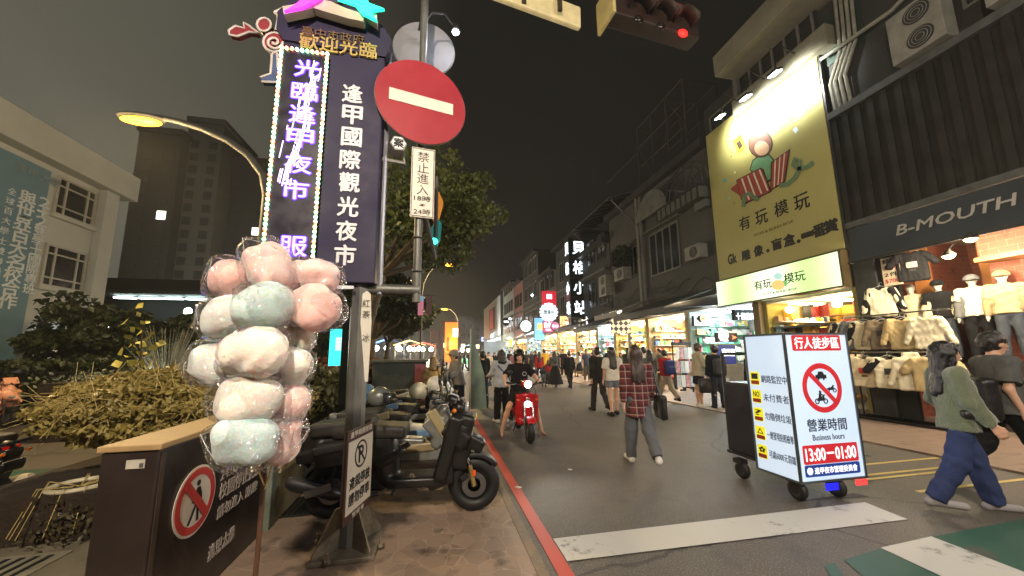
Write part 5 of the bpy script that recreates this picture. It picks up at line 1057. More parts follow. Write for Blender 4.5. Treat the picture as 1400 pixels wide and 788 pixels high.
# hanging clothes
def shirt(label,mat,trim=None,hood=False,long=True,prnt=None,seed=0,hanger=True,name='hanging_shirt',cat='shirt',group='shirts hanging on the rails',w=.215,h=.33):
    t=thing(name,label,cat,group=group); s=SD(.014,.04); rg=np.random.default_rng(seed)
    s.rbox((0,0,-.42),(w,.045,h),.045); s.cone((-w*.75,0,-.13),(w*.75,0,-.13),.05,k=.03)
    for q in(-1,1): s.cone((q*w*.85,0,-.16),(q*(w+.11),0,-.62 if long else -.36),.075,.05 if long else .07,k=.03)
    s.ball((0,0,-.07),.07,k=.02,sub=True)
    if hood: s.rbox((0,.03,-.07),(.12,.05,.10),.05)
    s.w=(.006,24,seed); s.build('shirt_body',mat,t)
    if trim is not None:
        q=SD(.014,.02)
        for d in(-1,1): q.cone((d*w*.8,0,-.155),(d*(w+.115),0,-.60 if long else -.36),.082,.052 if long else .074,k=.02)
        q.build('sleeve',trim,t)
    if prnt is not None: MB().box((0,-.062,-.38),(.17,.012,.13)).build('print',prnt,t,bev=.02); MB().box((.0,-.060,-.50),(.10,.01,.03)).build('print',pm('bp',(30,30,34)),t)
    if hanger: MB().tube([(-.18,0,-.10),(0,0,-.03),(.18,0,-.10)],.006,6).tube([(0,0,-.03),(0,0,.03),(.03,0,.05),(.04,0,.02)],.004,6).build('hanger',pm('hanger_white',(200,196,186),rough=.4),t,True)
    return t
cw_={k:cloth('g_'+k,v) for k,v in dict(cream=(214,200,164),khaki=(150,130,96),taupe=(122,108,88),black=(26,26,28),ivory=(226,216,186),grey=(96,98,98),green=(96,104,82),navy=(34,38,56),sand=(190,168,122)).items()}
redp=pm('print_red',(196,50,40),rough=.7); blk_p=pm('print_dark',(40,38,38),rough=.7)
def rail(z,X,ya,yb,label):
    t=thing('clothes_rail',label,'clothes rail',(X,(ya+yb)/2,.03),group='clothes rails at the shop front'); MB().tube([(X,ya,z),(X,yb,z)],.018,10).build('bar',pm('rail_chrome',(170,168,160),rough=.2,metal=.9),t,True)
    for y in(ya+.3,yb-.3): MB().tube([(X+.12,y,.03),(X+.12,y,z),(X,y,z)],.018,8).build('upright',pm('rail_dark',(40,38,36),rough=.4,metal=.6),t,True)
    MB().box((X,(ya+yb)/2,.06),(.5,yb-ya-.2,.03)).build('foot_frame',pm('rail_dark',(40,38,36)),t)
rail(2.33,9.75,5.0,6.95,'upper clothes rail with pullovers at the left end of the clothing shop'); rail(1.50,9.6,5.0,7.05,'lower clothes rail with printed t-shirts at the left end of the clothing shop')
U=[('black and white jacket',cw_['ivory'],cw_['black'],False,True,None),('dark grey pullover at the far left end',cw_['grey'],None,False,True,None),('cream pullover with a dark shoulder',cw_['cream'],cw_['black'],False,True,None),('taupe pullover facing the street',cw_['taupe'],None,False,True,blk_p),('sand coloured pullover half hidden',cw_['sand'],None,False,True,None),('ivory pullover with a dark line down the sleeve, nearest end',cw_['ivory'],None,False,True,None)]
for i,(lb,a,b,hd_,lg_,pr) in enumerate(U):
    o=shirt('%s on the upper rail'%lb,a,b,hd_,lg_,pr,seed=100+i); place(o,9.72+.02*i,(6.9,6.72,6.52,6.2,5.85,5.45)[i],-1.0-.12*(i%3),2.30)
Lw=[('dark t-shirt at the far left end',cw_['black'],None,False,False,None),('plain ivory t-shirt partly covered',cw_['ivory'],None,False,False,None),('ivory t-shirt with a red and black print',cw_['cream'],None,False,False,redp),('ivory raglan t-shirt with dark sleeves and small lettering',cw_['ivory'],cw_['black'],False,False,blk_p),('ivory hoodie with a yellow tag, nearest end',cw_['ivory'],None,True,True,None),('sand t-shirt behind the hoodie',cw_['sand'],None,False,False,None)]
for i,(lb,a,b,hd_,lg_,pr) in enumerate(Lw):
    o=shirt('%s on the lower rail'%lb,a,b,hd_,lg_,pr,seed=120+i,w=.235); place(o,9.58-.015*i,(7.0,6.82,6.5,6.02,5.62,5.35)[i],-.95-.1*(i%3),1.47)
o=shirt('black and white baseball jacket hanging above the upper rail by the pillar',cw_['ivory'],cw_['black'],seed=140); place(o,10.0,6.25,-1.1,3.05)
q=atX(1247,365,10.3); o=shirt('black t-shirt with a pale print hung high under the awning',cw_['black'],None,False,False,pm('print_grey',(150,146,140)),seed=141,w=.24); place(o,10.3,q[1],-1.1,q[2]+.42)
q=atX(1219,371,10.2); o=thing('price_board','white price board with rows of black figures fixed high beside the pillar','notice board',q); MB().box(q,(.03,.34,.66)).build('board',pm('price_white',(214,200,170),rough=.6),o)
for k,s_ in enumerate(('新品上市','$390','2件','$700')): text(s_,q-X_*.016+Z_*(.24-.155*k),.27,.10,-Y_,Z_,(bp_,rp_)[k%2],o,th=.004,bold=.02)
for i in range(8):
    cols=['black','navy','cream','grey','taupe','ivory','black','sand']; up=i<4
    o=shirt('%s garment hung at the back of the %s rail, %s'%(cols[i],('upper','lower')[not up],('by the pillar','second from the pillar','second from the platform','by the platform')[i%4]),cw_[cols[i]],None,False,up,None,seed=160+i,w=.22); place(o,9.95+.03*i,(6.75,6.3,5.9,5.55)[i%4],-1.15,(2.28,1.45)[not up])
# mannequins
def mannequin(label,px,jack,inner,hatm,seed,X=10.75,head=True):
    J=skel(arm=(.1,.1),el=(.1,.2),aab=(.2,.2)); t=person(label,1.72,J,inner,cw_['black'] if seed%2 else cloth('jean',(70,76,84)),'short','trousers' and .02,'trousers','none',None,None,det=0,seed=seed,group='dressed mannequins on the display platform',name='mannequin')
    t['category']='mannequin'
    for c_ in t.children:
        if c_.name.startswith('body'): c_.data.materials[0]=pm('mannequin_white',(210,204,190),rough=.4)
    H_=1.72/1.7; zmin=min(J['a0'][2],J['a1'][2])-.085; J={k:(v-np.array([0,0,zmin]) if isinstance(v,np.ndarray) else v) for k,v in J.items()}
    s=SD(.018,.03)
    for q in(0,1): 
        d=(-1,1)[q]; s.cone(J['s%d'%q]+[0,0,-.02],J['pel']+[d*.14,0,-.02],.07,.075,sc=(1,.9,1)); s.cone(J['s%d'%q],J['e%d'%q],.066,.06); s.cone(J['e%d'%q],J['w%d'%q],.06,.05)
    s.cone(J['che']+[0,-.05,0],J['pel']+[0,-.05,0],.13,.13,sc=(.9,1.4,1)); s.w=(.006,26,seed); o=s.build('jacket',jack,t)
    if hatm is not None:
        s=SD(.014,.02); hd=J['hd']; s.ball(hd+[0,-.01,.05],.112,sc=(1,.95,1.05)); s.rbox(hd+[0,0,-.04],(.2,.2,.06),.01,sub=True); s.rbox(hd+[0,.12,.03],(.08,.07,.01),.008); s.build('cap',hatm,t)
    q=atX(px,470,X); place(t,X,q[1],PI/2+.45,1.32); return t
mannequin('mannequin in an open black jacket over a cream sweater, left on the platform',1257,cw_['black'],cw_['cream'],None,201)
mannequin('mannequin in a cream jacket over a black printed shirt with a dark cap',1296,cw_['cream'],cw_['black'],cw_['black'],202)
mannequin('mannequin in a grey bomber jacket over an ivory shirt with a grey cap',1345,cw_['grey'],cw_['ivory'],cw_['grey'],203)
mannequin('mannequin in a long khaki coat with a khaki bucket hat at the right edge',1388,cw_['khaki'],cw_['sand'],cw_['khaki'],204)
# ---- toy shop
t=bld('tall grey building behind the large yellow billboard, with a pale cornice slab',6.9,11.28,4.3,11.1,conc2)
MB().bx((XF-.9,2.0,11.12),(XF+3,9.65,11.9)).build('cornice_slab',slab,t,bev=.02); MB().bx((XF-.02,6.92,10.3),(XF-.004,9.5,11.0)).build('louvre_band',frd,t); MB().bx((XF-.35,6.5,9.6),(XF-.003,9.6,10.2)).build('sill_band',slab,t)
for k in range(6): MB().bx((XF-.08,6.95+k*.42,10.25),(XF-.021,7.0+k*.42,11.09)).build('mullion',frl,t)
win(t,9.7,11.0,9.2,10.6,nm=2); MB().bx((XF-.15,9.52,4.3),(XF-.001,9.68,11.1)).build('pilaster',conc3,t)
bm_=pm('billboard_yellow',(170,162,98),rough=.38,var=.05,scale=1,coat=.2)
bb=thing('billboard','large yellow billboard with a striped gift box and black lettering','billboard',(XF-.2,9,4.2)); BX=XF-.18; 
yL,yR=11.09,6.92; zB,zT=4.14,9.86
MB().bx((BX,yR,zB),(BX+.14,yL,zT)).build('panel',bm_,bb); 
for a,b in(((BX+.02,yR-.06,zB-.05),(BX+.12,yR-.003,zT+.05)),((BX+.02,yL+.003,zB-.05),(BX+.12,yL+.06,zT+.05)),((BX+.02,yR,zT+.003),(BX+.12,yL,zT+.06))): MB().bx(a,b).build('frame_rail',frd,bb)
bk=MB()
for y in(7.0,8.9,10.9): bk.tube([(BX+.1,y,zT-.02),(XF+.3,y,zT+.15)],.03,6).tube([(BX+.1,y-.1,zB+1),(XF+.1,y-.1,zB+1)],.03,6)
bk.build('support_strut',frd,bb)
ink=pm('billboard_ink',(24,22,18),rough=.5,var=.05)
def B(px,py): q=atX(px,py,BX); return q
def btext(s,pc,w,h,mat=ink,bold=.03,sk=0): q=B(*pc); text(s,(BX,q[1],q[2]),w,h,-Y_,Z_,mat,bb,th=.006,bold=bold)
for s_,pc in zip('有玩模玩',((1018,305),(1041,297),(1068,285),(1096,276))): btext(s_,pc,.43,.46,bold=.02)
btext('TOYS & BLIND BOX',(1056,313),1.35,.09,pm('ink_olive',(96,84,30)),.01)
for s_,pc,w in (('Gk',(1001,354),.36),('雕',(1020,349),.33),('像',(1037,343),.33),('．',(1050,343),.08),('盲',(1062,334),.34),('盒',(1079,328),.34),('．',(1092,330),.08),('一',(1104,321),.34),('番',(1120,315),.34),('賞',(1136,309),.34)): btext(s_,pc,w,.08 if s_ in '．一' else .34,bold=.07)
def bshape(pts,mat,nm,off=.004,th=.004,par=None):
    P=[B(a,b) for a,b in pts]; q=P[0]; return MB().prism([(-(p[1]-q[1]),p[2]-q[2]) for p in P],(BX-off,q[1],q[2]),-Y_,Z_,th).build(nm,mat,par or bb)
sr=pm('stripe_red',(150,66,52),rough=.5); sw_=pm('stripe_cream',(214,196,170),rough=.5); gg=pm('ribbon_green',(98,124,90),rough=.5); oc=pm('art_outline',(52,34,26),rough=.5)
# gift box (outline, panels, stripes)
pnl=[(1008,247),(1040,231),(1043,233),(1054,262),(1020,277),(1014,272)]
# plain bundle rising from the box, in place of the shop's figure
g_=lambda *a: None
bund=[(1016,210),(1020,205),(1030,218),(1040,220),(1056,218),(1062,192),(1066,190),(1068,200),(1062,222),(1058,240),(1052,248),(1030,240),(1026,228),(1018,218)]
bshape([(1025,232),(1029,219),(1036,214),(1052,211),(1060,220),(1058,244),(1048,252),(1034,243)],oc,'bundle_outline',.004,.002); bshape([(1026.5,232),(1030,220),(1037,215.5),(1051,212.5),(1058.5,221),(1056.5,243),(1047,249),(1035,241)],pm('bundle_green',(110,156,112),rough=.5),'bundle',.008,.003)
bshape([(1040+17*math.cos(a*.39),197+19*math.sin(a*.39)) for a in range(16)],oc,'ball_outline',.010,.002); bshape([(1040+15.5*math.cos(a*.39),197+17.5*math.sin(a*.39)) for a in range(16)],pm('ball_brown',(110,70,54),rough=.5),'ball',.013,.003); bshape([(1042+10*math.cos(a*.39),203+10*math.sin(a*.39)) for a in range(16)],pm('ball_cream',(188,150,118),rough=.5),'ball_patch',.0165,.002)
bshape([(1002,193),(1013,184),(1020,202),(1010,212)],pm('card_yellow',(222,190,48),rough=.5),'card',.008,.003); bshape([(1007,196),(1012,191),(1016,200),(1011,205)],oc,'card_mark',.012,.002)
bshape([(999,259),(1009,250),(1014,269)],sr,'box_flap',.010,.004)
bshape([(1007,246.5),(1040.5,229.5),(1044.5,232),(1055.5,262.5),(1020,279),(1013.5,273)],oc,'box_outline',.016,.002); bshape(pnl,sr,'box_panel',.020,.003)
for k in range(4):
    a=(1014+k*8.0,245-k*4.0); b=(1024+k*8.5,274-k*4.2); bshape([a,(a[0]+2,a[1]-1),(b[0]+2,b[1]-1),b],sw_,'stripe',.0235,.002)
bshape([(1054.5,222.5),(1081,203.5),(1074,249),(1053.5,262)],oc,'box_outline',.016,.002); bshape([(1056,223.5),(1079,206.5),(1072.5,248),(1055,259.5)],sr,'box_panel',.020,.003)
for k in range(3):
    a=(1060+k*6.3,220-k*4.6); b=(1058.5+k*5.2,257-k*3.6); bshape([a,(a[0]+1.8,a[1]-1.3),(b[0]+1.6,b[1]-1),b],sw_,'stripe',.0235,.002)
def ribbon(pts,w):
    L_=[];Rr_=[]
    for i,p in enumerate(pts):
        d=np.array(pts[min(i+1,len(pts)-1)])-np.array(pts[max(i-1,0)]); d=d/np.linalg.norm(d); n_=np.array([-d[1],d[0]])*w; L_.append(tuple(np.array(p)+n_)); Rr_.append(tuple(np.array(p)-n_))
    for i in range(len(pts)-1): bshape([L_[i],L_[i+1],Rr_[i+1],Rr_[i]],gg,'ribbon',.027,.003)
ribbon([(1017,283),(1019,268),(1025,264),(1032,270),(1038,274)],2.6); ribbon([(1067,254),(1078,252),(1088,243),(1094,230),(1094,220),(1088,217),(1085,226),(1092,231),(1104,229),(1113,222)],2.8)
for (x,y_),c_,s_ in (((991,247),(90,170,180),2.6),((1088,178),(200,220,226),4),((997,271),(150,190,140),2.4),((1004,278),(170,140,60),2),((1005,236),(230,226,200),1.3),((1000,214),(140,120,60),1.3)):
    bshape([(x-s_,y_),(x,y_-s_*1.3),(x+s_,y_),(x,y_+s_*1.3)],pm('confetti_%d'%(x),c_,rough=.5),'confetti')
bshape([(1075,158),(1078,157),(1080,162),(1085,158),(1086,161),(1081,166),(1076,164)],pm('confetti_orange',(206,120,70)),'confetti')
lm=pm('lamp_black',(40,42,40),rough=.4,metal=.5)
for k,(px,pyy) in enumerate(((984,160),(1019,134),(1059,101))):
    q=atX(px,pyy,XF-1.15); y_=q[1]; o=thing('billboard_spotlight',('left','middle','right')[k]+' one of three white spotlights on arms over the yellow billboard','spotlight',(BX,y_,zT),group='spotlights over the yellow billboard'); MB().tube([(XF-.1,y_,zT+.1),(XF-.8,y_,zT+.35),q+[0,0,.08]],.018,6).build('arm',lm,o,True); MB().box(q+[0,0,.05],(.26,.30,.07),rotm('Y',-.35)).build('lamp_head',lm,o,bev=.01); MB().box(q+[.015,0,.0],(.22,.26,.02),rotm('Y',-.35)).build('lens',emi('led_flood',(235,250,255),22),o)
    spot(q+np.array([.05,0,-.06]),(BX,y_,zT-.75),420,(.98,1,.92),115,1.,.06)
# green light box below
gb=thing('green_light_box','long glowing pale green light box with small lettering under the yellow billboard','light box',(XF-.3,9,3.2)); GX=XF-.34
def lb_mat():
    m,N,L,p=nodes('green_lightbox'); tc=N.new('ShaderNodeTexCoord'); s=N.new('ShaderNodeSeparateXYZ'); L.new(tc.outputs['Object'],s.inputs[0])
    w=math_(N,L,'MULTIPLY_ADD',math_(N,L,'COSINE',math_(N,L,'MULTIPLY',s.outputs[1],2.6)),.5,.5); c=mixc(N,L,w,(176,222,130),(244,255,214)); L.new(c,p.inputs['Emission Color']); p.inputs['Emission Strength'].default_value=.95; p.inputs['Base Color'].default_value=(.3,.4,.2,1); return m
MB().bx((GX,6.98,3.17),(GX+.3,11.08,4.05)).build('light_panel',lb_mat(),gb); f=MB()
for a,b in(((GX-.01,6.93,4.052),(GX+.3,11.13,4.10)),((GX-.01,6.93,3.12),(GX+.3,11.13,3.168)),((GX-.01,6.93,3.169),(GX+.3,6.978,4.051))): f.bx(a,b)
f.build('frame',pm('frame_brown',(90,76,48)),gb)
def gtext(s,pc,w,h,mat=ink,bold=.02): q=atX(*pc,GX); text(s,(GX,q[1],q[2]),w,h,-Y_,Z_,mat,gb,th=.005,bold=bold)
gtext('有玩',(1043,389),.62,.30); gtext('模玩',(1086,379),.62,.30); gtext('TOYS & BLIND BOX',(1065,399),1.1,.06)
for px,pyy,s_,c_ in ((1064,390,9,(214,176,110)),(1064,378,6,(150,190,180)),(1072,388,5,(96,160,96))):
    P=[atX(px+s_*math.cos(a*.63),pyy+s_*.8*math.sin(a*.63),GX) for a in range(10)]; MB().prism([(-(p[1]-P[0][1]),p[2]-P[0][2]) for p in P],(GX-.003,P[0][1],P[0][2]),-Y_,Z_,.004+s_*.0003).build('box_picture',pm('gb_%d'%s_,c_,rough=.5,emit=.75),gb)
area((GX-.05,9,3.6),(-1,0,-.3),.8,4,35,(.85,1,.7))
cool_w=pm('mint_wall',(176,196,188),rough=.5,var=.1)
sh=shop('toy shop with shelves of figurines under the green light box',6.92,9.6,3.15,3.0,wc('olive_wall',(150,140,70)),'warm',95,warm,seed=3,backc=pm('yellow_back',(206,186,70),rough=.6,var=.25,scale=1.5),n_l=3)
shelves('figurine_display','bright toys and boxes in the window of the toy shop',7.05,9.4,1.5,3.05,XF+.7,0,33,sz=.30,pal=[gp[1],gp[8],gp[0],gp[7],gp[2],gp[1]])
for z in(2.25,1.45): MB().bx((XF+.1,7.0,z),(XF+1.0,9.5,z+.05)).build('display_shelf',pm('shelf_grey',(96,92,84)),sh)
MB().bx((XF-.15,9.62,.03),(XF+.1,9.85,3.15)).build('pillar',wc('pillar_brown',(110,96,72)),sh)
sh2=shop('mint lit snack shop left of the toy shop, behind the hanging black signs',9.9,13.2,3.3,3.0,cool_w,'cool',110,cool,seed=4,n_l=3,pal=[gp[2],gp[9],gp[4],gp[8],gp[2],gp[5]])
def boxsign(label,px0,py0,px1,py1,X=None,Y=None,face=None,fm=None,depth=.12,name='shop_sign',cat='sign',lines=(),lc=None,group=None,emt=None):
    """flat sign facing down the street (-Y) when Y is given, or facing the street (-X) when X is given"""
    if Y is not None:
        a=atY(px0,py0,Y); b=atY(px1,py1,Y); c=(a+b)/2; w=b[0]-a[0]; h=a[2]-b[2]; t=thing(name,label,cat,c,group=group); MB().box((c[0],Y+depth/2,c[2]),(w,depth,h)).build('casing',fm or frd,t); MB().box((c[0],Y-.006,c[2]),(w*.94,.010,h*.94)).build('face',face,t); A,Bv,o0=X_,Z_,np.array([c[0],Y-.012,c[2]])
    else:
        a=atX(px0,py0,X); b=atX(px1,py1,X); c=(a+b)/2; w=a[1]-b[1]; h=a[2]-b[2]; t=thing(name,label,cat,c,group=group); MB().box((X+depth/2,c[1],c[2]),(depth,w,h)).build('casing',fm or frd,t); MB().box((X-.006,c[1],c[2]),(.010,w*.94,h*.94)).build('face',face,t); A,Bv,o0=-Y_,Z_,np.array([X-.012,c[1],c[2]])
    for s_,u,v,ww,hh,mm in lines: text(s_,o0+A*u*w+Bv*v*h,ww*w,hh*h,A,Bv,mm,t,th=.01,bold=.03)
    return t
wE=emi('sign_white_glow',(245,248,255),1.6); kf=pm('sign_face_black',(24,22,26),rough=.4); of=emi('sign_orange',(255,110,60),1.6)
boxsign('black shop sign with glowing white characters below the green light box',1003,423,1033,438,Y=10.6,face=kf,lines=(('十恩雞排',0.02,-.15,.9,.62,wE),))
boxsign('black sign with white characters and an orange arrow, left of the cart sign',980,455,1009,468,Y=10.0,face=pm('sign_face_maroon',(52,24,26)),lines=(('雞蛋仔',-.2,.15,.5,.5,wE),('Won\'s',-.2,-.28,.4,.25,wE),('➤',.32,0,.22,.4,of)))
boxsign('yellow framed dark menu screen with white characters beside the dark backpack man',975,471,1008,499,Y=10.2,face=emi('screen_navy',(40,44,96),.8),fm=pm('frame_yellow',(190,180,70)),lines=(('雞蛋仔',.15,.1,.6,.35,wE),))
boxsign('white square sign hanging beside the pale doorway',948,432,972,446,Y=12.6,face=emi('sign_white_soft',(222,228,236),1.0),lines=(('飲品',-.2,.2,.4,.4,ink),('Coffee',.05,-.25,.7,.3,ink)))
def roundsign(label,px,py,r,Y,face,rim,s_=None,mm=None,scal=False,group=None):
    c=atY(px,py,Y); rr=r*Y/490; t=thing('round_sign',label,'round sign',c,group=group); MB().lathe([(rr,0),(rr,.14),(0,.14)],c,32,'y').lathe([(0,-.001),(rr,0)],c,32,'y').build('casing',rim,t)
    if scal:
        f=MB()
        for k in range(16): f.lathe([(0,-.01),(rr*.16,-.01),(rr*.16,.1),(0,.1)],c+np.array([math.cos(k*PI/8)*rr,0,math.sin(k*PI/8)*rr]),12,'y')
        f.build('scalloped_rim',face,t)
    MB().lathe([(0,-.02),(rr*.92,-.018),(rr*.92,-.003)],c,32,'y').build('face',face,t)
    if s_: text(s_,c+[0,-.022,0],rr*1.3,rr*.5,X_,Z_,mm or ink,t,th=.01,bold=.03)
    MB().tube([c+[rr,.07,rr*.3],c+[rr+1.0,.07,rr*.3]],.025,6).build('bracket',frd,t); return t
roundsign('round cream and gold sign beside the pale doorway',961,434.5+1,5.6,11.9,emi('sign_cream',(240,206,110),1.0),frd,'食',None)
# ---- older building with arched canopy
t=bld('old dark two storey building with an arched canopy and tall windows, left of the billboard',11.3,19.6,3.7,9.6,conc)
win(t,13.3,15.5,5.2,7.3,nm=4); win(t,16.6,17.9,5.6,7.2,nm=3); MB().bx((XF-.5,11.35,7.5),(XF-.002,14.1,7.95)).build('balcony_band',pm('band_glassy',(92,92,84),rough=.4,var=.3),t); f=MB()
for k in range(9): f.bx((XF-.53,11.4+k*.33,7.48),(XF-.501,11.44+k*.33,8.0))
f.bx((XF-.54,11.3,7.96),(XF-.44,14.12,8.02)); f.build('band_mullion',frd,t)
arc=[(0,0)]+[(1.25-1.25*math.cos(a*PI/12),1.15*math.sin(a*PI/12)) for a in range(13)]
MB().prism([(-a,b) for a,b in arc],(XF-.42,13.35,8.03),-Y_,Z_,.04).build('arched_light',pm('arch_pane',(104,104,98),rough=.3,var=.3,scale=2),t); f=MB()
for r_ in(.45,.8,1.0): f.tube([(XF-.5,12.1+1.25*r_*math.cos(a*PI/12),8.03+1.15*r_*math.sin(a*PI/12)) for a in range(13)],.022,6)
for a in(2,4,6,8,10): f.tube([(XF-.5,12.1,8.04),(XF-.5,12.1+1.25*math.cos(a*PI/12),8.03+1.15*math.sin(a*PI/12))],.02,6)
f.build('arch_bar',frd,t)
MB().bx((XF-.12,15.9,3.8),(XF-.001,16.15,9.6)).build('pilaster',conc3,t); MB().bx((XF-.3,11.3,9.62),(XF+7,19.7,9.95)).build('roof_slab',conc2,t); MB().bx((XF-.3,11.3,7.1),(XF-.001,11.9,7.4)).build('trim',conc3,t)
MB().bx((XF-.25,13.0,7.42),(XF-.001,15.8,7.48)).build('lintel',conc3,t); MB().tube([(XF-.15,16.3,3.7),(XF-.15,16.3,9.9)],.06,8).build('downpipe',pm('pipe_pale',(132,130,118)),t,True)
o=thing('rooftop_frame','thin rusty steel frame standing on the roof above the arched canopy','steel frame',(XF+1,14,9.95)); f=MB()
for y in(12.2,13.4,14.6,15.8): 
    for x in(XF-.1,XF+1.6): f.tube([(x,y,9.96),(x,y,13.3)],.035,6)
    f.tube([(XF-.1,y,13.3),(XF+1.6,y,13.3)],.03,6)
for z in(11.1,12.2,13.3):
    for x in(XF-.1,XF+1.6): f.tube([(x,12.2,z),(x,15.8,z)],.025,6)
f.tube([(XF-.1,12.2,11.1),(XF-.1,13.4,13.3)],.02,6).tube([(XF-.1,14.6,10),(XF-.1,15.8,12.2)],.02,6).tube([(XF-.1,15.8,12.0),(XF-.1,19.4,12.0)],.02,6); f.build('tube_frame',pm('rust_steel',(66,58,50),rough=.7,var=.4),o)
o=thing('roof_canopy','ribbed metal canopy roof jutting out over the far end of the old dark building','canopy',(XF,19,9.6)); MB().prism([(.3,.5),(-1.6,-.1),(-1.6,-.16),(.3,.44)],(XF,16.4,9.75),X_,Z_,-5.6).build('sheet',pm('zinc_sheet',(92,90,82),rough=.5,metal=.4,var=.3,scale=3),o); f=MB()
for k in range(9): f.prism([(.3,.43),(-1.6,-.17),(-1.6,-.27),(.3,.33)],(XF,16.5+k*.66,9.75),X_,Z_,-.07)
f.build('rafter',frd,o); MB().tube([(XF-1.5,21.8,9.6),(XF,21.8,8.2)],.04,6).tube([(XF-1.5,16.5,9.6),(XF,16.5,8.2)],.04,6).build('strut',frd,o)
ac('square air conditioner on a bracket below the dark potted bush, left of the tall windows',17.3,5.5,s=1.1,two=False,d=.5); ac('tall air conditioner at the far end of the old dark building',19.2,4.9,s=1.0,two=True,d=.6); ac('small air conditioner under the arched canopy near the billboard edge',11.7,5.2,s=.9,two=False)
o=bush('balcony_bush','dark bush growing over the air conditioner on the old building',(XF-.45,17.5,6.75),(.45,.75,.55),2600,gdark,55,.12); o.location.z=0
for c_ in list(o.children):
    if c_.name.startswith('stems'): bpy.data.objects.remove(c_)
cb=MB()
for k in range(7):
    y0=11.5+k*1.2; cb.tube([(XF-.1,y0+i*.4,4.2+.25*math.sin(i*1.3+k)+.15*k%0.6) for i in range(8)],.016,5)
tag(cb.build('facade_cable',frd),'loose dark cables sagging along the old dark facade','cables')
# awnings
def awning(label,y0,y1,z0,z1,reach,mat,X=XF,val=.25,th=.04,group='dark awnings over the shop fronts'):
    t=thing('awning',label,'awning',(X-reach/2,(y0+y1)/2,z1),group=group); MB().prism([(0,0),(-reach,z1-z0),(-reach,z1-z0-th),(0,-th)],(X-.02,y0,z0),X_,Z_,-(y1-y0)).build('canopy_sheet',mat,t); MB().bx((X-reach-.04,y0,z1-val),(X-reach-.02,y1,z1-.003)).build('valance',mat,t)
    for y in(y0+.15,y1-.15): MB().tube([(X-.03,y,z0-.7),(X-reach+.05,y,z1-.06)],.02,6).build('arm',frd,t,True)
    return t
adk=pm('awning_black',(24,24,25),rough=.6,var=.2)
awning('large black awning with a notched front edge below the old dark building',11.4,15.2,3.95,3.2,2.3,adk); awning('striped grey and white awning lit at its edge beyond the large black one',15.4,17.9,4.2,3.5,2.0,pm('awning_grey',(104,100,92),rough=.6,var=.3,scale=6,stretch=(1,6,1))); awning('low black awning beyond the checkerboard panels',18.2,21.8,3.7,3.05,1.7,adk)
def checker(name,c1,c2,sc):
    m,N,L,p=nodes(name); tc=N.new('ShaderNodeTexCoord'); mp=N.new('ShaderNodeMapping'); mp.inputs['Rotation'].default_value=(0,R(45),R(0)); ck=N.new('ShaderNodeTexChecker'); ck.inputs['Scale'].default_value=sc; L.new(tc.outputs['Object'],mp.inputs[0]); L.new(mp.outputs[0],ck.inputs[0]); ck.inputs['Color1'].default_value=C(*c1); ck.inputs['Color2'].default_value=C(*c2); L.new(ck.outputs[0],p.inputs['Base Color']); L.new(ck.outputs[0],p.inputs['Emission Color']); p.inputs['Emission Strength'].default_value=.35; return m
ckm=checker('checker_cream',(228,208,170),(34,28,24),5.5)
q0=atY(835,436,15.3); q1=atY(863,456,15.3); o=thing('checkerboard_sign','cream and black checkerboard panel hanging under the awnings','sign',(q0+q1)/2); MB().bx((q0[0],15.3,q1[2]),(q1[0],15.36,q0[2])).build('panel',ckm,o)
q0=atY(861,455,15.2); q1=atY(869,520,15.2); o=thing('checkerboard_column','slim cream and black checkered column at the shop front','column',(q0[0],15.2,.03)); MB().bx((q0[0],15.2,.03),(q1[0],15.42,q0[2])).build('shaft',ckm,o)
q0=atY(868,457,14.0);q1=atY(888,510,14.0)
f=MB(); rg=np.random.default_rng(77)
for k in range(60): y=15.2+.045*k; f.ell((XF-1.95+rg.normal()*.03,y,3.44+.05*math.sin(k)),(.03,.03,.03),6)
o=thing('string_lights','string of small white bulbs along the edge of the striped awning','string lights',(XF-1.9,16,3.4)); f.build('bulb',emi('string_bulb',(255,240,205),4),o)
shop('warm shop with an orange wall and hanging posters behind the boy with the blue backpack',13.3,16.2,3.3,2.8,wc('cream_shop',(206,190,160)),'warm',120,warm,seed=5,backc=pm('orange_wall',(206,96,52),rough=.6),n_l=3)
shop('bright yellow lit shop beyond the checkerboard panels',16.3,19.6,3.3,2.8,wc('yellow_shop',(214,196,130)),'warm',150,warm,seed=6,n_l=3)
# posters / racks
o=thing('poster_rack','black topped rack hung with white posters behind the boy with the blue backpack','poster rack',(9.0,12.2,.03)); q0=atY(921,468,12.2); q1=atY(951,540,12.2); MB().bx((q0[0],12.2,q0[2]-.12),(q1[0],12.4,q0[2])).build('top_bar',frd,o); 
for u in(0,1): MB().tube([(q0[0]+(q1[0]-q0[0])*u,12.3,.03),(q0[0]+(q1[0]-q0[0])*u,12.3,q0[2])],.03,6).build('upright',frd,o)
for i in range(4):
    for j in range(3):
        x=q0[0]+(q1[0]-q0[0])*(i+.5)/4; z=q0[2]-.42-.52*j; MB().box((x,12.18,z),(.17,.01,.44)).build('poster',[pm('poster_white',(226,222,214),rough=.5),pm('poster_pink',(206,150,150),rough=.5,var=.5,scale=9),pm('poster_grey',(190,190,186),rough=.5,var=.4,scale=12)][(i+j)%3],o)
q=atY(870,485,13.2); o=thing('yellow_plush','round yellow plush toy hanging under the checkered panel','plush toy',q-[0,0,.3]); s=SD(.03,.05); s.ball((0,0,.3),.26); s.ball((0,0,-.02),.3); s.cone((-.1,0,.5),(-.16,0,.68),.06); s.cone((.1,0,.5),(.16,0,.68),.06); s.build('toy_body',pm('plush_yellow',(230,200,40),rough=.9),o)
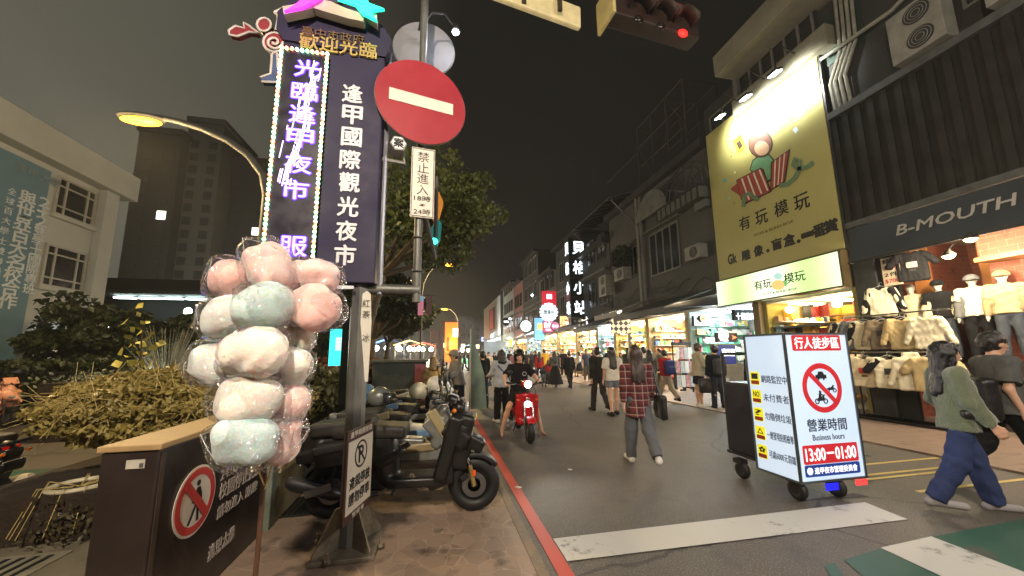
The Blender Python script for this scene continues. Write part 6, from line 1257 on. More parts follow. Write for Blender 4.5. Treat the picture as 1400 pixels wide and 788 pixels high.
# ---- vertical cube sign
cs=thing('vertical_cube_sign','tall sign of four black cubes with glowing white characters 貝格小站','sign',atY(790,450,24)); ck_=pm('cube_black',(18,26,24),rough=.3,coat=.3)
cubes=((779,327,804,351.5),(779,353.5,804.5,378.5),(779.5,380.5,805.5,406),(780,408,806,433.5)); cg=emi('char_glow',(235,248,255),1.5)
xa=atY(779,380,24)[0]; xb=atY(805,380,24)[0]
for (x0_,y0_,x1_,y1_),ch in zip(cubes,'貝格小站'):
    za=atY(790,y0_,24)[2]; zb2=atY(790,y1_,24)[2]; k=MB().bx((xa,24,zb2),(xb,24.85,za)).build('cube',ck_,cs); MB().bx((xa-.03,23.97,za+.003),(xb+.03,24.88,za+.08)).build('shelf_frame',pm('cube_frame',(70,60,58),rough=.4,metal=.5),cs)
    text(ch,((xa+xb)/2+.02,23.998,(za+zb2)/2),.95,.95,X_,Z_,cg,k,th=.03,bold=.03); text(ch,(xa-.002,24.43,(za+zb2)/2),.62,.9,-Y_,Z_,cg,k,th=.03,bold=.03)
za=atY(790,436,24)[2]; zb2=atY(790,449,24)[2]; k=MB().bx((xa,24,zb2),(xb-.1,24.6,za)).build('lower_panel',ck_,cs)
for i in range(3):
    for j in range(2): MB().ell((xa+.28+i*.3,23.99,za-.17-j*.3),(.1,.01,.1),12).build('round_mark',pm('mark_dim',(120,120,124),rough=.5,emit=.15),cs)
MB().tube([(xb+.15,24.6,zb2-1),(xb+.15,24.6,atY(790,325,24)[2])],.06,8).tube([(xb,24.6,zb2+.5),(XF+.3,24.6,zb2+.5)],.05,6).tube([(xb,24.6,zb2+3.5),(XF+.3,24.6,zb2+3.5)],.05,6).build('mounting_frame',frd,cs)
# ---- houses farther on
hz=[(19.7,24.0,8.3,conc2,'dark building behind the cube sign with scaffold railings',2),(24.1,29.8,10.4,conc2,'dark taller building just beyond the cube sign with a flat metal roof',3),(29.9,35.5,9.0,wc('far_brown',(74,68,62)),'brown building beyond the red hanging banner',3),(35.6,42.5,12.3,conc2,'tall narrow dark building with white posts on its roof',3),(42.6,48,10.6,wc('far_pink',(150,104,96)),'pinkish building beyond the tall narrow dark one',3),(48.1,56,11.5,wc('far_pale',(178,182,172)),'pale narrow building lit white from below',4)]
for i,(a,b,h,mt,lb,nw) in enumerate(hz):
    t=bld(lb,a,b-.02,3.6,h,mt,group='shophouses along the right side of the street'); MB().bx((XF-.5,a,h+.01),(XF+7,b-.03,h+.3)).build('roof_slab',metal_d,t)
    for fl in range(2 if h<11 else 3):
        for k in range(nw): y0=a+.5+(b-a-1)*k/nw; win(t,y0,y0+(b-a-1)/nw*.72,4.6+fl*2.9,6.3+fl*2.9,nm=2,frm=frl if i%2 else frd)
    MB().bx((XF-.35,a+.1,4.0+2.6),(XF-.002,b-.2,4.0+2.75)).build('balcony_slab',conc3,t)
sp_=[(19.7,22,'cool',90,'narrow bright blue white shop under the low black awning'),(22.1,25.6,'warm',190,'golden lit open shop below the cube sign'),(25.7,30,'warm',230,'wide golden lit open shop left of the cube sign'),(30.1,35,'warm',230,'warm bright shop behind the stroller woman'),(35.1,41,'cool',220,'greenish white lit shop far down the street'),(41.1,48,'warm',260,'yellow white lit shop far down the street'),(48.1,56,'cool',300,'bluish lit shop farther down the street')]
for i,(a,b,l,st,lb) in enumerate(sp_): shop(lb,a,b,3.4,3.2,wc('shopw_%s'%l,(224,206,164) if l=='warm' else (196,216,214)),l,st,None,seed=10+i,n_l=4)
for i,(a,b,m_,lb) in enumerate(((22.2,25.4,adk,'dark awning under the cube sign'),(25.8,29.6,pm('awning_pale',(150,150,140),rough=.6,var=.3),'pale grey awning left of the cube sign'),(31,35,adk,'dark awning over the warm bright shop'),(36,41,adk,'far dark awning over the greenish lit shop'))): awning(lb,a,b,3.9,3.35,1.5,m_)
# big white facade farther off
t=bld('large pale box shaped facade with a red poster far down the street',57,78,4.6,11.2,pm('far_white',(206,214,214),rough=.6,var=.08,scale=.3),X=XF-.3,depth=10); MB().bx((XF-.36,63,6),(XF-.301,69,10)).build('poster_frame',frd,t); MB().bx((XF-.38,64.6,6.2),(XF-.361,68,9.8)).build('red_poster',pm('poster_red',(200,70,80),rough=.5,emit=.2),t)
for z_ in (0,): MB().bx((XF-.3,56.9,4.5),(XF+8,56.99,11.3)).build('end_wall',pm('far_endwall',(104,110,120),rough=.7),t)
shop('large white lit shop hall under the far pale facade',57,78,4.5,4,pm('white_hall',(220,228,230),rough=.6),'cool',700,None,seed=31,X=XF-.3,n_l=6,goods=False)
for k,(px,pyy) in enumerate(((709,430),(702,434),(697,436),(735,397),(728,404),(758,377),(764,380))):
    q=atY(px,pyy,50 if k<3 else 38); o=thing('facade_spotlight','small bright spotlight at the far roof line, '+('rightmost at the white facade','middle one at the white facade','leftmost at the white facade','right one above the black round sign','left one above the black round sign','left one behind the cube sign','right one behind the cube sign')[k],'spotlight',q,group='small spotlights along the far roof line'); MB().ell(q,(.16,.16,.12),10).build('lens',emi('far_spot',(235,250,255),16),o,True); MB().tube([q,q+[.9,.1,.25]],.03,5).build('arm',frd,o)
spot(atY(700,432,52),(XF,62,8),900,(.85,.95,1),120)
# left-over signs down the street
rf=pm('banner_red',(196,40,56),rough=.5,emit=.55,ecol=(210,40,60))
boxsign('red hanging banner with a round white mark left of the cube sign',741,398,761,424,Y=27,face=rf,fm=rf,depth=.06,lines=(('回',0,.2,.35,.25,wE),('吉',0,-.25,.3,.25,wE)))
roundsign('large round white sign with a scalloped rim below the red banner',750.5,427,12,25.6,emi('round_white',(214,232,238),1.0),frd,'營業中',scal=True)
roundsign('plain round white sign with a thin dark line of writing, left of the scalloped one',719,446,8.6,31,emi('round_white2',(222,240,240),1.15),frd,'Tea shop')
roundsign('small round black sign with a white animal head mark, farthest left of the round signs',692,440,5.6,36,kf,frd,'貓',wE)
boxsign('light blue lit sign board at the first floor left of the red banner',730,434,745,466,Y=29,face=emi('sign_sky',(120,186,226),.75),lines=(('鮮',.1,.1,.6,.3,emi('sy',(250,200,60),1.2)),))
boxsign('pink sign board with white writing below the scalloped sign',742,439,757,455,Y=26.5,face=emi('sign_pink',(224,84,122),.8),lines=(('飲料',0,.15,.8,.45,wE),('tea',0,-.25,.5,.2,wE)))
roundsign('round mauve sign overlapping the pink board',759,446,6.6,26.2,emi('sign_mauve',(186,116,150),.75),frd,'髮廊',wE)
boxsign('orange and cream lit sign board between the mauve sign and the cube sign',765,432,778,452,Y=27.2,face=emi('sign_peach',(240,190,130),1.1),lines=(('小吃',0,0,.8,.6,rp_),))
boxsign('narrow white lit strip sign right of the small lower panel of the cube sign',801,433,804.5,446,Y=23.5,face=wE)
boxsign('tall blue violet glowing sign far down the street',665.5,435,674,456,Y=80,face=emi('sign_violet',(90,90,255),1.5),lines=(('服飾批發',0,0,.1,.1,wE),)); 
q=atY(670,446,79.8); text('\n'.join('服飾批發'),q,.85,3.1,X_,Z_,wE,[o for o in bpy.data.objects if o.get('label','').startswith('tall blue violet')][0],th=.02,bold=.03)
boxsign('small white and blue sign far down the street under the violet one',658,461,668,467,Y=78,face=emi('sign_paleblue',(206,220,255),1.2),lines=(('藥局',0,0,.7,.7,pm('ink_blue',(40,60,170))),))
boxsign('yellow sign board at the first floor of the far pale narrow building',695,463,701,474,Y=46,face=emi('sign_yel',(236,216,80),1.0),lines=(('早餐',0,0,.8,.5,ink),))
# ---- far end and left row
for i,(a,b,zt,Y,mt,lb) in enumerate(((560,600,8,95,wc('end_brown',(92,78,66)),'low brown building far off at the left of the vanishing point'),(628,648,13,110,wc('end_grey',(120,116,112)),'pale grey block at the far end of the street'),(602,630,11,100,wc('end_brick',(112,74,54)),'brick building far off around the orange lit shop'),(648,668,14,118,wc('end_grey2',(104,102,104)),'taller grey block at the far end behind the violet sign'))):
    xa=atY(a,470,Y)[0]; xb=atY(b,470,Y)[0]; t=thing('far_building',lb,'building',((xa+xb)/2,Y,0),group='buildings at the far end of the street'); MB().bx((xa,Y,0),(xb,Y+10,zt)).build('wall',mt,t); f=MB()
    n=max(2,int((xb-xa)/2.2))
    for k in range(n):
        for z in np.arange(4,zt-1.5,3): 
            x=xa+(xb-xa)*(k+.5)/n; MB().box((x,Y-.04,z),(1.1,.08,1.3)).build('window',[glassd,emi('win_warm',(255,226,170),1.6)][(k*3+int(z))%4==0],t)
q0=atY(609,441,88); q1=atY(627,492,88); o=thing('orange_shop','orange glowing shop front far down the street','shop',((q0[0]+q1[0])/2,88,0)); MB().bx((q0[0],88,0),(q1[0],92,q0[2])).build('front',pm('orange_front',(226,120,40),rough=.6,emit=1.1,ecol=(255,120,24)),o); MB().box((q1[0]-.8,87.9,(q0[2]+q1[2])/2+2),(1.2,.1,2)).build('lamp_panel',emi('orange_hot',(255,236,190),6),o); MB().box((q0[0]+.7,87.93,4.0),(.6,.06,3.2)).build('sign_panel',pm('or_red',(200,40,20),emit=.6,ecol=(230,40,20)),o); point((q0[0]+1.5,86.5,4),900,(1,.5,.15),.3)
o=thing('lit_terrace','roof terrace strung with many small warm lights above the far trees','string lights',atY(572,480,80)); f=MB(); rg=np.random.default_rng(91)
for k in range(90): px=rg.uniform(548,586); pyy=437+rg.normal()*2.5+ (px-566)**2*.012 if k<60 else rg.uniform(437,452); q=atY(px,pyy,80); f.ell(q,(.16,.16,.16),6)
f.build('bulb',emi('terrace_bulb',(255,206,150),5),o); MB().box(atY(566,446,81),(6,.4,3)).build('terrace_wall',conc2,o); MB().bx((atY(556,480,81)[0],80.5,0),(atY(588,480,81)[0],84,atY(570,452,81)[2]*.98)).build('building_wall',conc2,o)
# night market stalls on the left side, very bright
for i,(px,Y,c_,st,lb) in enumerate(((578,46,(1,.9,.7),500,'bright white lit stall far down on the left, left of the orange shop'),(560,40,(1,.86,.6),420,'warm lit stall far down on the left behind the parked scooters'),(640,60,(1,.95,.85),500,'glaring white lit stall at the end of the street'),(530,36,(.9,.95,1),160,'pale lit stall seen through the trees at the left'))):
    q=atY(px,485,Y); x=q[0]; t=thing('market_stall',lb,'market stall',(x,Y,0),group='lit stalls far down the left side'); MB().box((x,Y,.5),(2.6,1,.9)).build('counter',gp[2+i],t); MB().prism([(-1.6,2.6),(0,3.1),(1.6,2.6),(1.6,2.55),(0,3.05),(-1.6,2.55)],(x,Y-.8,0),X_,Z_,-1.8).build('canopy',gp[(0,8,9,3)[i]],t)
    for s_ in(-1.5,1.5): MB().tube([(x+s_,Y,0),(x+s_,Y,2.6)],.04,6).build('pole',frd,t)
    for k in range(3): MB().ell((x-1+k,Y-.5,2.2),(.26,.26,.26),10).build('bulb',emi('stall_bulb_%d'%i,tuple(int(255*v) for v in c_),45),t,True)
    point((x,Y-.9,2.1),st*3.2,c_,.2)
# grey cabinet behind scooters
q=atY(555,512,8.8); o=thing('utility_cabinet','grey utility cabinet with a pink poster on its end, behind the parked scooters','cabinet',(q[0],8.8,.4)); MB().bx((q[0]-.75,8.8,.4),(q[0]+.45,9.3,1.38)).build('cabinet_body',pm('cabinet_grey',(88,92,86),rough=.5,var=.25),o,bev=.02); MB().bx((q[0]+.2,8.785,.5),(q[0]+.44,8.797,1.33)).build('pink_poster',pm('poster_rose',(206,120,130),rough=.5),o); MB().bx((q[0]-.8,8.75,1.383),(q[0]+.5,9.35,1.44)).build('lid',pm('cabinet_lid',(112,114,104),rough=.5),o)
# sandwich banner
q0=atY(643,458,9.2); q1=atY(651,552,9.2); o=thing('feather_banner','tall thin pale banner on a white pole standing by the kerb','banner',(q0[0],9.2,0)); MB().tube([(q0[0],9.2,0),(q0[0],9.2,q0[2]+.15)],.022,8).build('pole',pm('pole_white',(206,200,186),rough=.4),o,True); w_=q0[2]
MB().prism([(0,.1*w_),(.40,.1*w_),(.34,.5*w_),(.16,.8*w_),(0,w_)],(q0[0]+.025,9.2,0),X_,Z_,.01).build('cloth',pm('banner_mint',(128,150,138),rough=.7,var=.2,scale=5),o)
q=atY(700,560,8.6); 
# ---------------------------------------------------------------- cart sign
ct=thing('cart_light_box','white backlit box sign on wheels reading 行人徒步區 and 13:00-01:00','light box sign',(4.1,3.5,0)); cx0,cx1,cy0,cy1,cz0,cz1=3.66,4.53,3.20,3.73,.20,1.745
bw=pm('box_face',(190,206,218),rough=.35,var=.03,scale=2,emit=.40,ecol=(196,220,250)); alu=pm('cart_aluminium',(108,116,120),rough=.35,metal=.8,var=.15)
MB().bx((cx0+.01,cy0+.01,cz0+.01),(cx1-.01,cy1-.01,cz1-.01)).build('backlit_case',bw,ct)
f=MB(); e=.022
for x in(cx0,cx1-e):
    for y in(cy0,cy1-e): f.bx((x,y,cz0),(x+e,y+e,cz1))
for z in(cz0,cz1-e):
    for y in(cy0,cy1-e): f.bx((cx0+e,y,z),(cx1-e,y+e,z+e-.001))
    for x in(cx0,cx1-e): f.bx((x,cy0+e,z),(x+e,cy1-e,z+e-.001))
f.build('edge_frame',alu,ct)
FY=cy0+.0095; crd=pm('cart_red',(196,40,48),rough=.4,emit=.28); cbl=pm('cart_blue',(24,58,136),rough=.4,emit=.3); cin=pm('cart_ink',(40,44,52),rough=.4); cwh=pm('cart_white',(236,236,240),rough=.4,emit=.6)
def rr_(w,h,r,n=5):
    P=[]
    for (sx,sy,a0) in((1,1,0),(-1,1,1),(-1,-1,2),(1,-1,3)):
        for i in range(n+1): a=(a0+i/n)*PI/2; P.append((sx*(w/2-r)+r*math.cos(a),sy*(h/2-r)+r*math.sin(a)))
    return P
fx_=lambda px: None
def F3(px,py): return atY(px,py,FY)
def panel(pa,pb,mat,nm,off=.003,r=.02): a=F3(*pa); b=F3(*pb); c=(a+b)/2; return (a,b,c),MB().prism(rr_(abs(b[0]-a[0]),abs(a[2]-b[2]),r),(c[0],FY,c[2]),X_,Z_,off).build(nm,mat,ct)
cxm=(cx0+cx1)/2
def fp(z,w,h,mat,nm,x=cxm,off=.003,r=.02): return MB().prism(rr_(w,h,r),(x,FY,z),X_,Z_,off).build(nm,mat,ct)
zt=lambda py,px=1128: F3(px,py)[2]
z=zt(469,1120); fp(z,.66,.17,crd,'red_header'); text('行人徒步區',(cxm,FY-.003,z),.60,.125,X_,Z_,cwh,ct,th=.003,bold=.03)
z=zt(530,1130); c=np.array([cxm,FY,z]); disc(c,.262,-Y_,crd,'prohibition_ring',ct,.003,0,inner=.205,k=48)
def side_car(mb,x,z,s,kind):
    o=(x,FY-.0005,z)
    if kind=='car': mb.prism([(a*s,b*s) for a,b in((-1,-.4),(-1,.15),(-.6,.2),(-.4,.65),(.4,.65),(.6,.2),(1,.15),(1,-.4),(.6,-.4),(.6,-.62),(.35,-.62),(.35,-.4),(-.35,-.4),(-.35,-.62),(-.6,-.62),(-.6,-.4))],o,X_,Z_,.003)
    else:
        for cx_ in(-.75,.75): mb.torus((x+cx_*s,FY-.002,z-.35*s),.32*s,.075*s,'y',18,6)
        mb.prism([(a*s,b*s) for a,b in((-.8,-.3),(-.5,.15),(.1,.2),(.45,.55),(.8,.55),(.55,.3),(.75,-.3),(.5,-.2),(.2,-.3),(-.3,-.3))],o,X_,Z_,.003)
        if kind=='rider': mb.ell((x-.05*s,FY-.002,z+.95*s),(.2*s,.01,.22*s),10); mb.prism([(a*s,b*s) for a,b in((-.4,.1),(-.3,.75),(.05,.75),(.5,.5),(.5,.4),(.1,.5),(.1,.1))],o,X_,Z_,.003)
mb=MB(); side_car(mb,cxm,z+.125,.072,'car'); side_car(mb,cxm+.115,z-.01,.062,'moto'); side_car(mb,cxm-.035,z-.115,.075,'rider'); mb.build('vehicle_pictograms',cin,ct)
MB().box((cxm,FY-.0055,z),(.44,.003,.05),rotm('Y',R(45))).build('red_slash',crd,ct)
z=zt(580,1140); text('營業時間',(cxm,FY,z),.52,.125,X_,Z_,cin,ct,th=.003,bold=.015); z=zt(597,1136); text('Business hours',(cxm,FY,z),.42,.06,X_,Z_,cin,ct,th=.003)
z=zt(619.5,1140); fp(z,.72,.19,crd,'red_band'); text('13:00－01:00',(cxm,FY-.003,z),.66,.125,X_,Z_,cwh,ct,th=.003,bold=.03); z=zt(641,1146); fp(z,.72,.115,cbl,'blue_band'); text('逢甲夜市管理委員會',(cxm+.04,FY-.003,z),.56,.065,X_,Z_,cwh,ct,th=.003,bold=.02); disc((cxm-.30,FY-.003,z),.036,-Y_,cwh,'round_logo',ct,.003)
LX=cx0+.0095; cyel=pm('cart_yellow',(222,214,40),rough=.4,emit=.4); cmr=pm('cart_maroon',(130,40,34),rough=.4,emit=.2)
for k,(s_,ic) in enumerate((('網路監控中','▬'),('未付費者','NO'),('勿隨倒垃圾','?'),('一經發現拍照檢舉','△'),('可處6000元罰鍰','✿'))):
    z=1.235-.205*k; y=cy1-.10
    MB().prism(rr_(.125,.15,.02),(LX,y,z),-Y_,Z_,.003).build('yellow_icon',cyel,ct); MB().prism(rr_(.105,.042,.01),(LX-.003,y,z-.045),-Y_,Z_,.002).build('icon_strip',cmr,ct)
    if ic: text(ic,(LX-.003,y,z+.025),.08,.06,-Y_,Z_,cin,ct,th=.002,bold=.02)
    text(s_,(LX,cy0+.19,z),.31,.085,-Y_,Z_,cin,ct,th=.003,bold=.01)
cdk=pm('cart_dark',(24,24,32),rough=.45,var=.2); MB().bx((3.70,3.76,.30),(4.45,4.18,1.16)).build('dark_bin',cdk,ct,bev=.02); MB().bx((3.72,3.745,.26),(4.43,4.22,.297)).build('chassis',pm('chassis_black',(16,16,17),rough=.6),ct)
MB().tube([(3.72,4.16,1.1),(3.72,4.16,1.52),(4.42,4.16,1.52),(4.42,4.16,1.1)],.022,8).tube([(3.72,3.76,1.52),(3.72,4.16,1.52)],.018,8).tube([(3.72,3.77,1.1),(3.72,3.77,1.52)],.018,8).build('push_frame',cdk,ct,True)
for x,y in((3.74,3.32),(4.22,3.30),(3.72,4.0),(4.42,4.0)):
    w=MB().torus((x,y,.105),.065,.04,'x',24,10,sq=.9).build('wheel',pm('tyre_rubber',(18,18,18)),ct,True); MB().lathe([(.055,-.03),(.055,.03)],(x,y,.105),16,'x').build('hub',pm('chassis_black',(16,16,17)),w,True); MB().box((x,y+.02,.205),(.10,.12,.05)).build('fork',pm('chassis_black',(16,16,17)),w)
MB().box((4.03,3.19,.155),(.16,.012,.07)).build('blue_marker',pm('marker_blue',(24,30,220),rough=.4,emit=.7,ecol=(30,30,255)),ct,bev=.004); MB().box((4.42,3.19,.17),(.15,.012,.06)).build('red_marker',pm('marker_red',(230,60,60),rough=.4,emit=.6,ecol=(255,70,70)),ct,bev=.004)
area(((cx0+cx1)/2,cy0-.05,1.0),(0,-1,-.15),.8,1.4,5,(.9,.95,1)); area((cx0-.05,3.46,1.0),(-1,0,-.15),.5,1.4,4,(.9,.95,1))
# ---------------------------------------------------------------- scooters in the row
bk_=pm('scooter_black',(20,19,18),rough=.36,var=.25,scale=5,coat=.15); bm2=pm('scooter_matt',(30,29,28),rough=.55,var=.25,scale=5); stm=pm('seat_vinyl',(34,32,28),rough=.5,var=.2,scale=5,bump=.3,bscale=150)
gs=pm('scooter_silver',(128,130,124),rough=.3,metal=.35,var=.2); bg_=pm('scooter_beige',(158,142,104),rough=.4,var=.2); ws=pm('scooter_white',(196,192,180),rough=.3,var=.12); bl=pm('scooter_blue',(110,146,180),rough=.35,var=.15); rd=pm('scooter_red',(176,10,22),rough=.22,var=.08,coat=.6)
s0=scooter('black urban scooter with gold front fork legs, nearest the camera beside the steel pole',bk_,bm2,stm); place(s0,-.29,3.88,-PI/2-.10,.022); s0.scale=(1.07,)*3
for c_ in s0.children_recursive:
    if c_.name.startswith('number_plate'): pass
yp=MB().box((.02,.63,.80),(.20,.008,.13),rx(-.5)); 
o=yp.build('number_plate',pm('plate_yellow',(214,196,110),rough=.4),None); o.parent=s0
sp1=scooter('silver grey sport scooter with beige side panels, second in the parked row',gs,bg_,stm,'sport',group='scooters parked in the row along the kerb'); place(sp1,-.33,4.80,-PI/2-.04,.022)
s0['group']='scooters parked in the row along the kerb'
protos={}
row=[('s',-.30,5.62,'white sport scooter with a dark seat, third in the parked row',ws,bl),('u',-.35,6.35,'black scooter with a grey side panel, fourth in the parked row',bk_,gs),('s',-.25,7.1,'dark sport scooter with its pale tail toward the kerb, fifth in the parked row',bm2,ws),('u',-.2,9.6,'black scooter just beyond the woman with blond hair',bk_,bm2),('u',-.25,10.5,'beige scooter beyond the man in the grey sweater',bg_,bk_),('s',-.2,11.5,'silver scooter among the farther parked ones',gs,bk_),('u',-.2,12.5,'blue scooter among the farther parked ones',bl,bk_),('u',-.25,13.6,'dark scooter half hidden in the farther parked ones',bm2,bk_),('s',-.2,14.8,'white scooter near the end of the parked row',ws,bm2),('u',-.2,16.2,'last scooter of the parked row, dark grey',bm2,gs)]
for i,(k,x,y,lb,m1,m2) in enumerate(row):
    o=copy_tree(s0 if k=='u' else sp1); o['label']=lb; place(o,x,y,-PI/2+(.12 if i%2 else -.12)+(PI if i in(4,) else 0),.022)
    for c_ in o.children:
        b=c_.name.split('.')[0]
        m=m1 if b in('body_shell','handlebar_cowl') else m2 if b=='side_panel' else None
        if m: c_.material_slots[0].link='OBJECT'; c_.material_slots[0].material=m
for i,(x,y,z,lb,mt) in enumerate(((-.72,5.05,.93,'grey helmet with a smoked visor on the silver grey scooter',gs),(-.25,5.62,.93,'cream white helmet on the white scooter',pm('helmet_cream',(204,196,170),rough=.3)),(-.95,5.35,.95,'light blue helmet on the tail of the white scooter',bl),(-.02,5.9,1.0,'white helmet with dark visor farther along the row',ws))):
    o=helmet(lb,mt); o.location=(x,y,z-.05); o.rotation_euler=(0,0,-PI/2+.5*i)
q=atY(590,505,7.4)
rs=scooter('red retro scooter with both lamps lit, ridden toward the camera',rd,pm('scooter_red_trim',(196,190,186),rough=.2,metal=.8),stm,'retro',lit=True,name='red_scooter',plate=False); rsx,rsy=1.66,6.35+.62; place(rs,rsx,rsy,PI-.06,0.)
spot((rsx-.02,rsy-1.2,.99),(rsx-.1,rsy-6,.0),40,(1,.93,.8),70,.8,.05)
# ---------------------------------------------------------------- people
def plaid():
    m,N,L,p=nodes('plaid_flannel'); tc=N.new('ShaderNodeTexCoord'); s=N.new('ShaderNodeSeparateXYZ'); L.new(tc.outputs['Object'],s.inputs[0])
    def st(v,f,w,ph=0): return math_(N,L,'GREATER_THAN',math_(N,L,'COSINE',math_(N,L,'MULTIPLY_ADD',v,f*2*PI,ph)),w)
    u=math_(N,L,'ADD',s.outputs[0],math_(N,L,'MULTIPLY',s.outputs[1],.5)); v=s.outputs[2]
    c=mixc(N,L,math_(N,L,'MULTIPLY',st(u,10,-.1),.6),(98,34,36),(48,20,26)); c=mixc(N,L,math_(N,L,'MULTIPLY',st(v,10,-.1),.6),c,(44,18,24))
    c=mixc(N,L,math_(N,L,'MULTIPLY',st(u,10,.90,1.2),.42),c,(190,160,150)); c=mixc(N,L,math_(N,L,'MULTIPLY',st(v,10,.90,1.2),.42),c,(190,160,150)); L.new(c,p.inputs['Base Color']); p.inputs['Roughness'].default_value=.9; return m
white=cloth('white',(214,208,194)); shoew=cloth('shoe_white',(206,202,196)); shoek=cloth('shoe_black',(24,22,22)); dj=cloth('jeans_dark',(44,48,58)); lj=cloth('jeans_grey',(92,94,98)); bj=cloth('jeans_blue',(46,57,92)); blk=cloth('black',(20,20,22)); brownh=hairm('brown',(46,28,20))
bagk=pm('bag_black',(26,22,22),rough=.4,var=.2,bump=.2)
def tote(t,J,sc):
    b=SD(.014,.02); b.rbox((.30,-.04,.78),(.045,.19,.17),.04); b.w=(.006,20,3); o=b.build('shoulder_bag',bagk,t); MB().tube([(.27,-.16,.9),(.24,-.08,1.2),(.2,-.0,1.41),(.24,.08,1.2),(.27,.12,.9)],.012,8).build('bag_strap',bagk,t,True)
t=person('woman in a dark red plaid shirt and grey jeans walking away, black shoulder bag',1.63,skel(sw=(.18,-.22),kn=(.05,.55),arm=(-.1,.1),el=(.15,.3)),plaid(),lj,'long',.22,'trousers','long',brownh,shoew,det=2,female=True,seed=1,loose=1.5,legw=1.35,extra=tote); place(t,2.86,4.85,-.25)
t=person('woman in a white t-shirt and grey shorts with long dark wavy hair walking away',1.66,skel(sw=(-.12,.18),kn=(.12,.1),arm=(.1,-.1)),white,cloth('grey_short',(112,116,126)),'short',.02,'shorts','long',hairm('dkbrown',(34,22,18)),shoek,det=1,female=True,seed=2,loose=1.6,legw=1.2); place(t,4.40,8.6,-.12)
t=person('man in dark clothes at the left of the woman in the white t-shirt',1.68,WK(.2),cloth('dk',(34,30,30)),cloth('dk2',(52,48,46)),'long',.05,'trousers','short',None,shoek,det=1,seed=3); place(t,4.35,9.35,.05)
def crossbag(t,J,sc):
    MB().tube([(-.16,.02,1.42*sc),(-.05,-.16,1.25*sc),(.10,-.19,1.08*sc),(.22,-.12,.9*sc)],.012,8).build('bag_strap',bagk,t,True)
t=person('woman in a pale grey sweatshirt and black trousers with a bag strap across her back',1.62,skel(arm=(.35,.3),el=(1.0,.9),aab=(.15,.15)),cloth('palegrey',(168,172,178)),blk,'long',.08,'trousers','bob',None,shoew,det=1,female=True,seed=4,loose=1.5,legw=1.35,extra=crossbag); place(t,1.50,8.45,.15)
# rider
J=skel(sw=(.75,.75),kn=(.35,.35),ab=(.42,.42),hip=.90); 
J['k0']=np.array([-.26,.30,.62]); J['k1']=np.array([.26,.30,.62])
Jr=skel(hip=.84,ab=(.3,.3),legj=[((-.27,.28,.55),(-.40,.22,.10)),((.27,.28,.55),(.40,.22,.10))],armj=[((-.33,.10,1.12),(-.33,.36,1.04)),((.33,.10,1.12),(.33,.36,1.04))],lean=-.02)
Jr['h0'][2]=Jr['h1'][2]=.80
def flip(t,J,sc):
    eyes(t,J,sc)
    for i in(0,1): q=(J['heel%d'%i]+J['t%d'%i])/2*sc; MB().box((q[0],q[1]+.01,q[2]-.03),(.085,.25,.02)).build('sandal',pm('sandal_brown',(96,70,56),rough=.6),t,bev=.008)
    hd=J['hd']*sc; s=SD(.011,.01); s.ball(hd+np.array([0,-.02,.045]),.135,sc=(1.08,.98,1)); s.ball(hd+np.array([0,.13,-.03]),.10,sub=True,sc=(.95,1,.8)); s.rbox(hd+np.array([0,0,-.16]),(.2,.2,.06),.01,sub=True); s.rbox(hd+np.array([0,.125,.075]),(.085,.035,.012),.01); s.build('helmet',pm('helmet_black',(16,15,15),rough=.3,coat=.4),t)
    MB().tube([hd+np.array([-.10,.02,-.02]),hd+np.array([-.06,.05,-.12]),hd+np.array([.06,.05,-.12]),hd+np.array([.10,.02,-.02])],.008,6).build('chin_strap',blk,t,True)
    disc(np.array([-.075,.172,1.18*sc]),.045,(0,1,0),pm('badge_grey',(150,150,150),rough=.6),'chest_badge',t,.003,0,inner=.03)
t=person('man in black helmet, black t-shirt and shorts riding the red scooter, feet down',1.66,Jr,cloth('rider_black',(24,22,24)),cloth('short_black',(26,26,28)),'short',.0,'shorts','none',None,None,det=2,seed=5,loose=1.2,extra=flip); place(t,rsx,rsy+.30,PI-.06,0.0)
def stroller(t,J,sc): pass
t=person('woman with long hair in a long black skirt pushing a pushchair away down the street',1.62,skel(arm=(.5,.5),el=(.6,.6),sw=(.1,-.1)),cloth('greytop',(96,92,86)),blk,'long',.0,'skirt','long',None,shoew,det=1,female=True,seed=6,skirtlen=.72); place(t,5.2,15.6,-.1)
o=thing('pushchair','black pushchair in front of the woman in the long black skirt','pushchair',(5.15,16.2,0)); MB().box((5.1,16.2,.5),(.42,.5,.3),rx(.3)).build('seat',bagk,o,bev=.05); 
for x in(-.24,.24):
    MB().tube([(5.1+x,15.85,1.0),(5.1+x,16.1,.6),(5.1+x,16.45,.1)],.015,6).tube([(5.1+x,16.3,.6),(5.1+x,15.95,.1)],.015,6).build('frame',frd,o,True)
    for y in(15.95,16.45): MB().torus((5.1+x,y,.1),.08,.022,'x',16,6).build('wheel',pm('tyre_rubber',(18,18,18)),o,True)
MB().tube([(4.86,15.85,1.0),(5.34,15.85,1.0)],.017,6).build('handle',frd,o)
t=person('man in a loose black jacket and black trousers walking away in mid street',1.6,WK2(.2),blk,blk,'long',.05,'trousers','short',None,shoek,det=1,seed=7,loose=2.2); place(t,5.85,15.5,.1)
t=person('girl with long dark hair in a grey green hoodie walking beside the shops',1.60,WK(.2),cloth('hood_olive',(96,98,86)),dj,'long',.1,'trousers','long',None,shoek,det=1,female=True,seed=8,loose=1.6,legw=1.2); place(t,6.75,10.6,-.15)
def pack(t,J,sc):
    b=SD(.014,.02); b.rbox((0,-.22,1.14*sc),(.16,.085,.22),.06); b.rbox((0,-.31,1.05*sc),(.12,.04,.11),.04); b.build('backpack',pm('pack_blue',(28,40,112),rough=.6,var=.2),t)
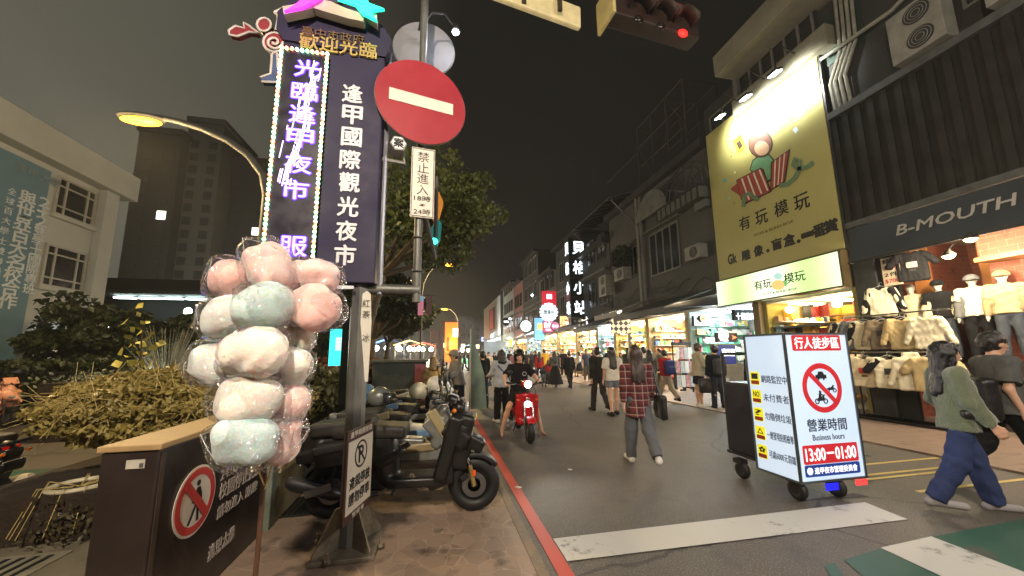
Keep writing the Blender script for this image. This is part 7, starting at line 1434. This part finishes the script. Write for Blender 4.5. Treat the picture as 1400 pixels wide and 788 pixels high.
t=person('boy in a red top and khaki trousers carrying a blue backpack, walking away',1.62,WK(.3),cloth('redtop',(150,28,40)),cloth('khaki_tr',(150,136,116)),'long',.02,'trousers','short',None,shoek,det=1,seed=9,legw=1.3,extra=pack); place(t,7.05,10.25,.1)
def hbag(t,J,sc):
    b=SD(.016,.02); b.rbox((.30,.05,.62),(.07,.16,.2),.05); b.w=(.008,16,4); b.build('carrier_bag',bagk,t)
t=person('man in cream long sleeved top and black shorts holding a black bag',1.76,skel(arm=(.25,.3),el=(1.3,.3),aab=(.15,.15),lean=.06),cloth('creamtop',(176,168,146)),cloth('short_navy',(26,28,36)),'long',.06,'shorts','short',hairm('br2',(60,42,34)),shoew,det=1,seed=10,loose=1.8,legw=1.35,extra=hbag); place(t,7.33,9.15,-PI/2-.3)
def packk(t,J,sc):
    b=SD(.014,.02); b.rbox((0,-.22,1.14*sc),(.16,.085,.22),.06); b.build('backpack',pm('pack_black',(30,32,38),rough=.5,var=.2),t)
t=person('dark clothed man with a black backpack standing left of the cart sign',1.70,ST(),cloth('navyd',(26,28,36)),dj,'long',.04,'trousers','short',None,shoek,det=1,seed=11,extra=packk,loose=1.4); place(t,7.60,8.75,-.3)
t=person('person in black right behind the handle of the cart',1.62,ST(),blk,blk,'long',.04,'trousers','bob',None,shoek,det=1,seed=12,loose=1.5); place(t,7.05,6.9,-.4)
t=person('woman with long black hair in a fuzzy green cardigan and wide blue jeans striding right',1.62,skel(sw=(.28,-.24),kn=(.06,.28),arm=(-.12,.16),el=(.75,.35),lean=-.03),cloth('green_fuzzy',(100,108,84),bump=.7,bscale=90,sheen=.5),bj,'long',.08,'trousers','long',hairm('blk2',(14,12,14)),cloth('shoe_canvas',(150,146,146)),det=2,female=True,seed=13,loose=1.9,legw=1.42,extra=eyes); place(t,5.12,2.74,-2.24)
q=SD(.012,.02); q.rbox((0,.05,.93),(.22,.10,.045),.04); q.w=(.004,20,2); q.build('waist_bag',bagk,t)
def sling(t,J,sc):
    eyes(t,J,sc); MB().tube([(-.15,.12,1.40),(.0,.18,1.25),(.14,.14,1.1),(.18,-.02,1.0),(.10,-.2,1.1),(-.12,-.17,1.38)],.015,8).build('bag_strap',bagk,t,True)
    b=SD(.014,.02); b.rbox((.10,-.24,1.0),(.20,.09,.24),.07); b.build('shoulder_bag',bagk,t)
t=person('tall young man in grey t-shirt and black trousers with a chest strap',1.76,skel(sw=(-.35,.40),kn=(.40,.1),arm=(.3,-.2),el=(.3,.5)),cloth('grey_tee',(84,84,82)),blk,'short',.04,'trousers','short',hairm('dk3',(30,24,20)),shoew,det=2,seed=14,loose=2.0,legw=1.45,extra=sling); place(t,6.25,2.95,-2.15)
# people left of the lane
t=person('woman with blond hair in a yellow top seen from behind among the scooters',1.45,skel(arm=(.4,.4),el=(.8,.8)),cloth('yellowtop',(206,172,110)),dj,'short',.05,'trousers','bob',hairm('blond',(168,134,84)),shoek,det=1,female=True,seed=15,loose=1.5); place(t,-.06,8.05,.1,.022)
def cap_(t,J,sc):
    hd=J['hd']*sc; s=SD(.014,.01); s.ball(hd+np.array([0,-.01,.05]),.122); s.rbox(hd+np.array([0,0,-.1]),(.2,.2,.1),.01,sub=True); s.rbox(hd+np.array([0,.12,.05]),(.07,.07,.01),.008); s.build('cap',cloth('cap_grey',(150,146,132)),t); eyes(t,J,sc)
t=person('man in a grey sweater and pale cap bending over the parked scooters, facing left',1.60,skel(arm=(.5,.4),el=(.8,.9),lean=.22),cloth('greysw',(120,116,112)),cloth('navyt',(28,30,40)),'long',.04,'trousers','short',None,shoek,det=1,seed=16,loose=1.5,extra=cap_); place(t,.55,8.9,PI/2+.4,.022)
t=person('person in dark clothes by the feather banner holding a white bag',1.6,ST(),blk,dj,'long',.02,'trousers','short',None,shoek,det=0,seed=17); place(t,1.35,10.8,.3)
# left edge
def lv(t,J,sc):
    b=SD(.014,.02); b.rbox((.05,-.2,1.12),(.13,.06,.13),.05); b.build('round_bag',bagk,t)
    s=SD(.012,.02); s.cone((0,0,1.36),(0,0,1.27),.10,.17,sc=(1,1.2,1)); s.w=(.004,30,8); s.build('peach_shawl',cloth('peach',(226,170,140)),t)
def stripes():
    m,N,L,p=nodes('striped_trousers'); tc=N.new('ShaderNodeTexCoord'); n=N.new('ShaderNodeTexNoise'); n.inputs['Scale'].default_value=9; n.inputs['Distortion'].default_value=1.; mp=N.new('ShaderNodeMapping'); mp.inputs['Scale'].default_value=(.6,.6,3); L.new(tc.outputs['Object'],mp.inputs[0]); L.new(mp.outputs[0],n.inputs[0]); L.new(mixc(N,L,math_(N,L,'GREATER_THAN',n.outputs[0],.52),(28,26,24),(190,176,140)),p.inputs['Base Color']); p.inputs['Roughness'].default_value=.9; return m
o=copy_tree(s0); o['label']='black and cream scooter cut off by the left edge of the picture, nearest there'; o['group']='scooters at the left edge'; o.scale=(1,1,1); place(o,-4.86,4.45,PI/2+.1,.0)
for c_ in o.children:
    if c_.name.split('.')[0] in('side_panel','number_plate','exhaust'): c_.material_slots[0].link='OBJECT'; c_.material_slots[0].material=cloth('cream_panel',(196,182,150),rough=.4)
q=gz(4,580); pm_s=pm('scooter_peach',(226,160,128),rough=.3,var=.08)
o=copy_tree(sp1); o['label']='peach coloured scooter with a dark clothed rider, farther off at the left edge'; o['group']='scooters at the left edge'; place(o,q[0]+.05,q[1]-.4,-PI/2-.35,.0)
for c_ in o.children:
    if c_.name.split('.')[0] in('body_shell','side_panel','handlebar_cowl'): c_.material_slots[0].link='OBJECT'; c_.material_slots[0].material=pm_s
t=person('rider in dark clothes sitting on the peach coloured scooter at the left edge',1.66,skel(hip=.84,ab=(.3,.3),legj=[((-.25,.28,.55),(-.32,.25,.12)),((.25,.28,.55),(.32,.25,.12))],armj=[((-.33,.10,1.12),(-.30,.36,1.04)),((.33,.10,1.12),(.30,.36,1.04))]),blk,dj,'long',.0,'trousers','bob',None,shoek,det=1,seed=19); place(t,q[0]-.20,q[1]-.42,-PI/2-.35,.0)
# crowd
tops=[cloth('c%d'%i,c) for i,c in enumerate(((28,28,30),(196,190,178),(150,30,36),(210,170,50),(60,70,96),(110,104,98),(176,120,130),(44,40,42),(86,96,80),(206,206,206)))]
bots=[cloth('d%d'%i,c) for i,c in enumerate(((26,27,32),(52,58,76),(96,92,86),(34,30,30)))]
prot=[person('crowd',1.62,WK(.25),tops[0],bots[0],'long',.05,'trousers','long',None,shoek,det=0,female=True,seed=60,loose=1.3),person('crowd',1.68,ST(),tops[1],bots[1],'short',.05,'trousers','short',None,shoew,det=0,seed=61,loose=1.3),person('crowd',1.6,WK2(.25),tops[5],bots[3],'long',.08,'skirt','bob',None,shoek,det=0,female=True,seed=62,loose=1.3,skirtlen=.5),person('crowd',1.72,PH(),tops[4],bots[0],'long',.03,'trousers','short',None,shoek,det=0,seed=63,loose=1.4),person('crowd',1.15,WK(.2),tops[2],bots[1],'long',.03,'trousers','bob',None,shoew,det=0,seed=64)]
cn=['black','white','red','yellow','slate blue','grey','pink','dark brown','olive','pale grey']; bn=['black','navy','grey','dark']
pn=['long haired walker','short haired person','walker in a skirt','phone user','child']
# (px, feet py, proto, top, bottom, facing, place words)
sp=[(738,524,0,2,1,0,'nearest the left edge of the golden shop light'),(745,522,1,3,0,.2,'just left of the woman with the pushchair'),(750,527,4,2,0,.1,'beside the person in yellow'),(803,522,1,4,2,3,'before the golden shop, right of mid street'),(812,519,0,0,0,1.5,'below the small lower panel of the cube sign'),(822,517,3,1,1,1.6,'in front of the blue white shop'),(793,516,2,1,3,1.2,'deep under the pale awning'),(771,515,1,7,0,2.8,'behind the pushchair, near the shop'),(862,533,0,7,0,.0,'behind the plaid woman, near the yellow plush'),(884,545,1,1,2,.1,'between the plaid woman and the girl in the hoodie'),(869,528,3,0,1,1.5,'at the checkered column'),(851,524,2,8,3,2.4,'left of the checkered column'),(905,534,1,5,0,1.5,'behind the boy with the backpack, at the orange wall'),(938,535,0,6,1,1.5,'at the poster rack'),
(706,535,0,6,0,0,'right behind the pale grey sweatshirt'),(661,543,2,0,1,PI,'by the feather banner, facing the camera'),(668,522,1,1,0,PI,'between the feather banner and the pale grey sweatshirt'),(676,515,3,0,1,3,'left of the pale grey sweatshirt, farther off'),(712,513,0,0,0,0,'above the right shoulder of the rider'),(720,511,1,7,0,.2,'right of the rider helmet'),(727,510,2,4,3,3,'under the plain round white sign'),(733,514,1,0,1,1.5,'at the door of the greenish shop'),(658,507,1,5,0,0,'right of the feather banner, far off'),(664,506,0,9,1,PI,'under the far violet sign'),(684,506,1,0,0,.3,'under the far pale facade, left part'),(690,505,0,1,1,3,'under the far pale facade, middle part'),(697,507,3,7,0,.1,'under the far pale facade, right part'),(703,506,2,8,3,0,'under the yellow sign board'),(651,503,1,0,0,0,'at the far end of the street, left'),(655,502,0,5,0,PI,'at the far end of the street, right'),(668,501,1,2,1,0,'far off in front of the white hall'),(676,501,2,0,0,PI,'far off under the red poster'),(642,505,3,0,1,.4,'at the glaring white stall'),(635,509,0,7,0,1,'beside the far parked scooters'),(628,511,1,5,1,-1,'standing at the far scooters'),(756,511,1,9,0,1.2,'in the back of the golden lit shop, left'),(764,510,0,0,1,1.4,'in the back of the golden lit shop, middle'),(780,511,3,6,0,1.2,'in the back of the golden lit shop, right'),(815,528,2,0,0,2,'at the golden shop below the cube sign'),(835,523,1,0,0,.1,'left of the man in dark clothes')]
for i,(px,pyy,k,a,b,rz,wd) in enumerate(sp):
    o=copy_tree(prot[k]); q=gz(px,pyy,0); z=.03 if q[0]>7.15 else 0; place(o,min(q[0],11.6),q[1],rz+.1*math.sin(i*3),z); o['group']='people in the crowd down the street'; o['label']='%s, %s top, %s'%(pn[k],cn[a],wd)
    s=1+.05*math.sin(i*7.3); o.scale=(s,s,s)
    for c_ in o.children:
        bs=c_.name.split('.')[0]; m=tops[a] if bs=='top' else bots[b] if bs in('trousers','skirt') else None
        if m and c_.material_slots: c_.material_slots[0].link='OBJECT'; c_.material_slots[0].material=m
for o in prot:
    for c_ in list(o.children): bpy.data.objects.remove(c_)
    bpy.data.objects.remove(o)
# merchandise in front of shops
for i,(x,y,lb) in enumerate(((9.3,14.2,'table of goods in front of the orange walled shop'),(9.2,17.2,'table of goods in front of the bright yellow shop'),(9.4,23.6,'table of goods at the golden shop below the cube sign'),(9.3,27.5,'table of goods at the wide golden shop'))):
    t=thing('display_table',lb,'display table',(x,y,.03),group='display tables in front of the shops'); MB().box((x,y,.75),(.9,1.8,.05)).build('table_top',gp[2],t)
    for sx in(-1,1):
        for sy in(-1,1): MB().box((x+sx*.4,y+sy*.8,.38),(.05,.05,.70)).build('leg',frd,t)
    shelves('table_goods','goods piled on the '+lb,y-.8,y+.8,.78,1.25,x+.1,0,300+i,sz=.17)
# overhead wires
wm=MB()
for k,(a,b,s_) in enumerate((((-.19,3.32,5.2),(-2.4,14,6.2),.5),((XF,7,9.6),(XF,19,9.9),.3))):
    a=np.array(a);b=np.array(b); wm.tube([a+(b-a)*u-np.array([0,0,s_*4*u*(1-u)]) for u in np.linspace(0,1,14)],.012,5)
tag(wm.build('overhead_wire',frd),'thin dark wires between the posts and along the facade','wires')
# lamps added unseen behind the camera to brighten the foreground
def lamp_pole(x,y,h,w,label,col=(1,.80,.55)):
    o=thing('street_lamp',label,'street lamp',(x,y,0),group='warm street lamps'); MB().tube([(x,y,0),(x,y,h),(x+.9,y,h+.25)],.06,8).build('pole',lampc,o,True); MB().ell((x+1.0,y,h+.22),(.3,.14,.08),12).build('lamp_head',pm('lamp_head_grey',(120,118,110)),o,True); MB().ell((x+1.0,y,h+.16),(.25,.11,.05),12).build('lens',emi('sodium',(255,196,110),30),o,True); point((x+1.0,y,h-.02),w,col,.12)
lamp_pole(-2.0,-2.0,5.2,1150,'added unseen fill lamp on a pole just behind the camera at the left',(1,.84,.66)); lamp_pole(4.2,-3.0,6.0,650,'added unseen fill lamp on a pole behind the camera across the street',(1,.93,.84))
# ---------------------------------------------------------------- render settings
S.view_settings.view_transform='Standard'; S.view_settings.look='None'; S.view_settings.gamma=1; S.view_settings.exposure=.75; S.view_settings.use_curve_mapping=False
cy=S.cycles; cy.use_denoising=True; cy.sample_clamp_indirect=4; cy.sample_clamp_direct=30; cy.max_bounces=5; cy.diffuse_bounces=2; cy.glossy_bounces=2; cy.transparent_max_bounces=16; cy.transmission_bounces=2; cy.caustics_reflective=False; cy.caustics_refractive=False
try: cy.use_light_tree=True
except Exception: pass
# ---------------------------------------------------------------- night haze
HZ=True
if HZ:
    o=MB().bx((-60,-12,-1),(60,125,75)).build('haze',None and 0 or bpy.data.materials.new('haze_air'),kind='stuff',label='thin night haze in the air')
    m=o.data.materials[0]; m.use_nodes=True; N=m.node_tree.nodes; L=m.node_tree.links; N.remove(N['Principled BSDF']); v=N.new('ShaderNodeVolumePrincipled'); v.inputs['Color'].default_value=(.9,.9,.88,1); v.inputs['Density'].default_value=.0012; v.inputs['Anisotropy'].default_value=.3
    L.new(v.outputs[0],N['Material Output'].inputs['Volume']); cy.volume_bounces=0; cy.volume_step_rate=4; cy.volume_max_steps=32
